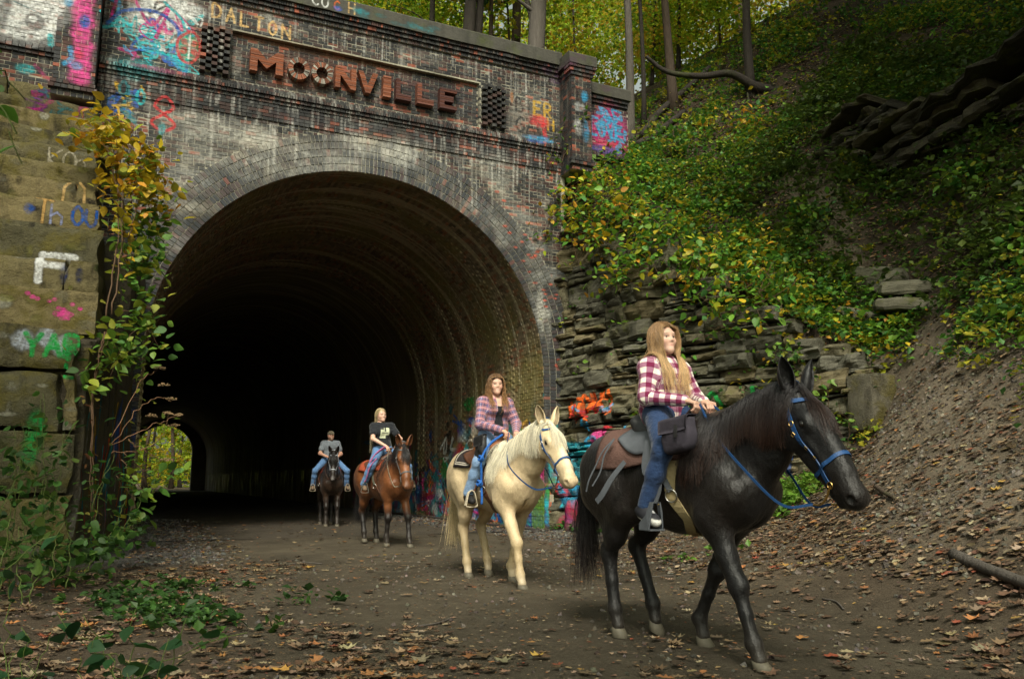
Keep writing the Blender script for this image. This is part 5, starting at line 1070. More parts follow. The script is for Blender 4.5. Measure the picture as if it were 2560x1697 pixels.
# big yellow and green shrubs spilling over the rock wall
def wp(t, p, z): q = W0 + WD * t + WN * p; return np.array((q[0], q[1], z))
for j, (t0, zt, lab, n, pal_p) in enumerate(((.5, 7.9, 'yellow green shrub beside the right parapet at the top of the rock wall', 46, [.20, .24, .22, .18, .06, .10]), (1.5, 7.2, 'large yellowing shrub spilling over the rock wall', 60, [.22, .26, .20, .16, .08, .08]), (2.6, 6.4, 'green shrub draped over the middle of the rock wall', 58, [.30, .32, .14, .10, .10, .04]), (3.7, 5.7, 'shrub with scattered yellow leaves over the right half of the rock wall', 50, [.30, .30, .14, .12, .10, .04]), (4.9, 5.0, 'low shrub trailing above the lead rider', 40, [.34, .28, .14, .10, .12, .02]))):
    st = [[wp(t0 + RNG.normal(0, .12), .5, zt - .6), wp(t0 + RNG.normal(0, .35), .15, zt + RNG.uniform(-.1, .5)), wp(t0 + RNG.normal(0, .6), -.30 - .2 * RNG.random(), zt - RNG.uniform(.0, .7)), wp(t0 + RNG.normal(0, .7), -.45 - .25 * RNG.random(), zt - RNG.uniform(.5, 1.5))] for _ in range(9)]
    leafy('shrub', lab, 'shrub', st, n, .165, C_SH, pal_p, 56, sr=.010, spread=.20, group='shrubs on top of the rock wall')
leafy('creeper', 'thin creeper with a few yellow leaves on the right pilaster', 'vine', [[wp(-.1, -.2, 8.4), wp(0, -.4, 8.9), wp(.2, -.3, 9.5), wp(.5, .1, 10.2)], [wp(.2, -.3, 8.6), wp(.5, -.1, 9.4), wp(.8, 0, 9.9)]], 26, .12, C_VG, None, 30, spread=.12)
leafy('sprig', 'leafy sprig at the end of the rock wall behind the black horse head', 'plant', [[wp(6.2, -.15, 2.0), wp(6.3, -.3, 2.6), wp(6.2, -.4, 3.0)], [wp(6.0, -.3, 2.2), wp(5.9, -.4, 2.9), wp(5.7, -.45, 3.4)], [wp(6.6, -.4, 1.6), wp(6.7, -.5, 2.1), wp(6.6, -.6, 2.4)], [wp(5.0, -.5, 1.9), wp(4.95, -.6, 2.3), wp(4.8, -.6, 2.55)]], 22, .135, C_VG, None, 60, spread=.13)
leafy('sprig', 'fern like green sprig above the black horse ears', 'plant', [[wp(5.5, -.1, 3.2), wp(5.5, -.35, 3.6), wp(5.3, -.5, 3.3)], [wp(5.6, -.1, 3.2), wp(5.8, -.4, 3.5), wp(5.9, -.5, 3.2)], [wp(5.5, -.1, 3.2), wp(5.6, -.4, 3.8)]], 26, .12, C_VG, None, 50, spread=.10)
leafy('weed', 'leafy weed growing on the low stone ledge', 'weed', [[wp(.9 + .2 * k, -.55, .65), wp(.95 + .2 * k, -.6, .95), wp(1.0 + .22 * k, -.65, 1.1 + .1 * (k % 2))] for k in range(6)], 16, .11, C_VG, None, 40, spread=.10, sr=.005)

# ------------------------------------------------------------------ logs, flat rocks, outcrop
def log(name, label, P, r, bark=0, cat='log'):
    v, f = tube(spline(P, 18), np.linspace(r, r * .8, 18), 10); v = v + fbm(v * 5, 3)[:, None] * r * .35; return tag(obj(name, mesh(name, v, f, BARKS[bark], smooth=True)), label, cat)
log('log', 'grey brown log lying in the leaves at the right edge', [(6.46, 4.98, .50), (6.20, 4.5, .44), (5.95, 4.05, .40), (5.7, 3.6, .36)], .052, 0)
log('log', 'pale weathered log behind the hind legs of the black horse', [(8.3, 13.1, .16), (8.15, 12.4, .18), (8.05, 11.7, .22)], .10, 0)
log('stick', 'short broken stick lying on the dirt bank ahead of the black horse', [(8.62, 7.66, 1.05), (8.35, 7.3, .98), (8.08, 6.92, .92)], .028, 1, 'stick')
for P, lab in (([(13.2, 19.2, 11.2), (14.6, 20.2, 12.6), (16.2, 20.9, 14.0), (17.4, 21.2, 15.2)], 'long fallen trunk lying up the wooded slope'), ([(12.6, 18.6, 10.6), (13.6, 19.0, 11.2), (14.9, 19.4, 12.0)], 'rotting fallen trunk low on the wooded slope'), ([(15.0, 17.0, 10.8), (15.8, 17.6, 11.6), (16.5, 18.4, 12.6)], 'bare pale branch lying on the shaded slope')):
    log('fallen_trunk', lab, [(a, b, hz(a, b) + .18) for a, b, c in P], .11 if 'trunk' in lab else .04, 2, 'log')
for (x, y), a, L, lab in (((2.2, 6.4), .4, .45, 'thin dry twig on the path before the left verge weeds'), ((2.6, 11.6), 2.7, .5, 'dry twig on the path left of the bay horse'), ((5.5, 5.3), 1.0, .4, 'forked dry twig on the ground right of the black horse'), ((5.9, 8.2), 2.2, .45, 'pale twig at the foot of the dirt bank')):
    q = [(x, y), (x + .5 * L * cos(a), y + .5 * L * sin(a) + .02), (x + L * cos(a + .2), y + L * sin(a + .2))]
    log('twig', lab, [(u, w, hz(u, w) + .012) for u, w in q], .008, 0, 'twig')
def slab(name, label, c, size, rz, tilt, roll, seed, cat='rock', cl=(.155, .15, .115), parent=None, mat=None):
    sx, sy, sz = size; a = np.linspace(0, 2 * pi, 15)[:-1]; rr = 1 + .28 * np.array([fbm(np.array([[cos(t) * 1.6 + seed, sin(t) * 1.6, seed]]), 2)[0] for t in a]); V = []
    for lev, (sc, z) in enumerate(((.93, -1), (1.0, -.55), (.98, .5), (.90, 1.0), (.0, 1.03), (.0, -1.0))):
        for t, q in zip(a, rr): e = .62; V.append((sx * sc * q * abs(cos(t)) ** e * np.sign(cos(t)), sy * sc * q * abs(sin(t)) ** e * np.sign(sin(t)), sz * z))
    V = np.array(V); V += fbm(V * 4 + seed, 3)[:, None] * np.array((.05, .05, .6)) * sz; n = 14; F = []
    for l0, l1 in ((0, 1), (1, 2), (2, 3), (3, 4)):
        for j in range(n): F.append((l0 * n + j, l0 * n + (j + 1) % n, l1 * n + (j + 1) % n, l1 * n + j))
    for j in range(n): F.append((5 * n + j, 5 * n + (j + 1) % n, (j + 1) % n, j))
    V = V @ np.array(Euler((tilt, roll, rz)).to_matrix()).T + np.array(c); me = mesh(name, V, F, mat or MAT_ROCK, np.tile(np.array(cl) * RNG.uniform(.85, 1.15), (len(V), 1)), np.full((len(V), 2), -1.0)); o = obj(name, me, parent)
    return tag(o, label, cat) if label else o
slab('flat_rock', 'upright pale triangular rock at the left of the rock pile on the trail', (13.55, 11.85, 5.0), (.34, .12, .42), -.7, .5, .3, 1.0)
slab('flat_rock', 'leaning flat rock second in the pile on the trail', (13.62, 11.40, 4.85), (.42, .13, .24), -.7, .5, -.5, 2.0)
slab('flat_rock', 'broad mossy flat rock on top at the right of the trail pile', (13.5, 10.75, 4.72), (.62, .34, .13), -.75, .10, .05, 3.0)
slab('flat_rock', 'long flat rock below the broad mossy one', (13.2, 10.65, 4.32), (.62, .32, .11), -.75, .06, .10, 4.0)
slab('flat_rock', 'lowest flat rock tilting down toward the trail', (13.1, 11.55, 4.28), (.62, .28, .10), -.75, .1, .28, 5.0)
slab('flat_rock', 'small flat rock behind the trail pile', (14.0, 11.55, 5.3), (.42, .24, .06), -.7, .2, .0, 6.0)
out = thing('rock_outcrop', 'dark overhanging ledges of layered rock on the shaded slope', 'rock outcrop', (15.8, 12, 8.5)); out['wp'] = 1
DKR = [(.060, .053, .036), (.078, .068, .044), (.045, .041, .031)]
OA, OB = np.array((15.3, 14.9)), np.array((15.5, 7.6)); OD = (OB - OA) / np.linalg.norm(OB - OA); ON = np.array((-OD[1], OD[0]))
if ON[0] > 0: ON = -ON                                   # towards the trail
for band, (b0, b1, zoff, nl) in enumerate(((0, 7.4, .05, 7), (1.2, 7.4, -1.35, 5))):
    zl = zoff
    for l in range(nl):
        h = RNG.choice([.12, .20, .30, .42]); u = b0 + RNG.uniform(0, .8)
        while u < b1:
            L = RNG.uniform(1.1, 3.2); um = u + L / 2; q = OA + OD * um; zb = hz(q[0], q[1]) + zl + .04 * RNG.normal()
            out_ = .06 + .10 * l * (.7 if band else 1) - 1.0 * smooth(2.4, 0, um) + RNG.normal(0, .07)
            T, F = stone_mesh(u, u + L * .995, zb, zb + h, 0, RNG.uniform(0, 60), .26, 18, 5, 2.8)
            T[:, 2] += (T[:, 0] - um) * (.24 + RNG.normal(0, .02)) + fbm(np.stack([T[:, 0] * 1.3, 0 * T[:, 0] + l, T[:, 2]], -1), 3) * .10; T[:, 0] += fbm(T * 2, 2) * .06
            xy = OA + T[:, :1] * OD + (out_ - T[:, 1:2]) * ON; V = np.column_stack([xy, T[:, 2]]); F = [f_[::-1] for f_ in F]
            obj('slab', mesh('slab', V, F, MAT_ROCK, np.tile(np.array(DKR[RNG.integers(3)]), (len(V), 1)), np.full((len(V), 2), -1.0)), out)
            u += L
        zl += h * .96
x, y = on_ground(7500, 12.8, 19, 6.5, 16.5, lambda x, y: .3 + .9 * smooth(-.1, .2, fbm(np.stack([x * .9, y * .9, 0 * x + 8], -1), 3))); cover('ledge_plants', 'plants hanging over the dark ledges on the shaded slope', x, y, 7, .12, .30, [(.075, .13, .02), (.10, .14, .02), (.06, .10, .02)])
# unseen crowns beside the path and behind the camera, added as shade
for x, y, h, rx, lab in ((-6.6, 3.6, 8.5, 2.8, 'unseen leafy tree added left of the path for shade'), (-8.5, 12.5, 11.0, 2.4, 'unseen leafy tree added above the left wall for shade'), (-3.4, -6.8, 9.5, 2.8, 'unseen leafy tree added behind the camera for shade'), (9.5, -4.0, 9.0, 3.2, 'unseen leafy tree added on the right bank for shade')):
    tree('unseen_shade_tree', lab, x, y, hz(x, y), h + 4, .20, (.10 if x < 0 else -.06, 0), 1, [(1.2 if x < 0 else -.6, 0, h, rx, 1.6, 2600, .34, C_GR), (.6, 0, h + 2, rx * .8, 1.3, 1500, .34, C_GR)], 'unseen trees added round the path for shade', 4)

for j, (x, y, w, lab) in enumerate(((12.9, 15.2, .7, 'rounded green bush on the slope left of the ledges'), (13.8, 13.6, .6, 'green bush between the trail rocks and the ledges'), (12.2, 13.2, .6, 'bright bush above the lead rider on the slope'), (14.6, 10.2, .6, 'dim bush right of the trail rocks'), (12.4, 7.6, .7, 'leafy bush at the right edge above the dirt track'), (11.4, 6.2, .5, 'low bush at the right edge beside the dirt track'), (15.2, 16.9, .8, 'yellow green bush high on the slope under the bough'), (13.2, 17.6, .7, 'green bush beside the slender grey tree'))):
    z = hz(x, y); st = [[(x, y, z), (x + RNG.normal(0, w * .4), y + RNG.normal(0, w * .4), z + .4 * w), (x + RNG.normal(0, w * .8), y + RNG.normal(0, w * .8), z + RNG.uniform(.5, 1.1) * w)] for _ in range(9)]
    leafy('bush', lab, 'bush', st, 34, .15, C_SH if j in (2, 6) else C_GR, None, 18, sr=.010, spread=.20, group='bushes on the slope')

x, y = on_ground(9000, 6.0, 13.5, 2.0, 12.5, lambda x, y: .35 + .65 * trailm(x, y)); pebbles('stone_chips', 'pale shale chips scattered over the dirt track and bank', x, y, .020, [(.27, .245, .20), (.20, .18, .145), (.33, .31, .26)])
# ------------------------------------------------------------------ implicit surfaces for bodies
def _cone(p, a, b, ra, rb, sy=1.0):
    a = np.asarray(a, float); b = np.asarray(b, float); ab = b - a
    q = p - a
    t = np.clip((q @ ab) / (ab @ ab + 1e-9), 0, 1)
    d = q - t[..., None] * ab
    if sy != 1.0: d = d * np.array([1, 1 / sy, 1])
    return (np.linalg.norm(d, axis=-1) - (ra + t * (rb - ra))) * min(1.0, sy)
def _ell(p, c, r, R=None):
    q = p - np.asarray(c, float)
    if R is not None: q = q @ R
    r = np.asarray(r, float)
    k0 = np.linalg.norm(q / r, axis=-1); k1 = np.linalg.norm(q / (r * r), axis=-1) + 1e-9
    return k0 * (k0 - 1) / k1
def pd(pr, p):
    return _cone(p, *pr[1:6]) if pr[0] == 'c' else _ell(p, *pr[1:4])
def C(a, b, ra, rb=None, sy=1.0, k=.04, op=1): return ('c', a, b, ra, ra if rb is None else rb, sy, None, k, op)
def E(c, r, R=None, k=.04, op=1): return ('e', c, r, R, None, None, None, k, op)
def smin(a, b, k):
    h = np.maximum(k - np.abs(a - b), 0) / k
    return np.minimum(a, b) - h * h * k * .25
def bb(pr):
    if pr[0] == 'c':
        a, b = np.asarray(pr[1], float), np.asarray(pr[2], float); r = max(pr[3], pr[4]) * max(1, pr[5])
        return np.minimum(a, b) - r, np.maximum(a, b) + r
    c = np.asarray(pr[1], float); r = max(pr[2]); return c - r, c + r
def comb(V, d, pr):
    return smin(V, d, pr[7]) if pr[8] > 0 else -smin(-V, d, pr[7])
def sdf(P, prims):
    P = np.asarray(P, float); V = np.full(P.shape[:-1], .5)
    for pr in prims: V = comb(V, pd(pr, P), pr)
    return V
def grad(P, prims, e=.004):
    g = np.stack([sdf(P + e * np.eye(3)[i], prims) - sdf(P - e * np.eye(3)[i], prims) for i in range(3)], -1)
    return g / (np.linalg.norm(g, axis=-1, keepdims=True) + 1e-9)
def snap(P, prims, off=.005, it=5, only_out=False):
    P = np.array(P, float)
    for _ in range(it):
        d = sdf(P, prims) - off
        if only_out: d = np.minimum(d, 0)
        P = P - grad(P, prims) * d[..., None]
    return P
def snets(prims, h, lo=None, hi=None):
    bs = [bb(p) for p in prims if p[8] > 0]
    L = np.min([b[0] for b in bs], 0) - 3 * h; Hh = np.max([b[1] for b in bs], 0) + 3 * h
    if lo is not None: L = np.maximum(L, lo)
    if hi is not None: Hh = np.minimum(Hh, hi)
    n = np.ceil((Hh - L) / h).astype(int) + 1
    V = np.full(n, .5, np.float32)
    for pr in prims:
        b0, b1 = bb(pr); m = max(.05, pr[7]) + h * 2
        i0 = np.clip(np.floor((b0 - m - L) / h).astype(int), 0, n); i1 = np.clip(np.ceil((b1 + m - L) / h).astype(int) + 1, 0, n)
        if np.any(i1 <= i0): continue
        ax = [L[k] + h * np.arange(i0[k], i1[k]) for k in range(3)]
        G = np.stack(np.meshgrid(*ax, indexing='ij'), -1)
        sl = tuple(slice(i0[k], i1[k]) for k in range(3))
        V[sl] = comb(V[sl], pd(pr, G), pr)
    S = V < 0
    a = S[:-1, :-1, :-1].astype(np.int8)
    cnt = np.zeros(a.shape, np.int8)
    for o in np.ndindex(2, 2, 2):
        cnt += S[o[0]:o[0] + a.shape[0], o[1]:o[1] + a.shape[1], o[2]:o[2] + a.shape[2]]
    idx = np.argwhere((cnt > 0) & (cnt < 8))
    pos = np.zeros((len(idx), 3)); c = np.zeros(len(idx))
    cs = [np.array(o) for o in np.ndindex(2, 2, 2)]
    val = [V[tuple((idx + o).T)].astype(float) for o in cs]
    for i in range(8):
        for j in range(i + 1, 8):
            if np.abs(cs[i] - cs[j]).sum() != 1: continue
            x = (val[i] < 0) != (val[j] < 0)
            t = val[i] / (val[i] - val[j] + 1e-12)
            pos += np.where(x[:, None], cs[i] + t[:, None] * (cs[j] - cs[i]), 0); c += x
    vert = L + h * (idx + pos / c[:, None])
    ID = np.full(a.shape, -1, np.int64); ID[tuple(idx.T)] = np.arange(len(idx))
    quads = []
    for ax in range(3):
        b, cx = [(1, 2), (2, 0), (0, 1)][ax]
        s0 = [slice(None)] * 3; s1 = [slice(None)] * 3; s0[ax] = slice(0, -1); s1[ax] = slice(1, None)
        A = S[tuple(s0)]; B = S[tuple(s1)]
        for flip in (0, 1):
            e = np.argwhere((A & ~B) if not flip else (~A & B))
            ok = (e[:, b] > 0) & (e[:, cx] > 0) & (e[:, b] < a.shape[b]) & (e[:, cx] < a.shape[cx]) & (e[:, ax] < a.shape[ax])
            e = e[ok]; eb = np.eye(3, dtype=int)[b]; ec = np.eye(3, dtype=int)[cx]
            q = np.stack([ID[tuple((e - eb - ec).T)], ID[tuple((e - ec).T)], ID[tuple(e.T)], ID[tuple((e - eb).T)]], 1)
            if flip: q = q[:, ::-1]
            quads.append(q)
    Q = np.concatenate(quads); Q = Q[(Q >= 0).all(1)]
    return vert, Q

def ribbon(P, N, w, th=.004):
    """flat strap along P with surface normal N: width w, thickness th"""
    P = np.asarray(P, float); N = np.asarray(N, float); m = len(P)
    T = np.gradient(P, axis=0); T /= np.linalg.norm(T, axis=1)[:, None] + 1e-9
    N = N - T * np.sum(N * T, 1)[:, None]; N /= np.linalg.norm(N, axis=1)[:, None] + 1e-9
    B = np.cross(T, N); w = np.broadcast_to(np.asarray(w, float), (m,))[:, None] / 2
    V = np.stack([P - B * w - N * th / 2, P + B * w - N * th / 2, P + B * w + N * th / 2, P - B * w + N * th / 2], 1)
    f = []
    for i in range(m - 1):
        for j in range(4):
            j2 = (j + 1) % 4; f.append((i * 4 + j, i * 4 + j2, i * 4 + 4 + j2, i * 4 + 4 + j))
    f += [(3, 2, 1, 0), tuple((m - 1) * 4 + j for j in range(4))]
    return V.reshape(-1, 3), f

def strap(mb, pts, prims, w=.025, th=.005, off=.004, n=24, sp=True, c=(1, 1, 1)):
    """a strap laid on the body along pts"""
    P = spline(pts, n) if sp else np.asarray(pts, float)
    P = snap(P, prims, off + th / 2)
    N = grad(P, prims)
    v, f = ribbon(P, N, w, th); mb.add(v, f, c)

def hairs(P, w, c, tipw=.25):
    """P (n,m,3) strands -> three-sided tapered tubes"""
    P = np.asarray(P, float); n, m, _ = P.shape
    T = np.gradient(P, axis=1); T /= np.linalg.norm(T, axis=2, keepdims=True) + 1e-9
    ref = RNG.normal(size=(n, 1, 3)); A = np.cross(T, ref); A /= np.linalg.norm(A, axis=2, keepdims=True) + 1e-9
    B = np.cross(T, A)
    w = np.asarray(w, float).reshape(-1, 1) * np.ones((n, m)) * np.linspace(1, tipw, m)[None] ** .8
    k = 3; V = []
    for j in range(k):
        an = 2 * pi * j / k; V.append(P + (cos(an) * A + .6 * sin(an) * B) * w[..., None])
    V = np.stack(V, 2)                                   # n,m,3,3
    base = (np.arange(n) * m * k)[:, None, None] + (np.arange(m - 1) * k)[None, :, None]
    q = []
    for j in range(k):
        j2 = (j + 1) % k
        q.append(np.stack([base + j, base + j2, base + k + j2, base + k + j], -1))
    Q = np.concatenate([x.reshape(-1, 4) for x in q])
    c = np.asarray(c, float)
    if c.ndim == 2: c = np.repeat(c, m * k, 0)
    else: c = np.repeat(c.reshape(n * m, 3), k, 0)
    return V.reshape(-1, 3), Q, c

# ------------------------------------------------------------------ horse
def coatmat(name, bump=.5, spec=.38):
    t = NT(name); c = t.attr().outputs['Color']; vec = t.coord()
    big = t.noise(vec, 5, 5, .6); fine = t.noise(t.coord((70, 70, 300)), 1.0, 3, .65); mid = t.noise(t.coord((10, 14, 7)), 1.0, 4, .55)
    c2 = t.mix(big, t.mix(1.0, c, (.62, .60, .58), 'MULTIPLY'), t.mix(1.0, c, (1.30, 1.26, 1.22), 'MULTIPLY'))
    c3 = t.mix(.5, c2, t.mix(fine, t.mix(1.0, c2, (.35, .35, .35), 'MULTIPLY'), t.mix(1.0, c2, (1.5, 1.5, 1.5), 'MULTIPLY')))
    dust = t.n('SeparateXYZ'); t.l(vec, dust.inputs[0]); dz = t.math('MULTIPLY', t.ramp(dust.outputs[2], [(0, .45), (.12, .22), (.30, 0)]), mid); c3 = t.mix(dz, c3, (.12, .095, .065))
    rg = t.ramp(mid, [(0, .50), (.5, .38), (1, .29)])
    t.fin(c3, rg, spec, t.bump(fine, bump, .006, t.bump(mid, .55, .035)))
    t.b.inputs['Sheen Weight'].default_value = .03
    return t.m
MAT_COAT = coatmat('horse_coat')
def hairmat(name, rough=.38):
    t = NT(name); c = t.attr().outputs['Color']; t.fin(c, rough, .4); return t.m
MAT_HAIR = hairmat('hair_strands')
MAT_HOOF = simple('hoof_horn', (.105, .092, .066), .6, .3, .5, 25, .3)
MAT_EYE = simple('dark_eye', (.008, .006, .005), .08, .8, .1, 10, 0)
MAT_DARKSKIN = simple('dark_skin', (.02, .017, .016), .5, .4, .3, 40, .2)

def rotm(d, up=(0, 0, 1)):
    """columns: forward d, left, up"""
    d = np.asarray(d, float); d /= np.linalg.norm(d); up = np.asarray(up, float)
    s = np.cross(up, d); s /= np.linalg.norm(s); u = np.cross(d, s)
    return np.stack([d, s, u], 1)

LEGS = dict(
    FR=[(.50, -.15, .86), (.55, -.13, .48), (.57, -.13, .17), (.61, -.13, .0)],
    FL=[(.50, .15, .86), (.55, .13, .48), (.57, .13, .17), (.61, .13, .0)],
    HR=[(-.38, -.17, .94), (-.66, -.14, .58), (-.60, -.14, .19), (-.55, -.14, .0)],
    HL=[(-.38, .17, .94), (-.66, .14, .58), (-.60, .14, .19), (-.55, .14, .0)])

def make_horse(label, A, psi, legs, poll, nose, coat, mane_col, h=.016, neckyaw=0.0, hoofpitch={}, sockets=None,
               mane_side=-1, tail=True, tail_col=None, nstr=420, hoofcol=None, bulk=1.0, face=None):
    root = thing('horse', label, 'horse', (A[0], A[1], A[2] if len(A) > 2 else 0), psi - pi / 2, 'saddled horses walking in single file')
    J = dict(LEGS); J.update(legs)
    J = {k: [np.array(p, float) for p in v] for k, v in J.items()}
    poll = np.array(poll, float); nose = np.array(nose, float)
    pr = []
    B = bulk
    # trunk
    pr += [C((-.52, 0, 1.16), (-.30, 0, 1.14), .315 * B, .31 * B, .80, .06), C((-.30, 0, 1.13), (.10, 0, 1.10), .30 * B, .315 * B, .86, .10),
           C((.10, 0, 1.10), (.40, 0, 1.10), .325 * B, .335 * B, .82, .10), C((.12, 0, 1.36), (.42, 0, 1.425), .085, .095, .75, .14),
           C((.42, 0, 1.425), (.62, 0, 1.45), .095, .12, .7, .1), C((-.62, 0, 1.36), (-.2, 0, 1.37), .10, .07, .9, .10)]
    for s in (-1, 1):
        pr += [E((-.52, s * .145, 1.17), (.29, .16, .30), None, .06), C((-.70, s * .105, 1.22), (-.70, s * .12, 1.02), .145, .13, 1, .08),
               C((.34, s * .125, 1.36), (.66, s * .155, 1.06), .10, .122, .8, .06), C((.66, s * .145, 1.05), (.48, s * .185, .92), .108, .10, .9, .045),
               E((.60, s * .085, .98), (.16, .095, .15), None, .035), C((-.38, s * .19, 1.33), (-.34, s * .21, 1.28), .05, .05, 1, .1)]
    pr += [E((.60, 0, 1.04), (.20, .17, .22), None, .10)]
    for s in (-1, 1):
        pr += [E((-.27, s * .33, 1.13), (.10, .06, .17), None, .10, -1), E((.30, s * .335, 1.02), (.045, .05, .20), None, .08, -1), E((.72, s * .20, 1.30), (.06, .07, .14), None, .08, -1),
               E((.68, s * .02, .93), (.10, .012, .12), None, .04, -1), C((.40, s * .11, 1.40), (.62, s * .155, 1.12), .045, .05, .7, .05), C((.40, s * .20, 1.16), (.50, s * .17, .95), .07, .06, .8, .06)]
    trunk = list(pr)
    # legs
    for nm in ('FR', 'FL'):
        a, b, c, d = J[nm]; s = -1 if nm[1] == 'R' else 1
        sh = np.array((.58, s * .14, 1.05))
        pr += [C(sh, a, .12, .10, .85, .08), C(a + (0, 0, .02), a * .45 + b * .55, .108, .068, .85, .06), C(a * .45 + b * .55, b, .068, .058, 1, .03),
               E(b + (.012, 0, 0), (.064, .058, .070), None, .03), C(b, b * .5 + c * .5, .052, .040, 1, .03), C(b * .5 + c * .5, c, .039, .045, 1, .03),
               E(c + (-.008, 0, 0), (.056, .049, .052), None, .03), C(b * .6 + c * .4 - np.array((.022, 0, 0)), c - np.array((.03, 0, 0)), .015, .016, 1, .02)]
    for nm in ('HR', 'HL'):
        a, b, c, d = J[nm]; s = -1 if nm[1] == 'R' else 1
        hip = np.array((-.50, s * .15, 1.12)); but = np.array((-.70, s * .12, 1.02))
        g = a * .45 + b * .55
        pr += [C(hip, a, .19, .125, .8, .08), C(but, a * .4 + b * .6, .12, .07, .8, .08), C(a, g, .125, .080, .75, .06), C(g, b, .084, .055, .9, .04),
               E(b + (-.012, 0, .012), (.069, .055, .082), None, .03), C(b + (-.035, 0, .05), c + (-.03, 0, .02), .025, .018, 1, .03),
               C(b, b * .5 + c * .5, .056, .043, 1, .03), C(b * .5 + c * .5, c, .042, .047, 1, .03), E(c + (-.008, 0, 0), (.058, .050, .053), None, .03)]
    hoofs = []
    for nm in J:
        a, b, c, d = J[nm]
        past = d - c; 
        ct = c + past * .62
        pr += [C(c, ct, .044, .046, 1, .02)]
        hoofs.append((nm, c, ct, d))
    # neck
    dn = poll - np.array((.50, 0, 1.25))
    nb = np.array((.48, 0, 1.20)); nt = np.array((.60, 0, 1.38))
    hd = (nose - poll) / np.linalg.norm(nose - poll)
    pb = poll - np.array((.10, 0, .02))
    thr = poll + hd * .10 - np.array((.10, 0, .10))
    mid = nt * .5 + poll * .5 + np.array((-.03, 0, .035)); midl = (np.array((.66, 0, 1.06)) * .5 + thr * .5) + np.array((.0, 0, .01))
    mid[1] = poll[1] * .4; midl[1] = poll[1] * .4
    pr += [C((.44, 0, 1.22), mid - (.02, 0, .10), .27, .165, .62, .12), C(mid - (.02, 0, .10), poll - (.09, 0, .075), .165, .105, .62, .08),
           C((.62, 0, 1.08), midl, .16, .105, .75, .12), C(midl, thr, .105, .08, .72, .08),
           C((.45, 0, 1.42), mid, .085, .065, .6, .08), C(mid, pb, .065, .06, .6, .08)]
    # head in its own frame
    L = np.linalg.norm(nose - poll); q = L / .58
    R = rotm(hd, (hd[0] * 0 + .6, 0, .8) if abs(hd[2]) > .97 else (0, 0, 1))
    def H(x, y, z): return poll + R @ (np.array((x, y, z)) * q)
    pr += [C(H(.0, 0, -.06), H(.20, 0, -.045), .082 * q, .088 * q, .88, .05), C(H(.18, 0, -.04), H(.46, 0, -.052), .084 * q, .062 * q, .84, .06),
           C(H(.46, 0, -.055), H(.59, 0, -.055), .060 * q, .056 * q, .95, .05), C(H(.18, 0, .012), H(.48, 0, -.012), .026 * q, .022 * q, 1.3, .05),
           C(H(.56, 0, -.070), H(.605, 0, -.072), .054 * q, .043 * q, .95, .04), C(H(.52, 0, -.12), H(.575, 0, -.125), .038 * q, .034 * q, 1, .03),
           C(H(.20, 0, -.165), H(.52, 0, -.115), .036 * q, .03 * q, 1.1, .05)]
    for s in (-1, 1):
        pr += [E(H(.155, s * .052, -.115), np.array((.105, .040, .095)) * q, R, .05), E(H(.195, s * .072, -.008), np.array((.048, .026, .034)) * q, R, .035),
               E(H(.60, s * .042, -.05), np.array((.035, .026, .032)) * q, R, .03),
               C(H(.26, s * .062, -.065), H(.42, s * .05, -.06), .014 * q, .008 * q, 1, .03),
               E(H(.615, s * .056, -.052), np.array((.024, .016, .017)) * q, R, .012, -1),
               E(H(.200, s * .098, -.028), np.array((.026, .014, .017)) * q, R, .014, -1)]
    if tail: pr += [C((-.80, 0, 1.34), (-.92, 0, 1.27), .06, .04, 1, .06)]
    v, f = snets(pr, h)
    v = v + grad(v, pr) * (fbm(v * np.array((7, 7, 6)), 3) * .010 * smooth(.5, .9, v[:, 2]) + fbm(v * 28, 2) * .0015)[:, None]
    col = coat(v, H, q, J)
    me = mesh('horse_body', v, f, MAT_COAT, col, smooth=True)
    body_ = obj('body', me, root)
    # hooves
    hm = MAT_HOOF
    for nm, c, ct, d in hoofs:
        dirh = np.array((1.0, 0, hoofpitch.get(nm, 0.0))); dirh /= np.linalg.norm(dirh)
        upv = np.cross(dirh, (0, 1.0, 0)) * -1
        s0 = np.array((0, 1.0, 0)); V = []
        k = 14
        for lev, (rad, off) in enumerate(((.044, 0), (.051, .2), (.068, .98), (.066, 1.0))):
            ctr = ct * (1 - off) + d * off - dirh * (.012 if lev < 2 else .0)
            for j in range(k):
                an = 2 * pi * j / k
                x = cos(an) * rad * (1.12 if cos(an) > 0 else .80); y = sin(an) * rad * .95
                V.append(ctr + dirh * x + s0 * y)
        F = [tuple((l * k + j, l * k + (j + 1) % k, (l + 1) * k + (j + 1) % k, (l + 1) * k + j)) for l in range(3) for j in range(k)]
        F += [tuple(range(k - 1, -1, -1)), tuple(3 * k + j for j in range(k))]
        me = mesh('hoof', V, F, hm, smooth=True); obj('hoof', me, root)
    # eyes, ears
    for s in (-1, 1):
        ec = H(.200, s * .083, -.020); u = np.linspace(0, pi, 7); w = np.linspace(0, 2 * pi, 11)[:-1]
        V = [ec + .020 * q * np.array((sin(a) * cos(b), sin(a) * sin(b), cos(a))) for a in u for b in w]
        F = [(i * 10 + j, i * 10 + (j + 1) % 10, (i + 1) * 10 + (j + 1) % 10, (i + 1) * 10 + j) for i in range(6) for j in range(10)]
        obj('eye', mesh('eye', V, F, MAT_EYE, smooth=True), body_)
        base = H(.0, s * .060, .012); 
        e_up = R @ np.array((-.80, s * .27, .60)); e_up /= np.linalg.norm(e_up)
        opn = R @ np.array((.45, s * .55, .85)); opn -= e_up * (opn @ e_up); opn /= np.linalg.norm(opn)
        sd = np.cross(e_up, opn)
        V = []; F = []; nl, nk = 9, 9
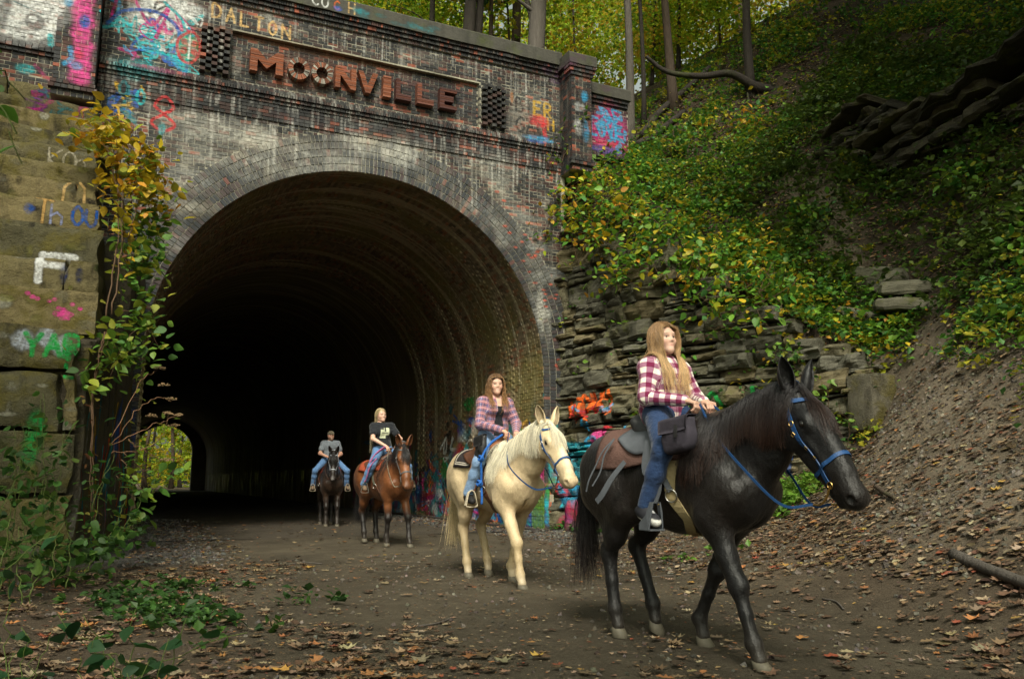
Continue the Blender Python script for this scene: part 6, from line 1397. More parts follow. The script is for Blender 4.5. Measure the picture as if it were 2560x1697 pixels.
        for layer in (0, 1):
            for i in range(nl):
                t = i / (nl - 1); wd = .043 * q * (np.sin(pi * min(1, .28 + .72 * t)) ** .75 + .02); 
                for j in range(nk):
                    an = pi * (-.82 + 1.64 * j / (nk - 1)) * (1 - .35 * t)
                    rr = wd - layer * .005
                    V.append(base + e_up * (.165 * q * t) + (-opn * (cos(an) * rr * .8) + sd * sin(an) * rr) + opn * .012 * t)
        for layer in (0, 1):
            o = layer * nl * nk
            for i in range(nl - 1):
                for j in range(nk - 1):
                    g = (o + i * nk + j, o + i * nk + j + 1, o + (i + 1) * nk + j + 1, o + (i + 1) * nk + j)
                    F.append(g if layer == 0 else g[::-1])
        o = nl * nk
        for i in range(nl - 1):
            F.append((i * nk, (i + 1) * nk, o + (i + 1) * nk, o + i * nk)); a = i * nk + nk - 1
            F.append((a, o + a, o + a + nk, a + nk))
        V = np.array(V); ecol = coat(V, H, q, J); ecol[len(V) // 2:] *= .55
        obj('ear', mesh('ear', V, F, MAT_COAT, ecol, smooth=True), root)
    # mane
    mane_col = np.asarray(mane_col, float)
    crest = spline([H(.02, 0, .035), pb + (0, 0, .065), mid + (0, 0, .062), nt + (-.10, 0, .09), (.36, 0, 1.53)], 60)
    n = nstr; t = RNG.random(n) ** .9; ci = (t * 59).astype(int)
    root_p = crest[ci] + RNG.normal(0, .008, (n, 3)); m = 9
    Ls = (.36 + .12 * np.sin(t * 9) + .10 * RNG.random(n)) * (1 - .45 * smooth(.75, 1, t)) * (.7 + .3 * smooth(0, .15, t))
    side = np.array((0, mane_side, 0.0))
    P = np.zeros((n, m, 3)); P[:, 0] = root_p
    sg = np.where(RNG.random(n) < .95, 1, -1)
    drift = RNG.normal(0, .13, n)
    for i in range(1, m):
        u = i / (m - 1)
        d = side[None] * sg[:, None] * (1.0 - u) ** 2 * 1.1 + np.array((0, 0, 1.0))[None] * (.35 * (1 - u) ** 4 - 1.0 * min(1, u * 1.6))
        d = d + np.array((1.0, 0, 0))[None] * (drift[:, None] * u - .10)
        d /= np.linalg.norm(d, axis=1)[:, None]
        P[:, i] = P[:, i - 1] + d * (Ls / (m - 1))[:, None]
    off = .006 + .030 * RNG.random(n)
    for _ in range(4):
        dd = sdf(P, pr) - off[:, None] * np.linspace(.4, 1, m)[None]; g = grad(P, pr)
        P[:, 1:] = (P - g * np.where(dd > 0, dd * .6, dd)[..., None])[:, 1:]
    hc = mane_col[None, None] * (.6 + .8 * RNG.random((n, 1, 1))) * np.ones((n, m, 1))
    if sockets is not None: hc = hc * (1 - np.linspace(0, 1, m)[None, :, None] ** 2) + sockets[None, None] * np.linspace(0, 1, m)[None, :, None] ** 2 * (.5 + RNG.random((n, 1, 1)))
    V, Q, c = hairs(P, .0011 + .0014 * RNG.random(n), hc, .3)
    obj('mane', mesh('mane', V, Q, MAT_HAIR, c, smooth=True), root)
    # forelock
    n = 320; m = 7; rp = H(.0, 0, .03)[None] + RNG.normal(0, .012, (n, 3)); P = np.zeros((n, m, 3)); P[:, 0] = rp
    spread = RNG.normal(0, .17, n); Ls = .20 + .14 * RNG.random(n)
    for i in range(1, m):
        u = i / (m - 1)
        d = (R @ np.array((1.0, 0, .25 * (1 - u))))[None] + (R @ np.array((0, 1.0, 0)))[None] * (spread * (.4 + u))[:, None] - np.array((0, 0, .3 * u))
        d /= np.linalg.norm(d, axis=1)[:, None]; P[:, i] = P[:, i - 1] + d * (Ls * q / (m - 1))[:, None]
    off = .006 + .014 * RNG.random(n)
    for _ in range(4):
        dd = sdf(P, pr) - off[:, None]; P[:, 1:] = (P - grad(P, pr) * dd[..., None])[:, 1:]
    hc = mane_col[None, None] * (.6 + .8 * RNG.random((n, 1, 1))) * np.ones((n, m, 1))
    if sockets is not None: hc = hc * (1 - np.linspace(0, 1, m)[None, :, None]) + sockets[None, None] * np.linspace(0, 1, m)[None, :, None] * (.5 + RNG.random((n, 1, 1)))
    V, Q, c = hairs(P, .0011 + .0012 * RNG.random(n), hc, .3)
    obj('forelock', mesh('forelock', V, Q, MAT_HAIR, c, smooth=True), root)
    # tail
    if tail:
        n = 900; m = 10; t0 = RNG.random(n); rp = np.array((-.80, 0, 1.34)) * (1 - t0)[:, None] + np.array((-.94, 0, 1.22)) * t0[:, None]
        rp = rp + np.stack([0 * t0, RNG.normal(0, .022, n), 0 * t0], 1)
        P = np.zeros((n, m, 3)); P[:, 0] = rp; Ls = .62 + .42 * RNG.random(n); dr = RNG.normal(0, .07, n); df = RNG.normal(0, .06, n)
        for i in range(1, m):
            u = i / (m - 1)
            d = np.stack([-.75 * (1 - u) ** 3 - .02 + .10 * u + df * (.4 + u), dr * (.4 + u), -1.0 * np.minimum(1, .25 + 2.2 * u) * np.ones(n)], 1)
            d /= np.linalg.norm(d, axis=1)[:, None]; P[:, i] = P[:, i - 1] + d * (Ls / (m - 1))[:, None]
        for _ in range(3):
            dd = sdf(P, pr) - .012; P = P - grad(P, pr) * np.minimum(dd, 0)[..., None]
        tc = np.asarray(mane_col if tail_col is None else tail_col, float)
        hc = tc[None, None] * (.5 + .9 * RNG.random((n, 1, 1))) * np.ones((n, m, 1))
        if sockets is not None: hc = hc * (1 - .7 * np.linspace(0, 1, m)[None, :, None] ** 3) + .5 * sockets[None, None] * np.linspace(0, 1, m)[None, :, None] ** 3
        V, Q, c = hairs(P, .0016 + .0020 * RNG.random(n), hc, .2)
        obj('tail', mesh('tail', V, Q, MAT_HAIR, c, smooth=True), root)
    return dict(root=root, pr=pr, trunk=trunk, H=H, R=R, q=q, J=J, A=A, psi=psi, mid=mid, poll=poll)

def coat_black(v, H, q, J):
    c = np.tile(np.array((.0068, .0064, .0070)), (len(v), 1))
    n = fbm(v * 7, 3)
    roan = smooth(1.30, 1.50, v[:, 2]) * smooth(-.25, -.45, v[:, 0])       # greying hair on the croup
    c = c + roan[:, None] * np.array((.085, .092, .105)) * (.75 + .5 * n[:, None])
    brown = smooth(.25, .6, vnoise(v * 2.2)) * smooth(.65, .95, v[:, 2]) * smooth(1.35, 1.0, v[:, 2])
    c = c + brown[:, None] * np.array((.006, .003, .001))
    w = np.exp(-(np.linalg.norm((v - H(.14, 0, .04)) / np.array((.035, .018, .05)), axis=1)) ** 2)  # small white star
    return c + w[:, None] * .22
def coat_palomino(v, H, q, J):
    base = np.array((.585, .465, .295)); c = np.tile(base, (len(v), 1))
    n = fbm(v * 4, 4)[:, None]; c = c * (1 + .26 * n); top_ = smooth(1.25, 1.5, v[:, 2])[:, None]; c = c * (1 + .12 * top_); bel = (smooth(.98, .78, v[:, 2]) * smooth(-.6, -.3, v[:, 0]) * smooth(.6, .4, v[:, 0]))[:, None]; c = c * (1 - .22 * bel)  # shade under the belly painted into the coat; top of the back lightened
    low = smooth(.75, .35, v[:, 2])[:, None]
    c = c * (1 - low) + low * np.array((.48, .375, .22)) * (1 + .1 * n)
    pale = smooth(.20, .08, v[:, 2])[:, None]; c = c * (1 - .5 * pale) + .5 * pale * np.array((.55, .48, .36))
    muz = np.exp(-(np.linalg.norm(v - H(.62, 0, -.07), axis=1) / .06) ** 2)[:, None]
    c = c * (1 - .45 * muz) + .45 * muz * np.array((.30, .22, .19))
    for s in (-1, 1):
        w = np.exp(-(np.linalg.norm(v - H(.20, s * .09, -.02), axis=1) / .03) ** 2)[:, None]; c = c * (1 - .6 * w)
        w = np.exp(-(np.linalg.norm(v - H(.615, s * .05, -.05), axis=1) / .018) ** 2)[:, None]; c = c * (1 - .75 * w)
    bl = np.exp(-(np.abs((v - H(.3, 0, 0)) @ np.array((0, 1.0, 0))) / .035) ** 2) * smooth(.30, .22, np.linalg.norm(v - H(.33, 0, .02), axis=1))
    return c + bl[:, None] * np.array((.10, .13, .15))
def coat_bay(v, H, q, J):
    c = np.tile(np.array((.145, .052, .018)), (len(v), 1)) * (1 + .22 * fbm(v * 4, 3)[:, None])
    low = smooth(.70, .50, v[:, 2])[:, None]; c = c * (1 - low) + low * np.array((.013, .010, .009))
    muz = np.exp(-(np.linalg.norm(v - H(.63, 0, -.08), axis=1) / .075) ** 2)[:, None]
    c = c * (1 - .9 * muz) + .9 * muz * np.array((.02, .016, .015))
    fc = smooth(.16, .08, np.linalg.norm(v - H(.34, 0, 0), axis=1))[:, None]
    return c + fc * np.array((.09, .04, .02))
def coat_dark(v, H, q, J):
    c = np.tile(np.array((.016, .011, .009)), (len(v), 1)) * (1 + .2 * fbm(v * 4, 3)[:, None])
    br = smooth(1.25, .9, v[:, 2]) * smooth(.5, .8, v[:, 2])
    c = c + br[:, None] * np.array((.022, .010, .004))
    w = np.exp(-(np.linalg.norm((v - H(.17, 0, .04)) / np.array((.05, .03, .04)), axis=1)) ** 2)
    w2 = np.exp(-(np.linalg.norm((v - H(.62, 0, -.02)) / np.array((.035, .03, .03)), axis=1)) ** 2)
    return c + (w + .7 * w2)[:, None] * .4
HB = make_horse('black horse with a blue bridle leading the file', (3.60, 4.95, 0), radians(8),
    dict(FR=[(.50, -.15, .87), (.66, -.13, .47), (.77, -.13, .14), (.83, -.13, .0)], FL=[(.42, .15, .87), (.255, .12, .52), (.085, .11, .18), (.13, .11, .0)],
         HR=[(-.36, -.17, .93), (-.575, -.14, .585), (-.52, -.14, .19), (-.47, -.14, .0)], HL=[(-.33, .17, .95), (-.58, .14, .62), (-.405, .13, .22), (-.37, .13, .035)]),
    (1.10, -.03, 1.66), (1.53, -.06, 1.085), coat_black, (.013, .012, .0135), h=.014, nstr=2200, sockets=np.array((.035, .016, .010)), hoofpitch=dict(HL=-.45))
HP = make_horse('pale palomino horse with a cream mane, second in the file', (3.99, 9.0, 0), radians(4),
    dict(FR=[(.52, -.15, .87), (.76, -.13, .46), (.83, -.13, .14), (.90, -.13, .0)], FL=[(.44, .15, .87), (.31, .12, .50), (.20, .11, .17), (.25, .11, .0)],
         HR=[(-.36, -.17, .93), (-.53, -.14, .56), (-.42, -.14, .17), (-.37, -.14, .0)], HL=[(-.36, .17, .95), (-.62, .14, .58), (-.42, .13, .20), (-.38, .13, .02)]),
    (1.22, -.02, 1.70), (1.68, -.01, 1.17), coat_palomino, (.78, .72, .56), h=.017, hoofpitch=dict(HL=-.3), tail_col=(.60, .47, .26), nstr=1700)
HY = make_horse('chestnut brown bay horse with black legs and mane, third in the file', (4.36, 14.75, 0), radians(8),
    dict(FR=[(.50, -.15, .87), (.52, -.14, .48), (.47, -.14, .17), (.50, -.14, .0)], FL=[(.52, .15, .87), (.72, .14, .50), (.78, .14, .16), (.84, .14, .0)],
         HR=[(-.36, -.17, .93), (-.62, -.14, .57), (-.50, -.14, .20), (-.46, -.14, .02)]),
    (.98, -.10, 1.71), (1.27, -.14, 1.06), coat_bay, (.013, .011, .011), h=.02, nstr=260)
HD = make_horse('dark brown horse with a white star, last in the file', (4.95, 21.6, 0), radians(-6),
    dict(FL=[(.52, .15, .87), (.64, .13, .48), (.68, .13, .16), (.74, .13, .0)]),
    (1.0, -.04, 1.80), (1.22, -.08, 1.20), coat_dark, (.012, .010, .010), h=.022, nstr=200)
# ------------------------------------------------------------------ people
def skinmat():
    t = NT('skin'); c = t.attr().outputs['Color']; nz = t.noise(t.coord(), 60, 3)
    c2 = t.mix(nz, t.mix(1.0, c, (.88, .84, .82), 'MULTIPLY'), c)
    t.fin(c2, .5, .35, t.bump(nz, .06, .002))
    t.b.inputs['Subsurface Weight'].default_value = .12
    t.b.inputs['Subsurface Radius'].default_value = (.012, .005, .003)
    return t.m
MAT_SKIN = skinmat()
def clothmat(name, kind, cols, size=.042, rough=.85):
    """kind: buffalo / plaid / denim / plain - printed or woven by the point UV (metres round, metres along)"""
    t = NT(name); uv = t.attr('PUV').outputs['Vector']
    sep = t.n('SeparateXYZ'); t.l(uv, sep.inputs[0]); nz = t.noise(t.coord(), 14, 4, .6); fine = t.noise(t.coord((400, 400, 400)), 1, 2)
    if kind == 'buffalo':
        st = []
        for o in (0, 1):
            x = t.math('FRACT', t.math('DIVIDE', sep.outputs[o], size * 2)); st.append(t.math('LESS_THAN', x, .5))
        s = t.math('MULTIPLY', t.math('ADD', st[0], st[1]), .5)
        c = t.ramp(s, [(0, cols[0]), (.30, cols[0]), (.32, cols[1]), (.68, cols[1]), (.70, cols[2]), (1, cols[2])])
    elif kind == 'plaid':
        c = cols[0]
        for o, k in ((0, 1), (1, 2)):
            x = t.math('FRACT', t.math('DIVIDE', sep.outputs[o], size))
            c = t.mix(t.math('MULTIPLY', t.math('LESS_THAN', x, .42), .55), c, cols[k])
            c = t.mix(t.math('MULTIPLY', t.math('LESS_THAN', t.math('ABSOLUTE', t.math('SUBTRACT', x, .70)), .05), .7), c, cols[3])
            c = t.mix(t.math('MULTIPLY', t.math('LESS_THAN', t.math('ABSOLUTE', t.math('SUBTRACT', x, .20)), .03), .6), c, cols[4])
    elif kind == 'denim':
        f = t.noise(t.coord((8, 8, 3)), 1.0, 4, .6)
        c = t.mix(f, cols[0], cols[1]); c = t.mix(t.math('MULTIPLY', fine, .35), c, cols[2])
    else:
        c = t.mix(nz, cols[0], tuple(min(1, x * 1.5) for x in cols[0]))
    b = t.bump(nz, .5, .03); b = t.bump(fine, .12, .002, b)
    fold = t.noise(t.coord((14, 14, 26)), 1.0, 2, .5)
    b = t.bump(fold, .55, .02, b)
    m = t.fin(c, rough, .15, b); t.b.inputs['Sheen Weight'].default_value = .15
    return m

def segs_uv(v, segs):
    """nearest segment -> (arc round it, length along it)"""
    best = np.full(len(v), 9.); U = np.zeros((len(v), 2))
    for a, b, r, ref, off_ in segs:
        a = np.asarray(a, float); b = np.asarray(b, float); ab = b - a; L = np.linalg.norm(ab); d = ab / L
        q = v - a; t = q @ d; tc = np.clip(t, 0, L); rad = q - tc[:, None] * d; dist = np.linalg.norm(rad, axis=1) - r
        ref = np.asarray(ref, float); n = ref - d * (ref @ d); n /= np.linalg.norm(n); bn = np.cross(d, n)
        u = np.arctan2(rad @ bn, rad @ n) * (r if r > .1 else .055)
        m = dist < best; best[m] = dist[m]; U[m, 0] = u[m] + 10; U[m, 1] = t[m] + 10 + off_
    return U

def rotz(v, a):
    c, s = cos(a), sin(a); return np.array((v[0] * c - v[1] * s, v[0] * s + v[1] * c, v[2]))

def hand_prims(w, d, dn, s, curl=1.0):
    """w wrist, d towards the knuckles, dn palm side, s thumb side"""
    w = np.asarray(w, float); d = np.asarray(d, float) / np.linalg.norm(d); dn = np.asarray(dn, float); dn -= d * (dn @ d); dn /= np.linalg.norm(dn)
    ac = np.cross(d, dn); ac *= np.sign(ac @ np.asarray(s, float)) or 1
    pr = [C(w, w + d * .02, .024, .026, 1, .01)]
    for i, (o, L) in enumerate(((.030, .040), (.010, .045), (-.010, .042), (-.029, .034))):
        kn = w + d * .085 + ac * o - dn * (.004 if i in (1, 2) else 0)
        pr.append(C(w + d * .012 + ac * o * .6, kn, .015, .0115, 1, .012))
        a = kn + (d * (.75 - .35 * curl) + dn * (.25 + .5 * curl)) * L * 1.0
        b = a + (dn * (.95 - .3 * (1 - curl)) - d * .35 * curl + d * .5 * (1 - curl)) * L * .75
        c = b + (-d * .75 * curl + dn * .35 + d * .5 * (1 - curl)) * L * .5
        pr += [C(kn, a, .0105, .0095, 1, .004), C(a, b, .0095, .0085, 1, .004), C(b, c, .0085, .007, 1, .004)]
    th = w + d * .030 + ac * .026 + dn * .012; t1 = th + d * .034 + ac * .012 + dn * .016; t2 = t1 + d * .026 - ac * .006 + dn * .016
    pr += [C(w + d * .01 + ac * .012, th, .017, .014, 1, .012), C(th, t1, .0125, .010, 1, .006), C(t1, t2, .010, .0075, 1, .004)]
    return pr

def make_person(label, horse, J, hair, top, bottom, shoe, skin=(.56, .36, .27), female=True, hh=.006, group='riders on the horses',
                headyaw=0.0, headpitch=0.0, short_sleeve=False, tank=None, hat=None, beard=None, smile=False):
    A = horse['A']; psi = horse['psi']
    root = thing('person', label, 'person', (A[0], A[1], 0), psi - pi / 2, group)
    J = {k: np.array(v, float) for k, v in J.items()}
    sw = 1.0 if female else 1.14
    P, W, Ch, Nk, Hc = J['pelvis'], J['waist'], J['chest'], J['neck'], J['head']
    skin = np.array(skin)
    # ---- body under the clothes
    def torso(e):
        q = [E(P, np.array((.115, .155, .115)) + e, None, .06), C(P, W, .105 + e, .098 + e, 1.25, .06), C(W, Ch, .098 + e, .108 + e, 1.30 * (1 if female else 1.05), .06),
             E(Ch + (0, 0, .02), np.array((.105, .145 * sw, .135)) + e, None, .06)]
        for s in 'RL':
            sh = J['sh' + s]
            q += [C(Ch * .3 + Nk * .7 - (0, 0, .03), sh, .060 + e, .056 * sw + e, 1, .05)]
            if female: q += [E(Ch + (.085, (-.065 if s == 'R' else .065), -.02), np.array((.055, .060, .062)) + e * .7, None, .04)]
        return q
    def arm(s, e, part=(0, 1)):
        sh, el, wr = J['sh' + s], J['el' + s], J['wr' + s]
        return [C(sh, el, .050 * sw + e, .040 * sw + e, 1, .03), C(el, wr, .039 * sw + e, .026 * sw + e, 1, .03)]
    def legp(s, e, knee=0):
        h, k, a = J['hip' + s], J['kn' + s], J['an' + s]
        return [C(h, k, .086 + e, .056 + e, 1, .06), C(k, k * .6 + a * .4, .055 + e, .052 + e, 1, .04), C(k * .6 + a * .4, a, .052 + e, .034 + e, 1, .04)]
    body = torso(0) + arm('R', 0) + arm('L', 0) + legp('R', 0) + legp('L', 0)
    for s in 'RL':
        a, t = J['an' + s], J['toe' + s]; body += [C(a, a - (0, 0, .05), .036, .036, 1, .03), C(a - (0, 0, .05), a * .45 + t * .55, .032, .022, 1, .03)]
    R = rotm((cos(headpitch) * cos(headyaw), cos(headpitch) * sin(headyaw), sin(headpitch)))
    def F(x, y, z): return Hc + R @ np.array((x, y, z))
    base = F(-.02, 0, -.085)
    neckp = [C(Nk - (0, 0, .03), base, .056 * sw, .050 * sw, 1, .04), C(Nk - (0, 0, .04), Nk - (0, 0, .06), .07, .08, 1.2, .05)]
    v1, f1 = snets(body + neckp, .013)
    hd = [E(F(-.015, 0, .035), (.098, .076, .094), R, .03), E(F(.020, 0, -.015), (.074, .063, .078), R, .04), E(F(.055, 0, -.052), (.034, .036, .042), R, .03),
          C(F(.008, -.044, -.062), F(.066, -.006, -.094), .018, .014, 1, .04), C(F(.008, .044, -.062), F(.066, .006, -.094), .018, .014, 1, .04),
          E(F(.074, 0, -.094), (.016, .018, .013), R, .03), C(F(.085, 0, .016), F(.102, 0, -.022), .0070, .0098, 1, .014),
          C(F(.094, -.011, -.027), F(.094, .011, -.027), .0075, .0075, 1, .008), C(F(.074, -.036, .032), F(.074, .036, .032), .013, .013, 1, .02),
          C(F(.0855, -.021, -.0560), F(.0920, 0, -.0545), .0045, .0055, 1, .006), C(F(.0920, 0, -.0545), F(.0855, .021, -.0560), .0055, .0045, 1, .006), C(F(.0870, -.014, -.0640), F(.0870, .014, -.0640), .0062, .0062, 1, .007)] + neckp[:1]
    for s in (-1, 1):
        hd += [E(F(.056, s * .040, -.026), (.026, .022, .022), R, .03), E(F(.091, s * .031, .005), (.013, .016, .0070), R, .012, -1), C(F(.0850, s * .020, .0130), F(.0815, s * .043, .0115), .0045, .004, 1, .006),
               C(F(-.012, s * .074, .020), F(-.020, s * .080, -.022), .017, .011, .6, .01)]
    v2, f2 = snets(hd, hh, lo=np.minimum(Hc, Nk) - .2)
    q = (v2 - Hc) @ R; col2 = np.tile(skin, (len(v2), 1))
    def blob(c, r, colr, a):
        nonlocal col2
        w = np.exp(-(np.linalg.norm((q - np.array(c)) / np.array(r), axis=1)) ** 2)[:, None] * a; col2 = col2 * (1 - w) + w * np.array(colr)
    for s in (-1, 1):
        blob((.075, s * .042, -.028), (.03, .022, .02), skin * (1.05, .80, .78), .6)
        blob((.085, s * .032, .027), (.03, .019, .0045), np.array(hair.get('brow', hair['col'])) * .45, .65)
        blob((.085, s * .031, .0125), (.03, .017, .0030), np.array((.05, .03, .02)), .8)
    blob((.090, 0, -.0585), (.02, .023, .0070), np.array((.44, .17, .15)), .75)
    blob((.10, 0, .0), (.05, .06, .012), skin * .93, .3)
    if smile: blob((.090, 0, -.0590), (.02, .015, .0032), np.array((.70, .67, .63)), .9)
    if beard is not None:
        w = (smooth(-.038, -.055, q[:, 2]) * smooth(-.02, .03, q[:, 0]) * smooth(-.15, -.115, q[:, 2]))[:, None] * .85
        w = w * (1 - np.exp(-(np.linalg.norm((q - np.array((.094, 0, -.0585))) / np.array((.03, .022, .007)), axis=1)) ** 2))[:, None]
        col2 = col2 * (1 - w) + w * np.array(beard)
    V = [v1, v2]; Fs = [f1, f2 + len(v1)]; cc = [np.tile(skin, (len(v1), 1)), col2]; nv = len(v1) + len(v2)
    for s in 'RL':
        wr, el = J['wr' + s], J['el' + s]; d = wr - el; d = d / np.linalg.norm(d)
        hdv = J.get('hd' + s, d); hp = hand_prims(wr, hdv, J.get('dn' + s, np.array((.1, 0, -1.0))), np.array((.3, .9 if s == 'R' else -.9, .3)))
        v3, f3 = snets(hp, .0045 if hh < .008 else .006); V.append(v3); Fs.append(f3 + nv); nv += len(v3); cc.append(np.tile(skin * (1.0, .93, .9), (len(v3), 1)))
    body_ = obj('body', mesh('body', np.concatenate(V), np.concatenate(Fs), MAT_SKIN, np.concatenate(cc), smooth=True), root)
    for s in (-1, 1):
        for nm, rad, off, colr in (('eyeball', .0098, 0, None),):
            ec = F(.0790, s * .031, .005); u = np.linspace(0, pi, 7); w = np.linspace(0, 2 * pi, 11)[:-1]
            Vv = np.array([ec + rad * np.array((sin(a) * cos(b), sin(a) * sin(b), cos(a))) for a in u for b in w])
            fr = (Vv - ec) @ R; c = np.where((fr[:, :1] > .0074), np.array((.02, .015, .012)), np.array((.36, .33, .31)))
            Ff = [(i * 10 + j, i * 10 + (j + 1) % 10, (i + 1) * 10 + (j + 1) % 10, (i + 1) * 10 + j) for i in range(6) for j in range(10)]
            obj('eye', mesh('eye', Vv, Ff, MAT_SKIN, c, smooth=True), body_)
    # ---- clothes
    e = top.get('ease', .016); sleeves = arm('R', e) + arm('L', e)
    if short_sleeve:
        sleeves = []
        for s in 'RL':
            sh, el = J['sh' + s], J['el' + s]; sleeves.append(C(sh, sh * .45 + el * .55, .050 * sw + e + .004, .055 * sw + e, 1, .03))
    elif not top.get('tight'):
        sleeves = []
        for s in 'RL':
            sh, el, wr = J['sh' + s], J['el' + s], J['wr' + s]
            sleeves += [C(sh, el, .052 * sw + e, .044 * sw + e, 1, .05), C(el, wr - (wr - el) * .03, .043 * sw + e, .030 + e * .8, 1, .03)]
    hem = top.get('hem', .10)
    sp = torso(e) + sleeves + [C(W, W * .35 + P * .65 + np.array((0, 0, -hem + .06)), .104 + e, .118 + e, 1.28, .05)]
    if not top.get('tight'): sp += [C(W + (-.02, 0, .05), W + (-.01, 0, -.06), .10 + e, .115 + e, 1.25, .06)]
    cut = P[2] - hem
    sp2 = sp + [E(Nk + (.02, 0, .075), (.075, .072, .075), None, .01, -1), E((P[0], P[1], cut - .5), (.6, .6, .5), None, .02, -1)]
    v, f = snets(sp2, top.get('h', .0115))
    v = v + grad(v, sp2) * (fbm(v * np.array((16, 16, 24)), 2) * .006 + fbm(v * np.array((9, 9, 12)), 2) * .006)[:, None]
    segs = [(P, Nk, .13, (-1, 0, 0), 0)] + [(J['sh' + s], J['el' + s], .055, (0, -1 if s == 'R' else 1, .1), 0) for s in 'RL'] + [(J['el' + s], J['wr' + s], .045, (0, -1 if s == 'R' else 1, .1), np.linalg.norm(J['sh' + s] - J['el' + s])) for s in 'RL']
    me = mesh(top['name'], v, f, top['mat'], None, segs_uv(v, segs), True); shirt = obj(top['name'], me, root)
    if tank is not None:                                   # darker top showing between the open fronts
        c = (v - Ch) @ np.array((0, 1.0, 0)); fr = v[:, 0] - (P[0] + (v[:, 2] - P[2]) / (Nk[2] - P[2]) * (Nk[0] - P[0]))
        wv = .040 + .03 * smooth(Ch[2] + .06, P[2], v[:, 2])
        mask = (np.abs(c) < wv) & (fr > .03) & (v[:, 2] > P[2] - .02) & (np.linalg.norm(v - J['wrR'], axis=1) > .16) & (np.linalg.norm(v - J['wrL'], axis=1) > .16)
        fm = mask[f].all(1); hi = fm & (v[f].mean(1)[:, 2] > Nk[2] - .115); me.materials.append(tank); me.materials.append(simple('bare_skin', tuple(skin), .5, .3, .08, 40, .05)); me.polygons.foreach_set('material_index', fm.astype(np.int32) + hi); me.update()
    eb = .011
    jp = [E(P, np.array((.125, .165, .115)) + .004, None, .06), C(P, W, .108 + eb, .09, 1.25, .05)] + legp('R', eb) + legp('L', eb)
    for s in 'RL':
        a, k = J['an' + s], J['kn' + s]; d = (a - k) / np.linalg.norm(a - k)
        jp += [C(k * .3 + a * .7, a - d * .01, bottom.get('hemr', .050), bottom.get('hemr', .050) * 1.02, 1, .03), E(a + d * .052, (.055, .055, .050), None, .005, -1)]
    v, f = snets(jp, .0115 if hh < .01 else .014)
    kd = np.min([np.linalg.norm(v - J['kn' + s], axis=1) for s in 'RL'] + [np.linalg.norm(v - J['hip' + s], axis=1) for s in 'RL'] + [np.linalg.norm(v - J['an' + s], axis=1) for s in 'RL'], 0)
    v = v + grad(v, jp) * (fbm(v * np.array((22, 22, 34)), 2) * .0045 * smooth(.14, .04, kd) + fbm(v * 8, 2) * .001)[:, None]
    segs = [(J['hip' + s], J['kn' + s], .08, (1, 0, 0), 0) for s in 'RL'] + [(J['kn' + s], J['an' + s], .05, (1, 0, 0), 0) for s in 'RL']
    obj('jeans', mesh('jeans', v, f, bottom['mat'], None, segs_uv(v, segs), True), root)
    if top.get('belt') is not None:
        v, f = tube([W * .45 + P * .55 + np.array((cos(a) * .125, sin(a) * .155, .0)) for a in np.linspace(0, 2 * pi, 25)], .016, 6)
        obj('belt', mesh('belt', v, f, top['belt'], smooth=True), root)
    # shoes
    for s in 'RL':
        a, t = J['an' + s], J['toe' + s]; d = t - (a + (0, 0, -.07)); d = d / np.linalg.norm(d); sd = np.cross((0, 0, 1.0), d); sd /= np.linalg.norm(sd); up = np.cross(d, sd)
        heel = a - up * .065 - d * .055; RR = np.stack([d, sd, up], 1)
        tl = np.linalg.norm(t - heel)
        sh = [C(a + up * .02, a - up * .03, .046, .048, 1, .02), C(heel + up * .02, heel + d * .1 + up * .012, .036, .042, 1, .03), C(a - up * .035 + d * .01, heel + d * (tl - .06) + up * .016, .046, .036, 1, .03),
              C(heel + d * .10 + up * .008, heel + d * (tl - .03) + up * .006, .042, .034, 1, .02), E(heel + up * (-.032 - .5) + d * .1, (.6, .6, .5), RR, .008, -1)]
        v, f = snets(sh, .008 if hh < .01 else .012)
        q = (v - heel) @ RR; c = np.tile(np.array(shoe['col']), (len(v), 1))
        if shoe.get('white'):
            wm = np.maximum(smooth(-.002, -.008, q[:, 2]), smooth(tl - .062, tl - .055, q[:, 0]) * smooth(.03, .02, q[:, 2]))[:, None]
            c = c * (1 - wm) + wm * np.array((.72, .70, .66))
            lace = (smooth(.11, .12, q[:, 0]) * smooth(tl - .06, tl - .07, q[:, 0]) * smooth(.016, .010, np.abs(q[:, 1])) * (np.sin(q[:, 0] * 330) > .0))[:, None]
            c = c * (1 - lace) + lace * .7
        else:
            wm = smooth(-.006, -.014, q[:, 2])[:, None]; c = c * (1 - wm) + wm * np.array(shoe['col']) * .4
        obj('shoe', mesh('shoe', v, f, MAT_SHOE, c, smooth=True), root)
    # hair
    full = hd + sp
    if hat is None:
        hc = np.array(hair['col']); tipc = np.array(hair['tip'])
        cap = [E(F(-.020, 0, .040), (.102, .081, .097), R, .02), C(F(-.045, 0, .0), F(-.062, 0, -.085), .070, .062, 1.1, .03),
               E(F(.105, 0, -.040), (.080, .068, .118), R, .01, -1)]
        if hair['len'] < .2: cap[1] = C(F(-.045, 0, .0), F(-.05, 0, -.05), .065, .055, 1.1, .03)
        v, f = snets(cap, .009); 
        v = v + grad(v, cap) * (fbm(v * np.array((60, 60, 8)), 2) * .004)[:, None]
        part = np.abs((v - Hc) @ R[:, 1]) < .004
        cv = np.tile(hc * .72, (len(v), 1)) * (.8 + .5 * vnoise(v * np.array((90, 90, 9))))[:, None]
        n = hair['n']; th = RNG.uniform(-1, 1, n); zz = RNG.random(n)
        az = np.where(RNG.random(n) < .5, 1, -1) * RNG.uniform(.75, 3.0, n)         # angle from the face
        el = RNG.uniform(-.1, 1.45, n); az = np.where((el > .75) & (RNG.random(n) < .5), np.sign(az) * RNG.uniform(.12, .9, n), az)
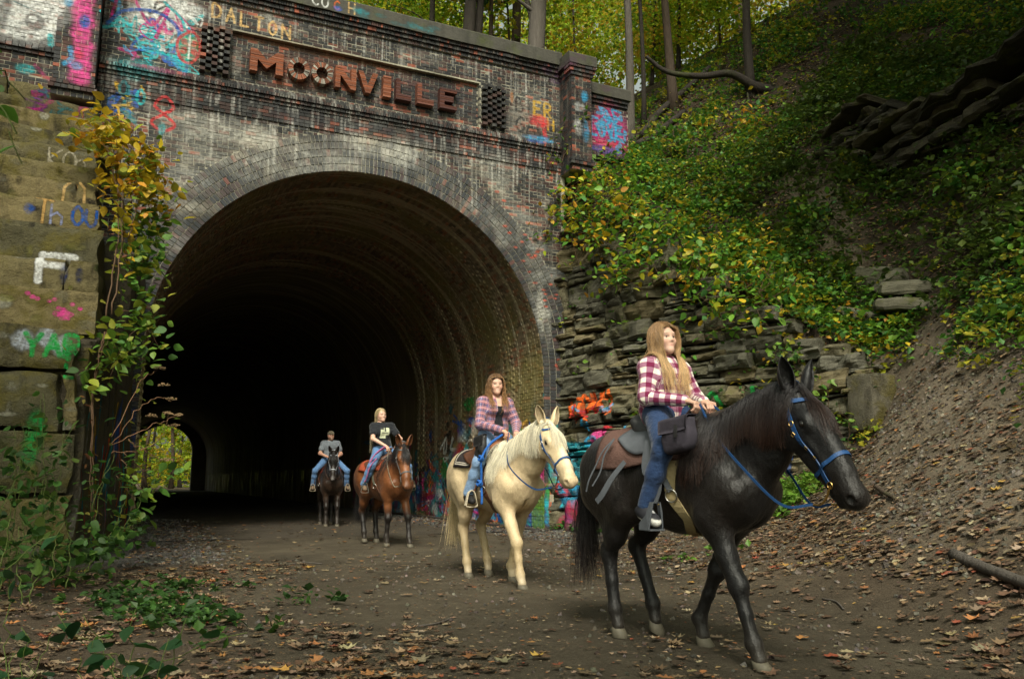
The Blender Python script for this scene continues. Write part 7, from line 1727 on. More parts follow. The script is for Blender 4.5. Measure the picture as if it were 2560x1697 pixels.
        lp = np.stack([np.cos(az) * np.cos(el) * .106 - .020, np.sin(az) * np.cos(el) * .085, np.sin(el) * .100 + .040], 1)
        keep = ~((lp[:, 0] > .045) & (lp[:, 2] < .098)); lp = lp[keep]; n = len(lp)
        rt = Hc + lp @ R.T; m = 18
        Ls = hair['len'] * (.55 + .5 * RNG.random(n) ** .8); Pn = np.zeros((n, m, 3)); Pn[:, 0] = rt
        lat = R[:, 1][None] * np.sign(lp[:, 1])[:, None]; fwd = R[:, 0]
        nrm = (lp - np.array((-.02, 0, .04))) @ R.T; nrm /= np.linalg.norm(nrm, axis=1)[:, None]
        ph = RNG.random(n) * 6.3; dr = RNG.normal(0, 1, (n, 3))
        fw = (hair.get('front', .25) * (np.cos(az)[keep] > -.1) + hair.get('back', -.12) * (np.cos(az)[keep] <= -.1))
        for i in range(1, m):
            u = i / (m - 1)
            d = lat * (.45 * (1 - u) ** 8) + np.array((0, 0, -1.0)) * min(1, .25 + 2.5 * u) + nrm * (.10 * (1 - u) ** 6) + fwd[None] * (fw * (u < .55) * .6)[:, None] + dr * hair.get('mess', .05)
            d = d + np.array((hair.get('bx', 0), hair.get('by', 0), 0))[None] * min(1, u * 1.5)
            wv = hair.get('curl', 0) * np.stack([np.sin(ph + u * hair.get('freq', 22)), np.cos(ph * 1.7 + u * hair.get('freq', 22)), 0 * ph], 1) * min(1, u * 2.2)
            d = d + wv; d /= np.linalg.norm(d, axis=1)[:, None]; Pn[:, i] = Pn[:, i - 1] + d * (Ls / (m - 1))[:, None]
            lw = Pn[:, i, 1] - Nk[1]; hl = hair.get('half', .16) * (.55 + .5 * ((ph * 3) % 1)); k_ = smooth(Hc[2] - .06, Hc[2] - .20, Pn[:, i, 2])
            Pn[:, i, 1] -= (lw - np.clip(lw, -hl, hl)) * .7 * k_
            off = .008 + .014 * ((ph * 7) % 1)
            for _ in range(2):
                dd = sdf(Pn[:, i], full) - off; Pn[:, i] -= grad(Pn[:, i], full) * np.where(dd > 0, dd * hair.get('hug', .55) * (u < .8), dd)[:, None]
            qh = (Pn[:, i] - Hc) @ R; zone = (qh[:, 0] > .0) & (qh[:, 2] > -.20) & (qh[:, 2] < .085)
            lim = np.where(qh[:, 2] > -.10, .056 + .012 * smooth(.0, .07, qh[:, 0]) + .012 * smooth(.07, -.02, qh[:, 2]), .066 - .15 * (-.10 - qh[:, 2]))
            ny = np.where(zone, np.sign(lp[:, 1]) * np.maximum(np.abs(qh[:, 1]) * np.sign(qh[:, 1] * lp[:, 1]), lim), qh[:, 1])
            Pn[:, i] += (ny - qh[:, 1])[:, None] * R[:, 1][None]
        tt = np.linspace(0, 1, m)[None, :, None] ** 1.3; rv = (.5 + 1.0 * RNG.random((n, 1, 1)))
        V2, Q2, c2 = hairs(Pn, hair.get('w', .0022) * (.7 + .6 * RNG.random(n)), (hc * (1 - tt) + tipc * tt) * rv, .35)
        vv = np.concatenate([v, V2]); ff = np.concatenate([f, Q2 + len(v)]); c3 = np.concatenate([cv, c2])
        obj('hair', mesh('hair', vv, ff, MAT_HAIR, c3, smooth=True), root)
    else:
        cp = [E(F(-.015, 0, .055), (.110, .088, .085), R, .02), E(F(-.02, 0, -.02), (.2, .2, .062), R, .006, -1), C(F(.085, -.035, .055), F(.085, .035, .055), .010, .010, 1, .02),
              C(F(.10, -.045, .052), F(.155, -.03, .040), .010, .007, 1, .02), C(F(.10, .045, .052), F(.155, .03, .040), .010, .007, 1, .02), C(F(.10, 0, .056), F(.165, 0, .042), .011, .007, 1, .02)]
        v, f = snets(cp, .008); obj('cap', mesh('cap', v, f, hat, smooth=True), root)
        hp = [E(F(-.03, 0, .0), (.092, .080, .07), R, .02), E(F(.085, 0, -.06), (.095, .2, .14), R, .01, -1)]
        v, f = snets(hp, .009); obj('hair', mesh('hair', v, f, MAT_HAIR, np.tile(np.array(hair['col']), (len(v), 1)), smooth=True), root)
    return dict(root=root, J=J, F=F, shirt=sp)

def shoemat():
    t = NT('shoe_canvas'); c = t.attr().outputs['Color']; return t.fin(c, .7, .3, t.bump(t.noise(t.coord(), 80, 3), .2, .003))
MAT_SHOE = shoemat()
DENIM_DARK = clothmat('dark_denim', 'denim', [(.009, .022, .068), (.020, .045, .115), (.04, .07, .14)])
DENIM_LIGHT = clothmat('faded_denim', 'denim', [(.075, .15, .30), (.20, .30, .46), (.30, .40, .55)])
DENIM_MID = clothmat('blue_denim', 'denim', [(.045, .11, .25), (.10, .20, .38), (.14, .24, .40)])
BUFFALO = clothmat('checked_flannel', 'buffalo', [(.74, .68, .58), (.30, .13, .20), (.145, .012, .050)], .040)
PLAID = clothmat('plaid_flannel', 'plaid', [(.22, .13, .17), (.10, .10, .26), (.45, .14, .13), (.03, .03, .09), (.62, .56, .60)], .07)
TEE_BLACK = clothmat('black_jersey', 'plain', [(.012, .013, .016)])
TEE_GREY = clothmat('grey_jersey', 'plain', [(.13, .145, .165)])
CAPM = clothmat('drab_cap_cloth', 'plain', [(.10, .085, .055)])

PB = make_person('person in a magenta and cream checked shirt riding the black horse', HB,
    dict(pelvis=(-.10, 0, 1.60), waist=(-.10, 0, 1.73), chest=(-.09, 0, 1.87), neck=(-.105, 0, 2.008), head=(-.078, 0, 2.142),
         shR=(-.085, -.150, 1.928), shL=(-.055, .150, 1.918), elR=(-.02, -.235, 1.70), elL=(.02, .225, 1.70), wrR=(.225, -.095, 1.665), wrL=(.25, .06, 1.66),
         hdR=(.85, .25, -.25), hdL=(.9, -.2, -.2), hipR=(-.05, -.105, 1.585), hipL=(-.05, .105, 1.585), knR=(.235, -.335, 1.315), knL=(.235, .335, 1.315),
         anR=(.095, -.375, .945), anL=(.095, .375, .945), toeR=(.245, -.395, .835), toeL=(.245, .395, .835)),
    dict(col=(.30, .175, .085), tip=(.74, .50, .25), brow=(.20, .12, .07), len=.60, n=2000, half=.115, w=.0013, front=.30, mess=.17, curl=.13, freq=11), dict(mat=BUFFALO, name='checked_shirt', hem=.10, ease=.013),
    dict(mat=DENIM_DARK, hemr=.046), dict(col=(.022, .022, .028), white=True), skin=(.60, .39, .30), hh=.0048, headyaw=radians(-6), headpitch=radians(6))
PP = make_person('person in an open plaid shirt over a black top riding the palomino', HP,
    dict(pelvis=(-.04, 0, 1.64), waist=(-.03, 0, 1.78), chest=(.0, 0, 1.95), neck=(.01, 0, 2.09), head=(.045, -.01, 2.225),
         shR=(.0, -.16, 2.02), shL=(.02, .16, 2.02), elR=(.08, -.24, 1.76), elL=(.10, .24, 1.77), wrR=(.33, -.07, 1.68), wrL=(.34, .10, 1.66),
         hdR=(.85, .2, -.4), hdL=(.9, -.2, -.4), hipR=(0, -.105, 1.62), hipL=(0, .105, 1.62), knR=(.25, -.335, 1.32), knL=(.25, .335, 1.32),
         anR=(.08, -.375, .97), anL=(.08, .375, .97), toeR=(.23, -.385, .875), toeL=(.23, .385, .875)),
    dict(col=(.13, .07, .035), tip=(.42, .22, .09), len=.50, n=1200, half=.13, w=.0022, front=.26, curl=.85, freq=24, mess=.25), dict(mat=PLAID, name='plaid_shirt', hem=.14, ease=.013, belt=simple('brown_belt', (.16, .09, .05))),
    dict(mat=DENIM_LIGHT, hemr=.060), dict(col=(.014, .013, .013)), skin=(.58, .36, .27), hh=.007, headyaw=radians(-14), headpitch=radians(2), tank=TEE_BLACK, smile=True)
PY = make_person('person with very long blond hair and a black T-shirt riding the bay', HY,
    dict(pelvis=(-.10, 0, 1.68), waist=(-.14, 0, 1.83), chest=(-.13, -.01, 2.01), neck=(-.155, -.01, 2.15), head=(-.14, -.02, 2.29),
         shR=(-.15, -.165, 2.09), shL=(-.11, .165, 2.10), elR=(-.01, -.23, 1.86), elL=(.08, .27, 1.86), wrR=(.20, -.06, 1.72), wrL=(.27, .10, 1.72),
         hdR=(.85, .1, -.5), hdL=(.8, -.3, -.4), hipR=(-.05, -.105, 1.63), hipL=(-.05, .105, 1.63), knR=(.22, -.345, 1.36), knL=(.24, .36, 1.36),
         anR=(.03, -.40, 1.05), anL=(.17, .43, 1.08), toeR=(.17, -.42, .95), toeL=(.32, .46, 1.0)),
    dict(col=(.46, .36, .20), tip=(.50, .44, .30), brow=(.2, .14, .08), len=.80, n=900, w=.0026, front=-.75, back=-.30, bx=-.30, by=-.16, mess=.10), dict(mat=TEE_BLACK, name='black_shirt', hem=.06, ease=.012, h=.013, tight=True),
    dict(mat=DENIM_MID, hemr=.058), dict(col=(.15, .10, .065)), skin=(.58, .36, .27), hh=.009, headyaw=radians(4), headpitch=radians(4), short_sleeve=True, smile=True)
PD = make_person('person in a grey T-shirt and drab cap riding the dark horse', HD,
    dict(pelvis=(-.06, 0, 1.66), waist=(-.07, 0, 1.80), chest=(-.05, 0, 1.98), neck=(-.05, 0, 2.12), head=(-.02, 0, 2.25),
         shR=(-.06, -.17, 2.05), shL=(-.04, .17, 2.05), elR=(.02, -.27, 1.80), elL=(.03, .26, 1.79), wrR=(.26, -.08, 1.70), wrL=(.27, .14, 1.70),
         hipR=(-.02, -.12, 1.64), hipL=(-.02, .12, 1.64), knR=(.26, -.40, 1.36), knL=(.26, .40, 1.36),
         anR=(.10, -.42, 1.0), anL=(.10, .42, 1.0), toeR=(.26, -.45, .90), toeL=(.26, .45, .90)),
    dict(col=(.09, .05, .03), tip=(.09, .05, .03), len=.1, n=10), dict(mat=TEE_GREY, name='grey_shirt', hem=.06, ease=.020, h=.014),
    dict(mat=DENIM_MID, hemr=.064), dict(col=(.16, .11, .07)), skin=(.50, .28, .20), female=False, hh=.009, headyaw=radians(8), short_sleeve=True, hat=CAPM, beard=(.20, .13, .09), smile=True)

# pale printed picture on the black shirt
def shirt_print(P, prims, cx, cz, w, h):
    nu, nv = 13, 13; pts = np.array([(cx + .25, -.01 + (j / (nu - 1) - .5) * w, cz + (i / (nv - 1) - .5) * h) for i in range(nv) for j in range(nu)])
    for _ in range(16): pts[:, 0] -= (sdf(pts, prims) - .012) * .8
    u = np.tile(np.linspace(-1, 1, nu), nv); v = np.repeat(np.linspace(-1, 1, nv), nu)
    dark = ((np.abs(v + .05) < .10) & (np.abs(u) < .8)) | ((u < -.3) & (v > .55)) | ((u > -.1) & (u < .25) & (v > .25)) | ((u > .3) & (v < -.45))
    c = np.where(dark[:, None], np.array((.03, .032, .03)), np.array((.52, .55, .38)))
    F = [(i * nu + j, i * nu + j + 1, (i + 1) * nu + j + 1, (i + 1) * nu + j) for i in range(nv - 1) for j in range(nu - 1)]
    obj('shirt_print', mesh('shirt_print', pts, F, MAT_SHOE, c, smooth=True), P['root'])
shirt_print(PY, PY['shirt'], -.11, 1.97, .17, .19)
# ------------------------------------------------------------------ tack
NYLON_BLUE = simple('blue_nylon', (.012, .058, .175), .55, .4, .25, 90, .2)
LEATHER_TAN = simple('tan_leather', (.20, .075, .028), .5, .4, .4, 18, .25)
LEATHER_BROWN = simple('brown_leather', (.075, .030, .015), .5, .4, .4, 18, .25)
LEATHER_BLACK = simple('black_leather', (.022, .021, .022), .45, .45, .35, 18, .25)
LEATHER_GREY = simple('worn_grey_leather', (.085, .092, .105), .6, .3, .35, 14, .3)
WOOL_BROWN = simple('brown_wool', (.125, .072, .060), .95, .05, .45, 70, .8, dist=.008)
CANVAS_BAG = simple('faded_purple_canvas', (.050, .044, .057), .85, .1, .4, 22, .6, dist=.01)
WEB_TAN = simple('tan_webbing', (.30, .235, .125), .9, .1, .35, 45, .6)
BRASS = simple('brass', (.55, .36, .12), .35, .5, .2, 20, 0, 1.0)
STEEL = simple('steel', (.50, .49, .46), .3, .5, .15, 20, 0, 1.0)
ROPE_BLUE = simple('blue_rope', (.02, .10, .36), .8, .2, .4, 60, .6)
ROPE_PINK = simple('pink_rope', (.30, .10, .22), .8, .2, .9, 38, .6)
ROPE_DARK = simple('dark_purple_rope', (.06, .025, .085), .8, .2, .5, 40, .6)
CREAM = simple('cream_fleece', (.50, .43, .32), .95, .1, .3, 60, .6)

def stripes():
    t = NT('striped_saddle_blanket'); uv = t.attr('PUV').outputs['Vector']; sp = t.n('SeparateXYZ'); t.l(uv, sp.inputs[0])
    d = sp.outputs[0]; lo = None
    for c0, w in ((.035, .006), (.055, .004), (.15, .006), (.17, .004), (.27, .006), (.29, .004)):
        x = t.math('LESS_THAN', t.math('ABSOLUTE', t.math('SUBTRACT', d, c0)), w)
        lo = x if lo is None else t.math('MAXIMUM', lo, x)
    nz = t.noise(t.coord(), 60, 3)
    c = t.mix(lo, t.mix(nz, (.018, .015, .016), (.04, .034, .034)), (.48, .43, .36))
    return t.fin(c, .95, .05, t.bump(nz, .5, .006))
STRIPE = stripes()

def tack(name, label, cat, horse, group):
    A = horse['A']; return thing(name, label, cat, (A[0], A[1], 0), horse['psi'] - pi / 2, group)

def drape(prims, f0, f1, a0, a1, off, nf=26, na=30, th=.012, shape=None, zc=1.12):
    """cloth laid over the back: returns closed sheet; a = angle from the top; shape(u, side)->angle limit"""
    us = np.linspace(0, 1, nf); P = np.zeros((nf, na, 3)); UV = np.zeros((nf, na, 2))
    AA = np.zeros((nf, na))
    for i, u in enumerate(us):
        AA[i] = np.linspace(a0, a1, na) if shape is None else np.linspace(*shape(u), na)
        P[i, :, 0] = f0 + (f1 - f0) * u
    P[..., 1] = np.sin(AA) * .55; P[..., 2] = zc + np.cos(AA) * .55
    D = np.stack([0 * AA, -np.sin(AA), -np.cos(AA)], -1)
    for _ in range(14):
        d = sdf(P, prims) - off; P += D * np.clip(d, -.2, .6)[..., None] * .85
    edge = np.minimum.outer(np.minimum(us, 1 - us) * abs(f1 - f0), np.ones(na)); 
    arc = np.abs(np.linspace(0, 1, na) * 2 - 1); 
    sd = np.cumsum(np.linalg.norm(np.diff(P, axis=1, prepend=P[:, :1]), axis=2), 1); tot = sd[:, -1:]
    UV[..., 0] = np.minimum(edge + 0 * sd, np.minimum(sd, tot - sd)); 
    N = grad(P.reshape(-1, 3), prims).reshape(P.shape)
    P2 = P + N * th
    V = np.concatenate([P2.reshape(-1, 3), P.reshape(-1, 3)]); n = nf * na; F = []
    for i in range(nf - 1):
        for j in range(na - 1):
            a = i * na + j; F.append((a, a + 1, a + na + 1, a + na)); F.append((n + a + na, n + a + na + 1, n + a + 1, n + a))
    for i in range(nf - 1):
        for j in (0, na - 1):
            a = i * na + j; F.append((a, a + na, n + a + na, n + a) if j == 0 else (a, n + a, n + a + na, a + na))
    for j in range(na - 1):
        for i in (0, nf - 1):
            a = i * na + j; F.append((a, n + a, n + a + 1, a + 1) if i == 0 else (a, a + 1, n + a + 1, n + a))
    return V, F, np.concatenate([UV.reshape(-1, 2)] * 2)

def torus(c, ax, R, r, n=18, k=6, sx=1.0):
    c = np.asarray(c, float); ax = np.asarray(ax, float) / np.linalg.norm(ax); u = np.cross(ax, (0, 0, 1.0)); 
    if np.linalg.norm(u) < .1: u = np.array((1.0, 0, 0))
    u /= np.linalg.norm(u); w = np.cross(ax, u); V = []; F = []
    for i in range(n):
        a = 2 * pi * i / n; rd = u * cos(a) * sx + w * sin(a)
        for j in range(k):
            b = 2 * pi * j / k; V.append(c + rd * (R + r * cos(b)) + ax * r * sin(b))
    for i in range(n):
        for j in range(k): F.append((i * k + j, ((i + 1) % n) * k + j, ((i + 1) % n) * k + (j + 1) % k, i * k + (j + 1) % k))
    return V, F

def sag(a, b, s, n=16):
    t = np.linspace(0, 1, n)[:, None]; P = np.asarray(a, float) * (1 - t) + np.asarray(b, float) * t; P[:, 2] -= (4 * s * t * (1 - t))[:, 0]; return P

def bridle(h, label, mat, w, metal, rein_mat, hands, throat=True, reinw=.016, loop=None):
    root = tack('bridle', label, 'bridle', h, 'bridles on the horses'); pr, H, q = h['pr'], h['H'], h['q']
    def around(x, a0, a1, n=28, zc=-.075, rad=.14, tilt=0.0):
        aa = np.linspace(a0, a1, n); return np.array([H(x + tilt * cos(a), rad * sin(a), zc + rad * cos(a)) for a in aa])
    # head strap behind the ears down both cheeks
    for nm, pts, ww in (('headpiece', [H(.155, -.10, -.055), H(.075, -.10, -.04), H(-.02, -.085, -.015), H(-.06, -.04, .04), H(-.065, 0, .05), H(-.06, .04, .04), H(-.02, .085, -.015), H(.075, .10, -.04), H(.155, .10, -.055)], w),
                        ('browband', [H(.02, -.10, -.03), H(.065, -.085, .015), H(.085, -.04, .05), H(.09, 0, .06), H(.085, .04, .05), H(.065, .085, .015), H(.02, .10, -.03)], w)):
        m = MB(); strap(m, pts, pr, ww, .005, .004, 34); m.build(nm, mat, root)
    m = MB(); strap(m, around(.41, -pi, pi, 40, -.07, .12), pr, w * .9, .005, .004, 40, sp=False); m.build('noseband', mat, root)
    for s in (-1, 1):
        m = MB(); strap(m, [H(.155, s * .10, -.055), H(.27, s * .09, -.085), H(.40, s * .075, -.095), H(.485, s * .065, -.10)], pr, w, .006, .005, 20); cpo = m.build('cheekpiece', mat, root)
        rc = snap(np.array([H(.165, s * .10, -.06)]), pr, .010)[0]; nn = grad(rc[None], pr)[0]
        v, f = torus(rc, nn, .016, .0035); m = MB(); m.add(v, f)
        for fx in (.21, .30, .36):
            c2 = snap(np.array([H(fx, s * .09, -.085)]), pr, .012)[0]; n2 = grad(c2[None], pr)[0]; v, f = torus(c2, n2, .014, .003, 4, 5); m.add(v, f)
        m.build('buckle', metal, cpo)
        bc = snap(np.array([H(.50, s * .065, -.098)]), pr, .010)[0]; nn = grad(bc[None], pr)[0]
        m = MB(); v, f = torus(bc, nn, .020, .0035); m.add(v, f)
        sh = np.array([bc, bc + h['R'] @ np.array((.03, 0, -.05)) * q, bc + h['R'] @ np.array((.035, 0, -.10)) * q, bc + h['R'] @ np.array((.01, 0, -.135)) * q])
        v, f = tube(spline(sh, 10), np.linspace(.008, .005, 10), 6); m.add(v, f); m.build('bit', metal, root)
    if throat:
        m = MB(); strap(m, [H(.0, -.10, -.03), H(.02, -.09, -.12), H(.06, -.06, -.21), H(.07, 0, -.24), H(.06, .06, -.21), H(.02, .09, -.12), H(.0, .10, -.03)], pr, w * .7, .004, .006, 36); m.build('throatlatch', mat, root)
    for s, hand in zip((-1, 1), hands):
        bc = snap(np.array([H(.50, s * .065, -.098)]), pr, .010)[0] + h['R'] @ np.array((.01, 0, -.135)) * q
        hand = np.asarray(hand, float); nk = np.array((.62, s * .24, 1.13)) if loop is None else np.array(loop) * (1, s, 1)
        P = spline([bc, bc * .55 + nk * .45 + (0, 0, -.10), nk, nk * .45 + hand * .55 + (0, s * .03, -.02), hand], 36)
        P = snap(P, pr, .010, 4, only_out=True)
        T = np.gradient(P, axis=0); N = np.cross(T, np.array((0, 0, 1.0))); N = N * 1.0 + np.array((0, s * .3, .0))
        v, f = ribbon(P, N, reinw, .004); obj('rein', mesh('rein', v, f, rein_mat), root)
    return root

def stirrup_set(root, h, ank, toe, leather, kind, s):
    """fender strap and stirrup on one side; s=-1 right"""
    ank = np.asarray(ank, float); toe = np.asarray(toe, float)
    ball = ank * .45 + toe * .55 + np.array((0, 0, -.075))
    top = np.array((.06, s * .27, 1.40))
    m = MB(); P = spline([top, (.10, s * .335, 1.22), ball + (-.0, -s * .045, .28), ball + (.0, -s * .03, .16)], 22); P = snap(P, h['pr'], .03, 4, only_out=True)
    N = np.tile(np.array((0.15, s * 1.0, .1)), (len(P), 1)); v, f = ribbon(P, N, np.concatenate([np.linspace(.10, .13, 9), np.linspace(.12, .03, 13)]) if kind != 'english' else .03, .008); m.add(v, f)
    m.build('fender', leather[0], root)
    d = toe - ank; d[2] = 0; d /= np.linalg.norm(d); sd = np.array((-d[1], d[0], 0)); up = np.array((0, 0, 1.0))
    if kind == 'box':       # broad leather-sided stirrup
        m = MB()
        for o in (-1, 1):
            pl = np.array([(-.075, 0, -.012), (.035, 0, -.012), (.045, 0, .10), (.05, 0, .17), (.015, 0, .17), (.0, 0, .09), (-.07, 0, .03)])
            V = []; 
            for e in (-.004, .004):
                for p in pl: V.append(ball + d * p[0] + up * p[2] + sd * (o * .056 * (1 - .5 * smooth(.05, .17, p[2])) + e))
            n = len(pl); F = [tuple(range(n - 1, -1, -1)), tuple(range(n, 2 * n))] + [(i, (i + 1) % n, n + (i + 1) % n, n + i) for i in range(n)]
            m.add(V, F)
        V = [ball + d * x + sd * y + up * z for z in (-.016, -.006) for x, y in ((-.075, -.058), (.05, -.058), (.05, .058), (-.075, .058))]; m.add(V, BOXF)
        so = m.build('stirrup', leather[1], root)
        b = MB(); v, f = torus(ball + d * .03 + up * .155 - sd * (-s) * .0 + sd * (s * -.03), sd, .006, .004, 8, 5); b.add(v, f); b.build('rivet', BRASS, so)
    else:
        P = [ball + sd * .0 + up * .17, ball + sd * .035 + up * .14, ball + sd * .060 + up * .04, ball + sd * .058 + up * -.008, ball - sd * .058 + up * -.008, ball - sd * .060 + up * .04, ball - sd * .035 + up * .14, ball + up * .17]
        P = spline(P, 40); T, _, _ = frames(P); m = MB(); N = np.cross(T, d)
        v, f = ribbon(P, N, .045 if kind == 'western' else .03, .010); m.add(v, f); m.build('stirrup', leather[1], root)

def saddle(h, label, leather, kind, J, horn=True, cantle=1.0):
    root = tack('saddle', label, 'saddle', h, 'saddles on the horses'); pr = h['pr']
    z0 = 1.46
    sp = [C((-.25, 0, z0 + .02), (.14, 0, z0 + .02), .085, .075, 1.5, .06), C((-.30, -.11, z0 + .085 * cantle), (-.33, 0, z0 + .12 * cantle), .028, .030, 1, .04), C((-.33, 0, z0 + .12 * cantle), (-.30, .11, z0 + .085 * cantle), .030, .028, 1, .04),
          C((.20, -.12, z0 + .02), (.23, 0, z0 + .115), .05, .045, 1, .05), C((.23, 0, z0 + .115), (.20, .12, z0 + .02), .045, .05, 1, .05), C((-.24, 0, z0 + .0), (-.30, 0, z0 + .09 * cantle), .08, .05, 1.6, .06)]
    if horn: sp += [C((.235, 0, z0 + .13), (.26, 0, z0 + .21), .022, .020, 1, .02), E((.265, 0, z0 + .225), (.042, .036, .016), None, .01)]
    v, f = snets(sp, .012); obj('seat', mesh('seat', v, f, leather[0], smooth=True), root)
    v, f, uv = drape(h['trunk'], -.32, .22, -1.15, 1.15, .030, 22, 26, .010, shape=lambda u: (-(.70 + .28 * sin(pi * min(1, u * 1.15))), (.70 + .28 * sin(pi * min(1, u * 1.15)))))
    obj('skirt', mesh('skirt', v, f, leather[1], smooth=True), root)
    for s, k in ((-1, 'R'), (1, 'L')):
        stirrup_set(root, h, J['an' + k], J['toe' + k], (leather[2], leather[3]), kind, s)
    # girth round the belly
    m = MB(); aa = np.linspace(.95, 2 * pi - .95, 44); P = np.array([(.27 + .07 * abs(sin(a)) * 0, .75 * sin(a), 1.1 + .75 * cos(a)) for a in aa]); 
    P = snap(P, h['trunk'], .006, 14); N = grad(P, h['trunk']); v, f = ribbon(P, N, .075, .010); m.add(v, f); m.build('girth', leather[4], root)
    for s in (-1, 1):
        c = snap(np.array([(.27, s * .40, 1.00)]), pr, .022, 10)[0]; n = grad(c[None], pr)[0]
        v, f = torus(c, n, .042, .005); obj('ring', mesh('ring', v, f, STEEL, smooth=True), root)
        m = MB(); strap(m, [(.15, s * .32, 1.33), (.20, s * .36, 1.18), (.27, s * .38, 1.04)], pr, .04, .006, .018, 14); m.build('latigo', leather[2], root)
    return root

def blanket(h, label, mat, f0, f1, amax, dip=0.12):
    root = tack('saddle_blanket', label, 'saddle blanket', h, 'blankets under the saddles')
    v, f, uv = drape(h['trunk'], f0, f1, -amax, amax, .006, 30, 40, .016, shape=lambda u: (-(amax + dip * (1 - u) - .05), amax + dip * (1 - u) - .05))
    v = v + fbm(v * 12, 2)[:, None] * .004
    me = mesh('saddle_blanket', v, f, mat, None, uv, True); obj('cloth', me, root); return root

blanket(HB, 'thick brown wool saddle blanket on the black horse', WOOL_BROWN, -.50, .36, 1.12, .26)
saddle(HB, 'black trail saddle with grey leather skirt on the black horse', (LEATHER_BLACK, LEATHER_GREY, LEATHER_GREY, LEATHER_GREY, WEB_TAN), 'box', PB['J'], horn=False)
bridle(HB, 'blue nylon bridle with brass buckles on the black horse', NYLON_BLUE, .028, BRASS, NYLON_BLUE, [(.335, -.07, 1.635), (.345, .05, 1.63)], loop=(.80, .20, 1.20))
blanket(HP, 'black striped saddle blanket with cream lines on the palomino', STRIPE, -.47, .34, 1.02, .12)
saddle(HP, 'tan western saddle with horn on the palomino', (LEATHER_TAN, LEATHER_BROWN, LEATHER_TAN, CREAM, LEATHER_BROWN), 'western', PP['J'])
bridle(HP, 'blue nylon bridle with steel clips on the palomino', NYLON_BLUE, .024, STEEL, NYLON_BLUE, [(.43, -.05, 1.65), (.43, .06, 1.64)], loop=(.78, .22, 1.25))
blanket(HY, 'red edged saddle blanket on the bay horse', simple('red_wool', (.28, .06, .03), .9, .1, .5, 30, .5), -.45, .32, 1.0, .1)
saddle(HY, 'brown western saddle with grey fenders on the bay horse', (LEATHER_BROWN, LEATHER_BROWN, simple('grey_green_leather', (.10, .10, .075), .6, .3), STEEL, LEATHER_BROWN), 'oxbow', PY['J'])
bridle(HY, 'grey halter bridle with steel rings on the bay horse', simple('grey_nylon', (.10, .10, .105), .6, .3), .026, STEEL, simple('pale_rope', (.26, .23, .17), .8), [(.30, -.05, 1.69), (.35, .05, 1.69)], loop=(.66, .22, 1.28))
blanket(HD, 'red saddle blanket on the dark horse', simple('rust_wool', (.25, .045, .03), .9, .1, .5, 30, .5), -.45, .32, 1.0, .1)
saddle(HD, 'dark brown western saddle with wooden stirrups on the dark horse', (LEATHER_BROWN, LEATHER_BROWN, LEATHER_BROWN, simple('pale_stirrup_wood', (.34, .27, .19), .6), LEATHER_BROWN), 'western', PD['J'])
bridle(HD, 'thin pale rope bridle on the dark horse', simple('silver_rope', (.34, .36, .40), .5), .018, STEEL, LEATHER_BROWN, [(.36, -.04, 1.66), (.36, .08, 1.66)], throat=False, loop=(.70, .20, 1.36))

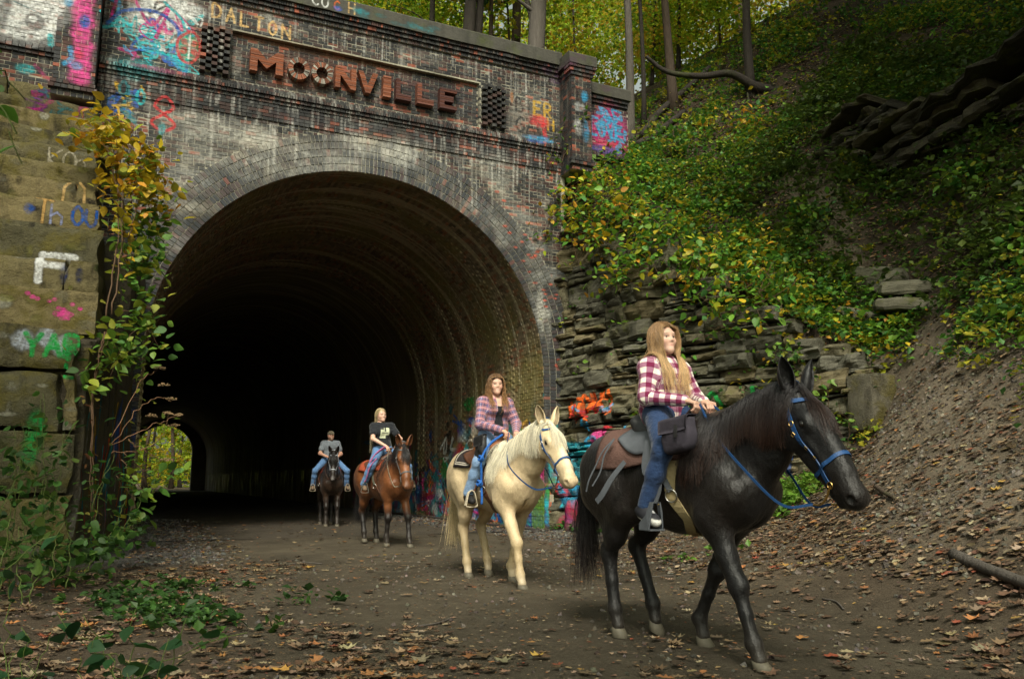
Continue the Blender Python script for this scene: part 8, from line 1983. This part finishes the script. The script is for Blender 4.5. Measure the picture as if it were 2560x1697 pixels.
# ---- saddle bag in front of the lead rider's leg
def saddle_bag(h, label, mat, c, size, yaw, tilt, strapmat, side=-1):
    root = tack('saddle_bag', label, 'bag', h, 'bags hung on the saddles'); c = np.array(c, float)
    sx, sy, sz = size
    def P(u, v, w):       # local: u along, v out, w up
        p = np.array((u * sx, v * sy * side, w * sz)); x, z = p[0], p[2]
        return c + np.array((x * cos(yaw) , p[1] + (.10 * side * -z * tilt), z + .12 * x))
    def shell(k, f):
        V = []; F = []; n = 28; L = 12
        for i in range(L):
            t = i / (L - 1)
            for j in range(n):
                a = 2 * pi * j / n; e = .45; u = abs(cos(a)) ** e * np.sign(cos(a)); v = abs(sin(a)) ** e * np.sign(sin(a))
                sc, w, ov = f(t); V.append(P(u * sc * .5, v * (.5 if ov is None else ov) * sc + 0, w))
        for i in range(L - 1):
            for j in range(n): F.append((i * n + j, i * n + (j + 1) % n, (i + 1) * n + (j + 1) % n, (i + 1) * n + j))
        F += [tuple(range(n - 1, -1, -1)), tuple((L - 1) * n + j for j in range(n))]
        V = np.array(V); V += fbm(V * 11, 3)[:, None] * np.array((.010, .016, .010)) + fbm(V * 30, 2)[:, None] * .003; return V, F
    V, F = shell(0, lambda t: ((.82 + .22 * sin(pi * min(1, t * 1.25) * .8) - .10 * max(0, t - .8) * 3) * min(1, .75 + 4 * t), t - .5, None))
    obj('pouch', mesh('pouch', V, F, mat, smooth=True), root)
    V = []; F = []; nu, nv = 14, 10
    for i in range(nv):
        t = i / (nv - 1)
        for j in range(nu):
            u = -.53 + 1.06 * j / (nu - 1)
            if t < .4: p = P(u * .92, -.4 + .95 * t / .4 * 1.0, .53 + .03 * sin(pi * t / .4))
            else: p = P(u * (1 - .06 * (t - .4)), .57 + .05 * sin(pi * t), .52 - .42 * (t - .4) / .6 - .04 * (1 - abs(u) * 2) ** 1 * (t > .9))
            V.append(p)
    V = np.array(V); V += fbm(V * 12, 2)[:, None] * .006
    n = len(V); V2 = np.concatenate([V, V + np.array((0, .006 * side, .004))])
    for i in range(nv - 1):
        for j in range(nu - 1):
            a = i * nu + j; F += [(a, a + 1, a + nu + 1, a + nu), (n + a, n + a + nu, n + a + nu + 1, n + a + 1)]
    ring = [j for j in range(nu)] + [i * nu + nu - 1 for i in range(1, nv)] + [(nv - 1) * nu + j for j in range(nu - 2, -1, -1)] + [i * nu for i in range(nv - 2, 0, -1)]
    for a, b in zip(ring, ring[1:] + ring[:1]): F.append((a, b, n + b, n + a))
    fl = obj('flap', mesh('flap', V2, F, mat, smooth=True), root)
    m = MB(); Pp = np.array([P(.15, .62, .30), P(.15, .66, .12), P(.16, .66, -.08)]); v, f = ribbon(spline(Pp, 8), np.tile((0, side, 0.), (8, 1)), .028, .006); m.add(v, f); m.build('closing_strap', strapmat, fl)
    return root
saddle_bag(HB, 'faded purple canvas saddle bag hanging before the rider of the black horse', CANVAS_BAG, (.425, -.36, 1.405), (.25, .11, .215), 0, .6, LEATHER_BLACK)
saddle_bag(HP, 'black leather saddle bag hanging beside the palomino rider', LEATHER_BLACK, (.30, -.335, 1.475), (.20, .07, .26), 0, .7, LEATHER_BLACK)

# ---- loose gear
def gear(name, label, cat, h, polys, mat, r, group=None, flat=None):
    root = tack(name, label, cat, h, group)
    for nm, P, rr in polys:
        P = spline(P, 30); P = snap(P, h['pr'], max(rr, .01) + .004, 4, only_out=True)
        if flat: v, f = ribbon(P, grad(P, h['pr']), flat, .004)
        else: v, f = tube(P, rr, 8)
        obj(nm, mesh(nm, v, f, mat, smooth=not flat), root)
    return root
def knot(c, r):
    a = np.linspace(0, 4 * pi, 20); return [np.asarray(c, float) + np.array((r * sin(x), r * .6 * cos(x * 1.5), r * .9 * cos(x))) for x in a]
gear('lead_rope', 'blue knotted lead rope hanging down the side of the palomino', 'rope', HP,
     [('rope', [(.38, -.10, 1.63), (.42, -.28, 1.52), (.415, -.38, 1.36), (.39, -.37, 1.20), (.37, -.36, 1.06), (.385, -.36, .94), (.38, -.36, .86)], .014), ('knot', knot((.415, -.39, 1.36), .028), .013), ('knot', knot((.375, -.385, 1.09), .03), .014)], ROPE_BLUE, .014)
gear('braided_rope', 'pink and purple braided rope looped beside the rider of the bay', 'rope', HY,
     [('strand', [(.26, -.10, 1.70), (.25, -.30, 1.56), (.18, -.39, 1.38), (.10, -.42, 1.20), (.14, -.42, 1.10), (.22, -.42, 1.20), (.30, -.40, 1.36), (.38, -.32, 1.5)], .012),
      ('strand', [(.28, -.12, 1.72), (.28, -.30, 1.58), (.24, -.38, 1.42), (.24, -.41, 1.28)], .012)], ROPE_PINK, .02)
gear('saddle_strings', 'grey leather tie strings dangling over the brown blanket', 'straps', HB,
     [('string', [(-.30, -.30, 1.42), (-.36, -.36, 1.33), (-.40, -.40, 1.22), (-.44, -.43, 1.12), (-.46, -.44, 1.04)], .006), ('string', [(-.30, -.30, 1.42), (-.33, -.37, 1.30), (-.345, -.40, 1.18), (-.40, -.43, 1.08)], .006)], LEATHER_GREY, .006, None, .012)
gear('loose_strap', 'broad grey strap hanging off the saddle of the black horse', 'strap', HB,
     [('strap', [(-.12, -.36, 1.25), (-.20, -.41, 1.14), (-.27, -.44, 1.03), (-.33, -.45, .97)], .006)], LEATHER_GREY, .006, None, .045)

bp = [o for o in bpy.data.objects if o.name.startswith('bridle') and 'palomino' in o.get('label', '')][0]; c = HP['H'](.56, -.03, -.30)
v = boxv((-.03, -.03, -.045), (.03, -.024, .03)) + c; obj('tag', mesh('tag', v, BOXF, CREAM), bp); v, f = tube([c + (0, -.027, .03), HP['H'](.52, -.02, -.17)], .004, 5); obj('tag_ring', mesh('tag_ring', v, f, STEEL), bp)
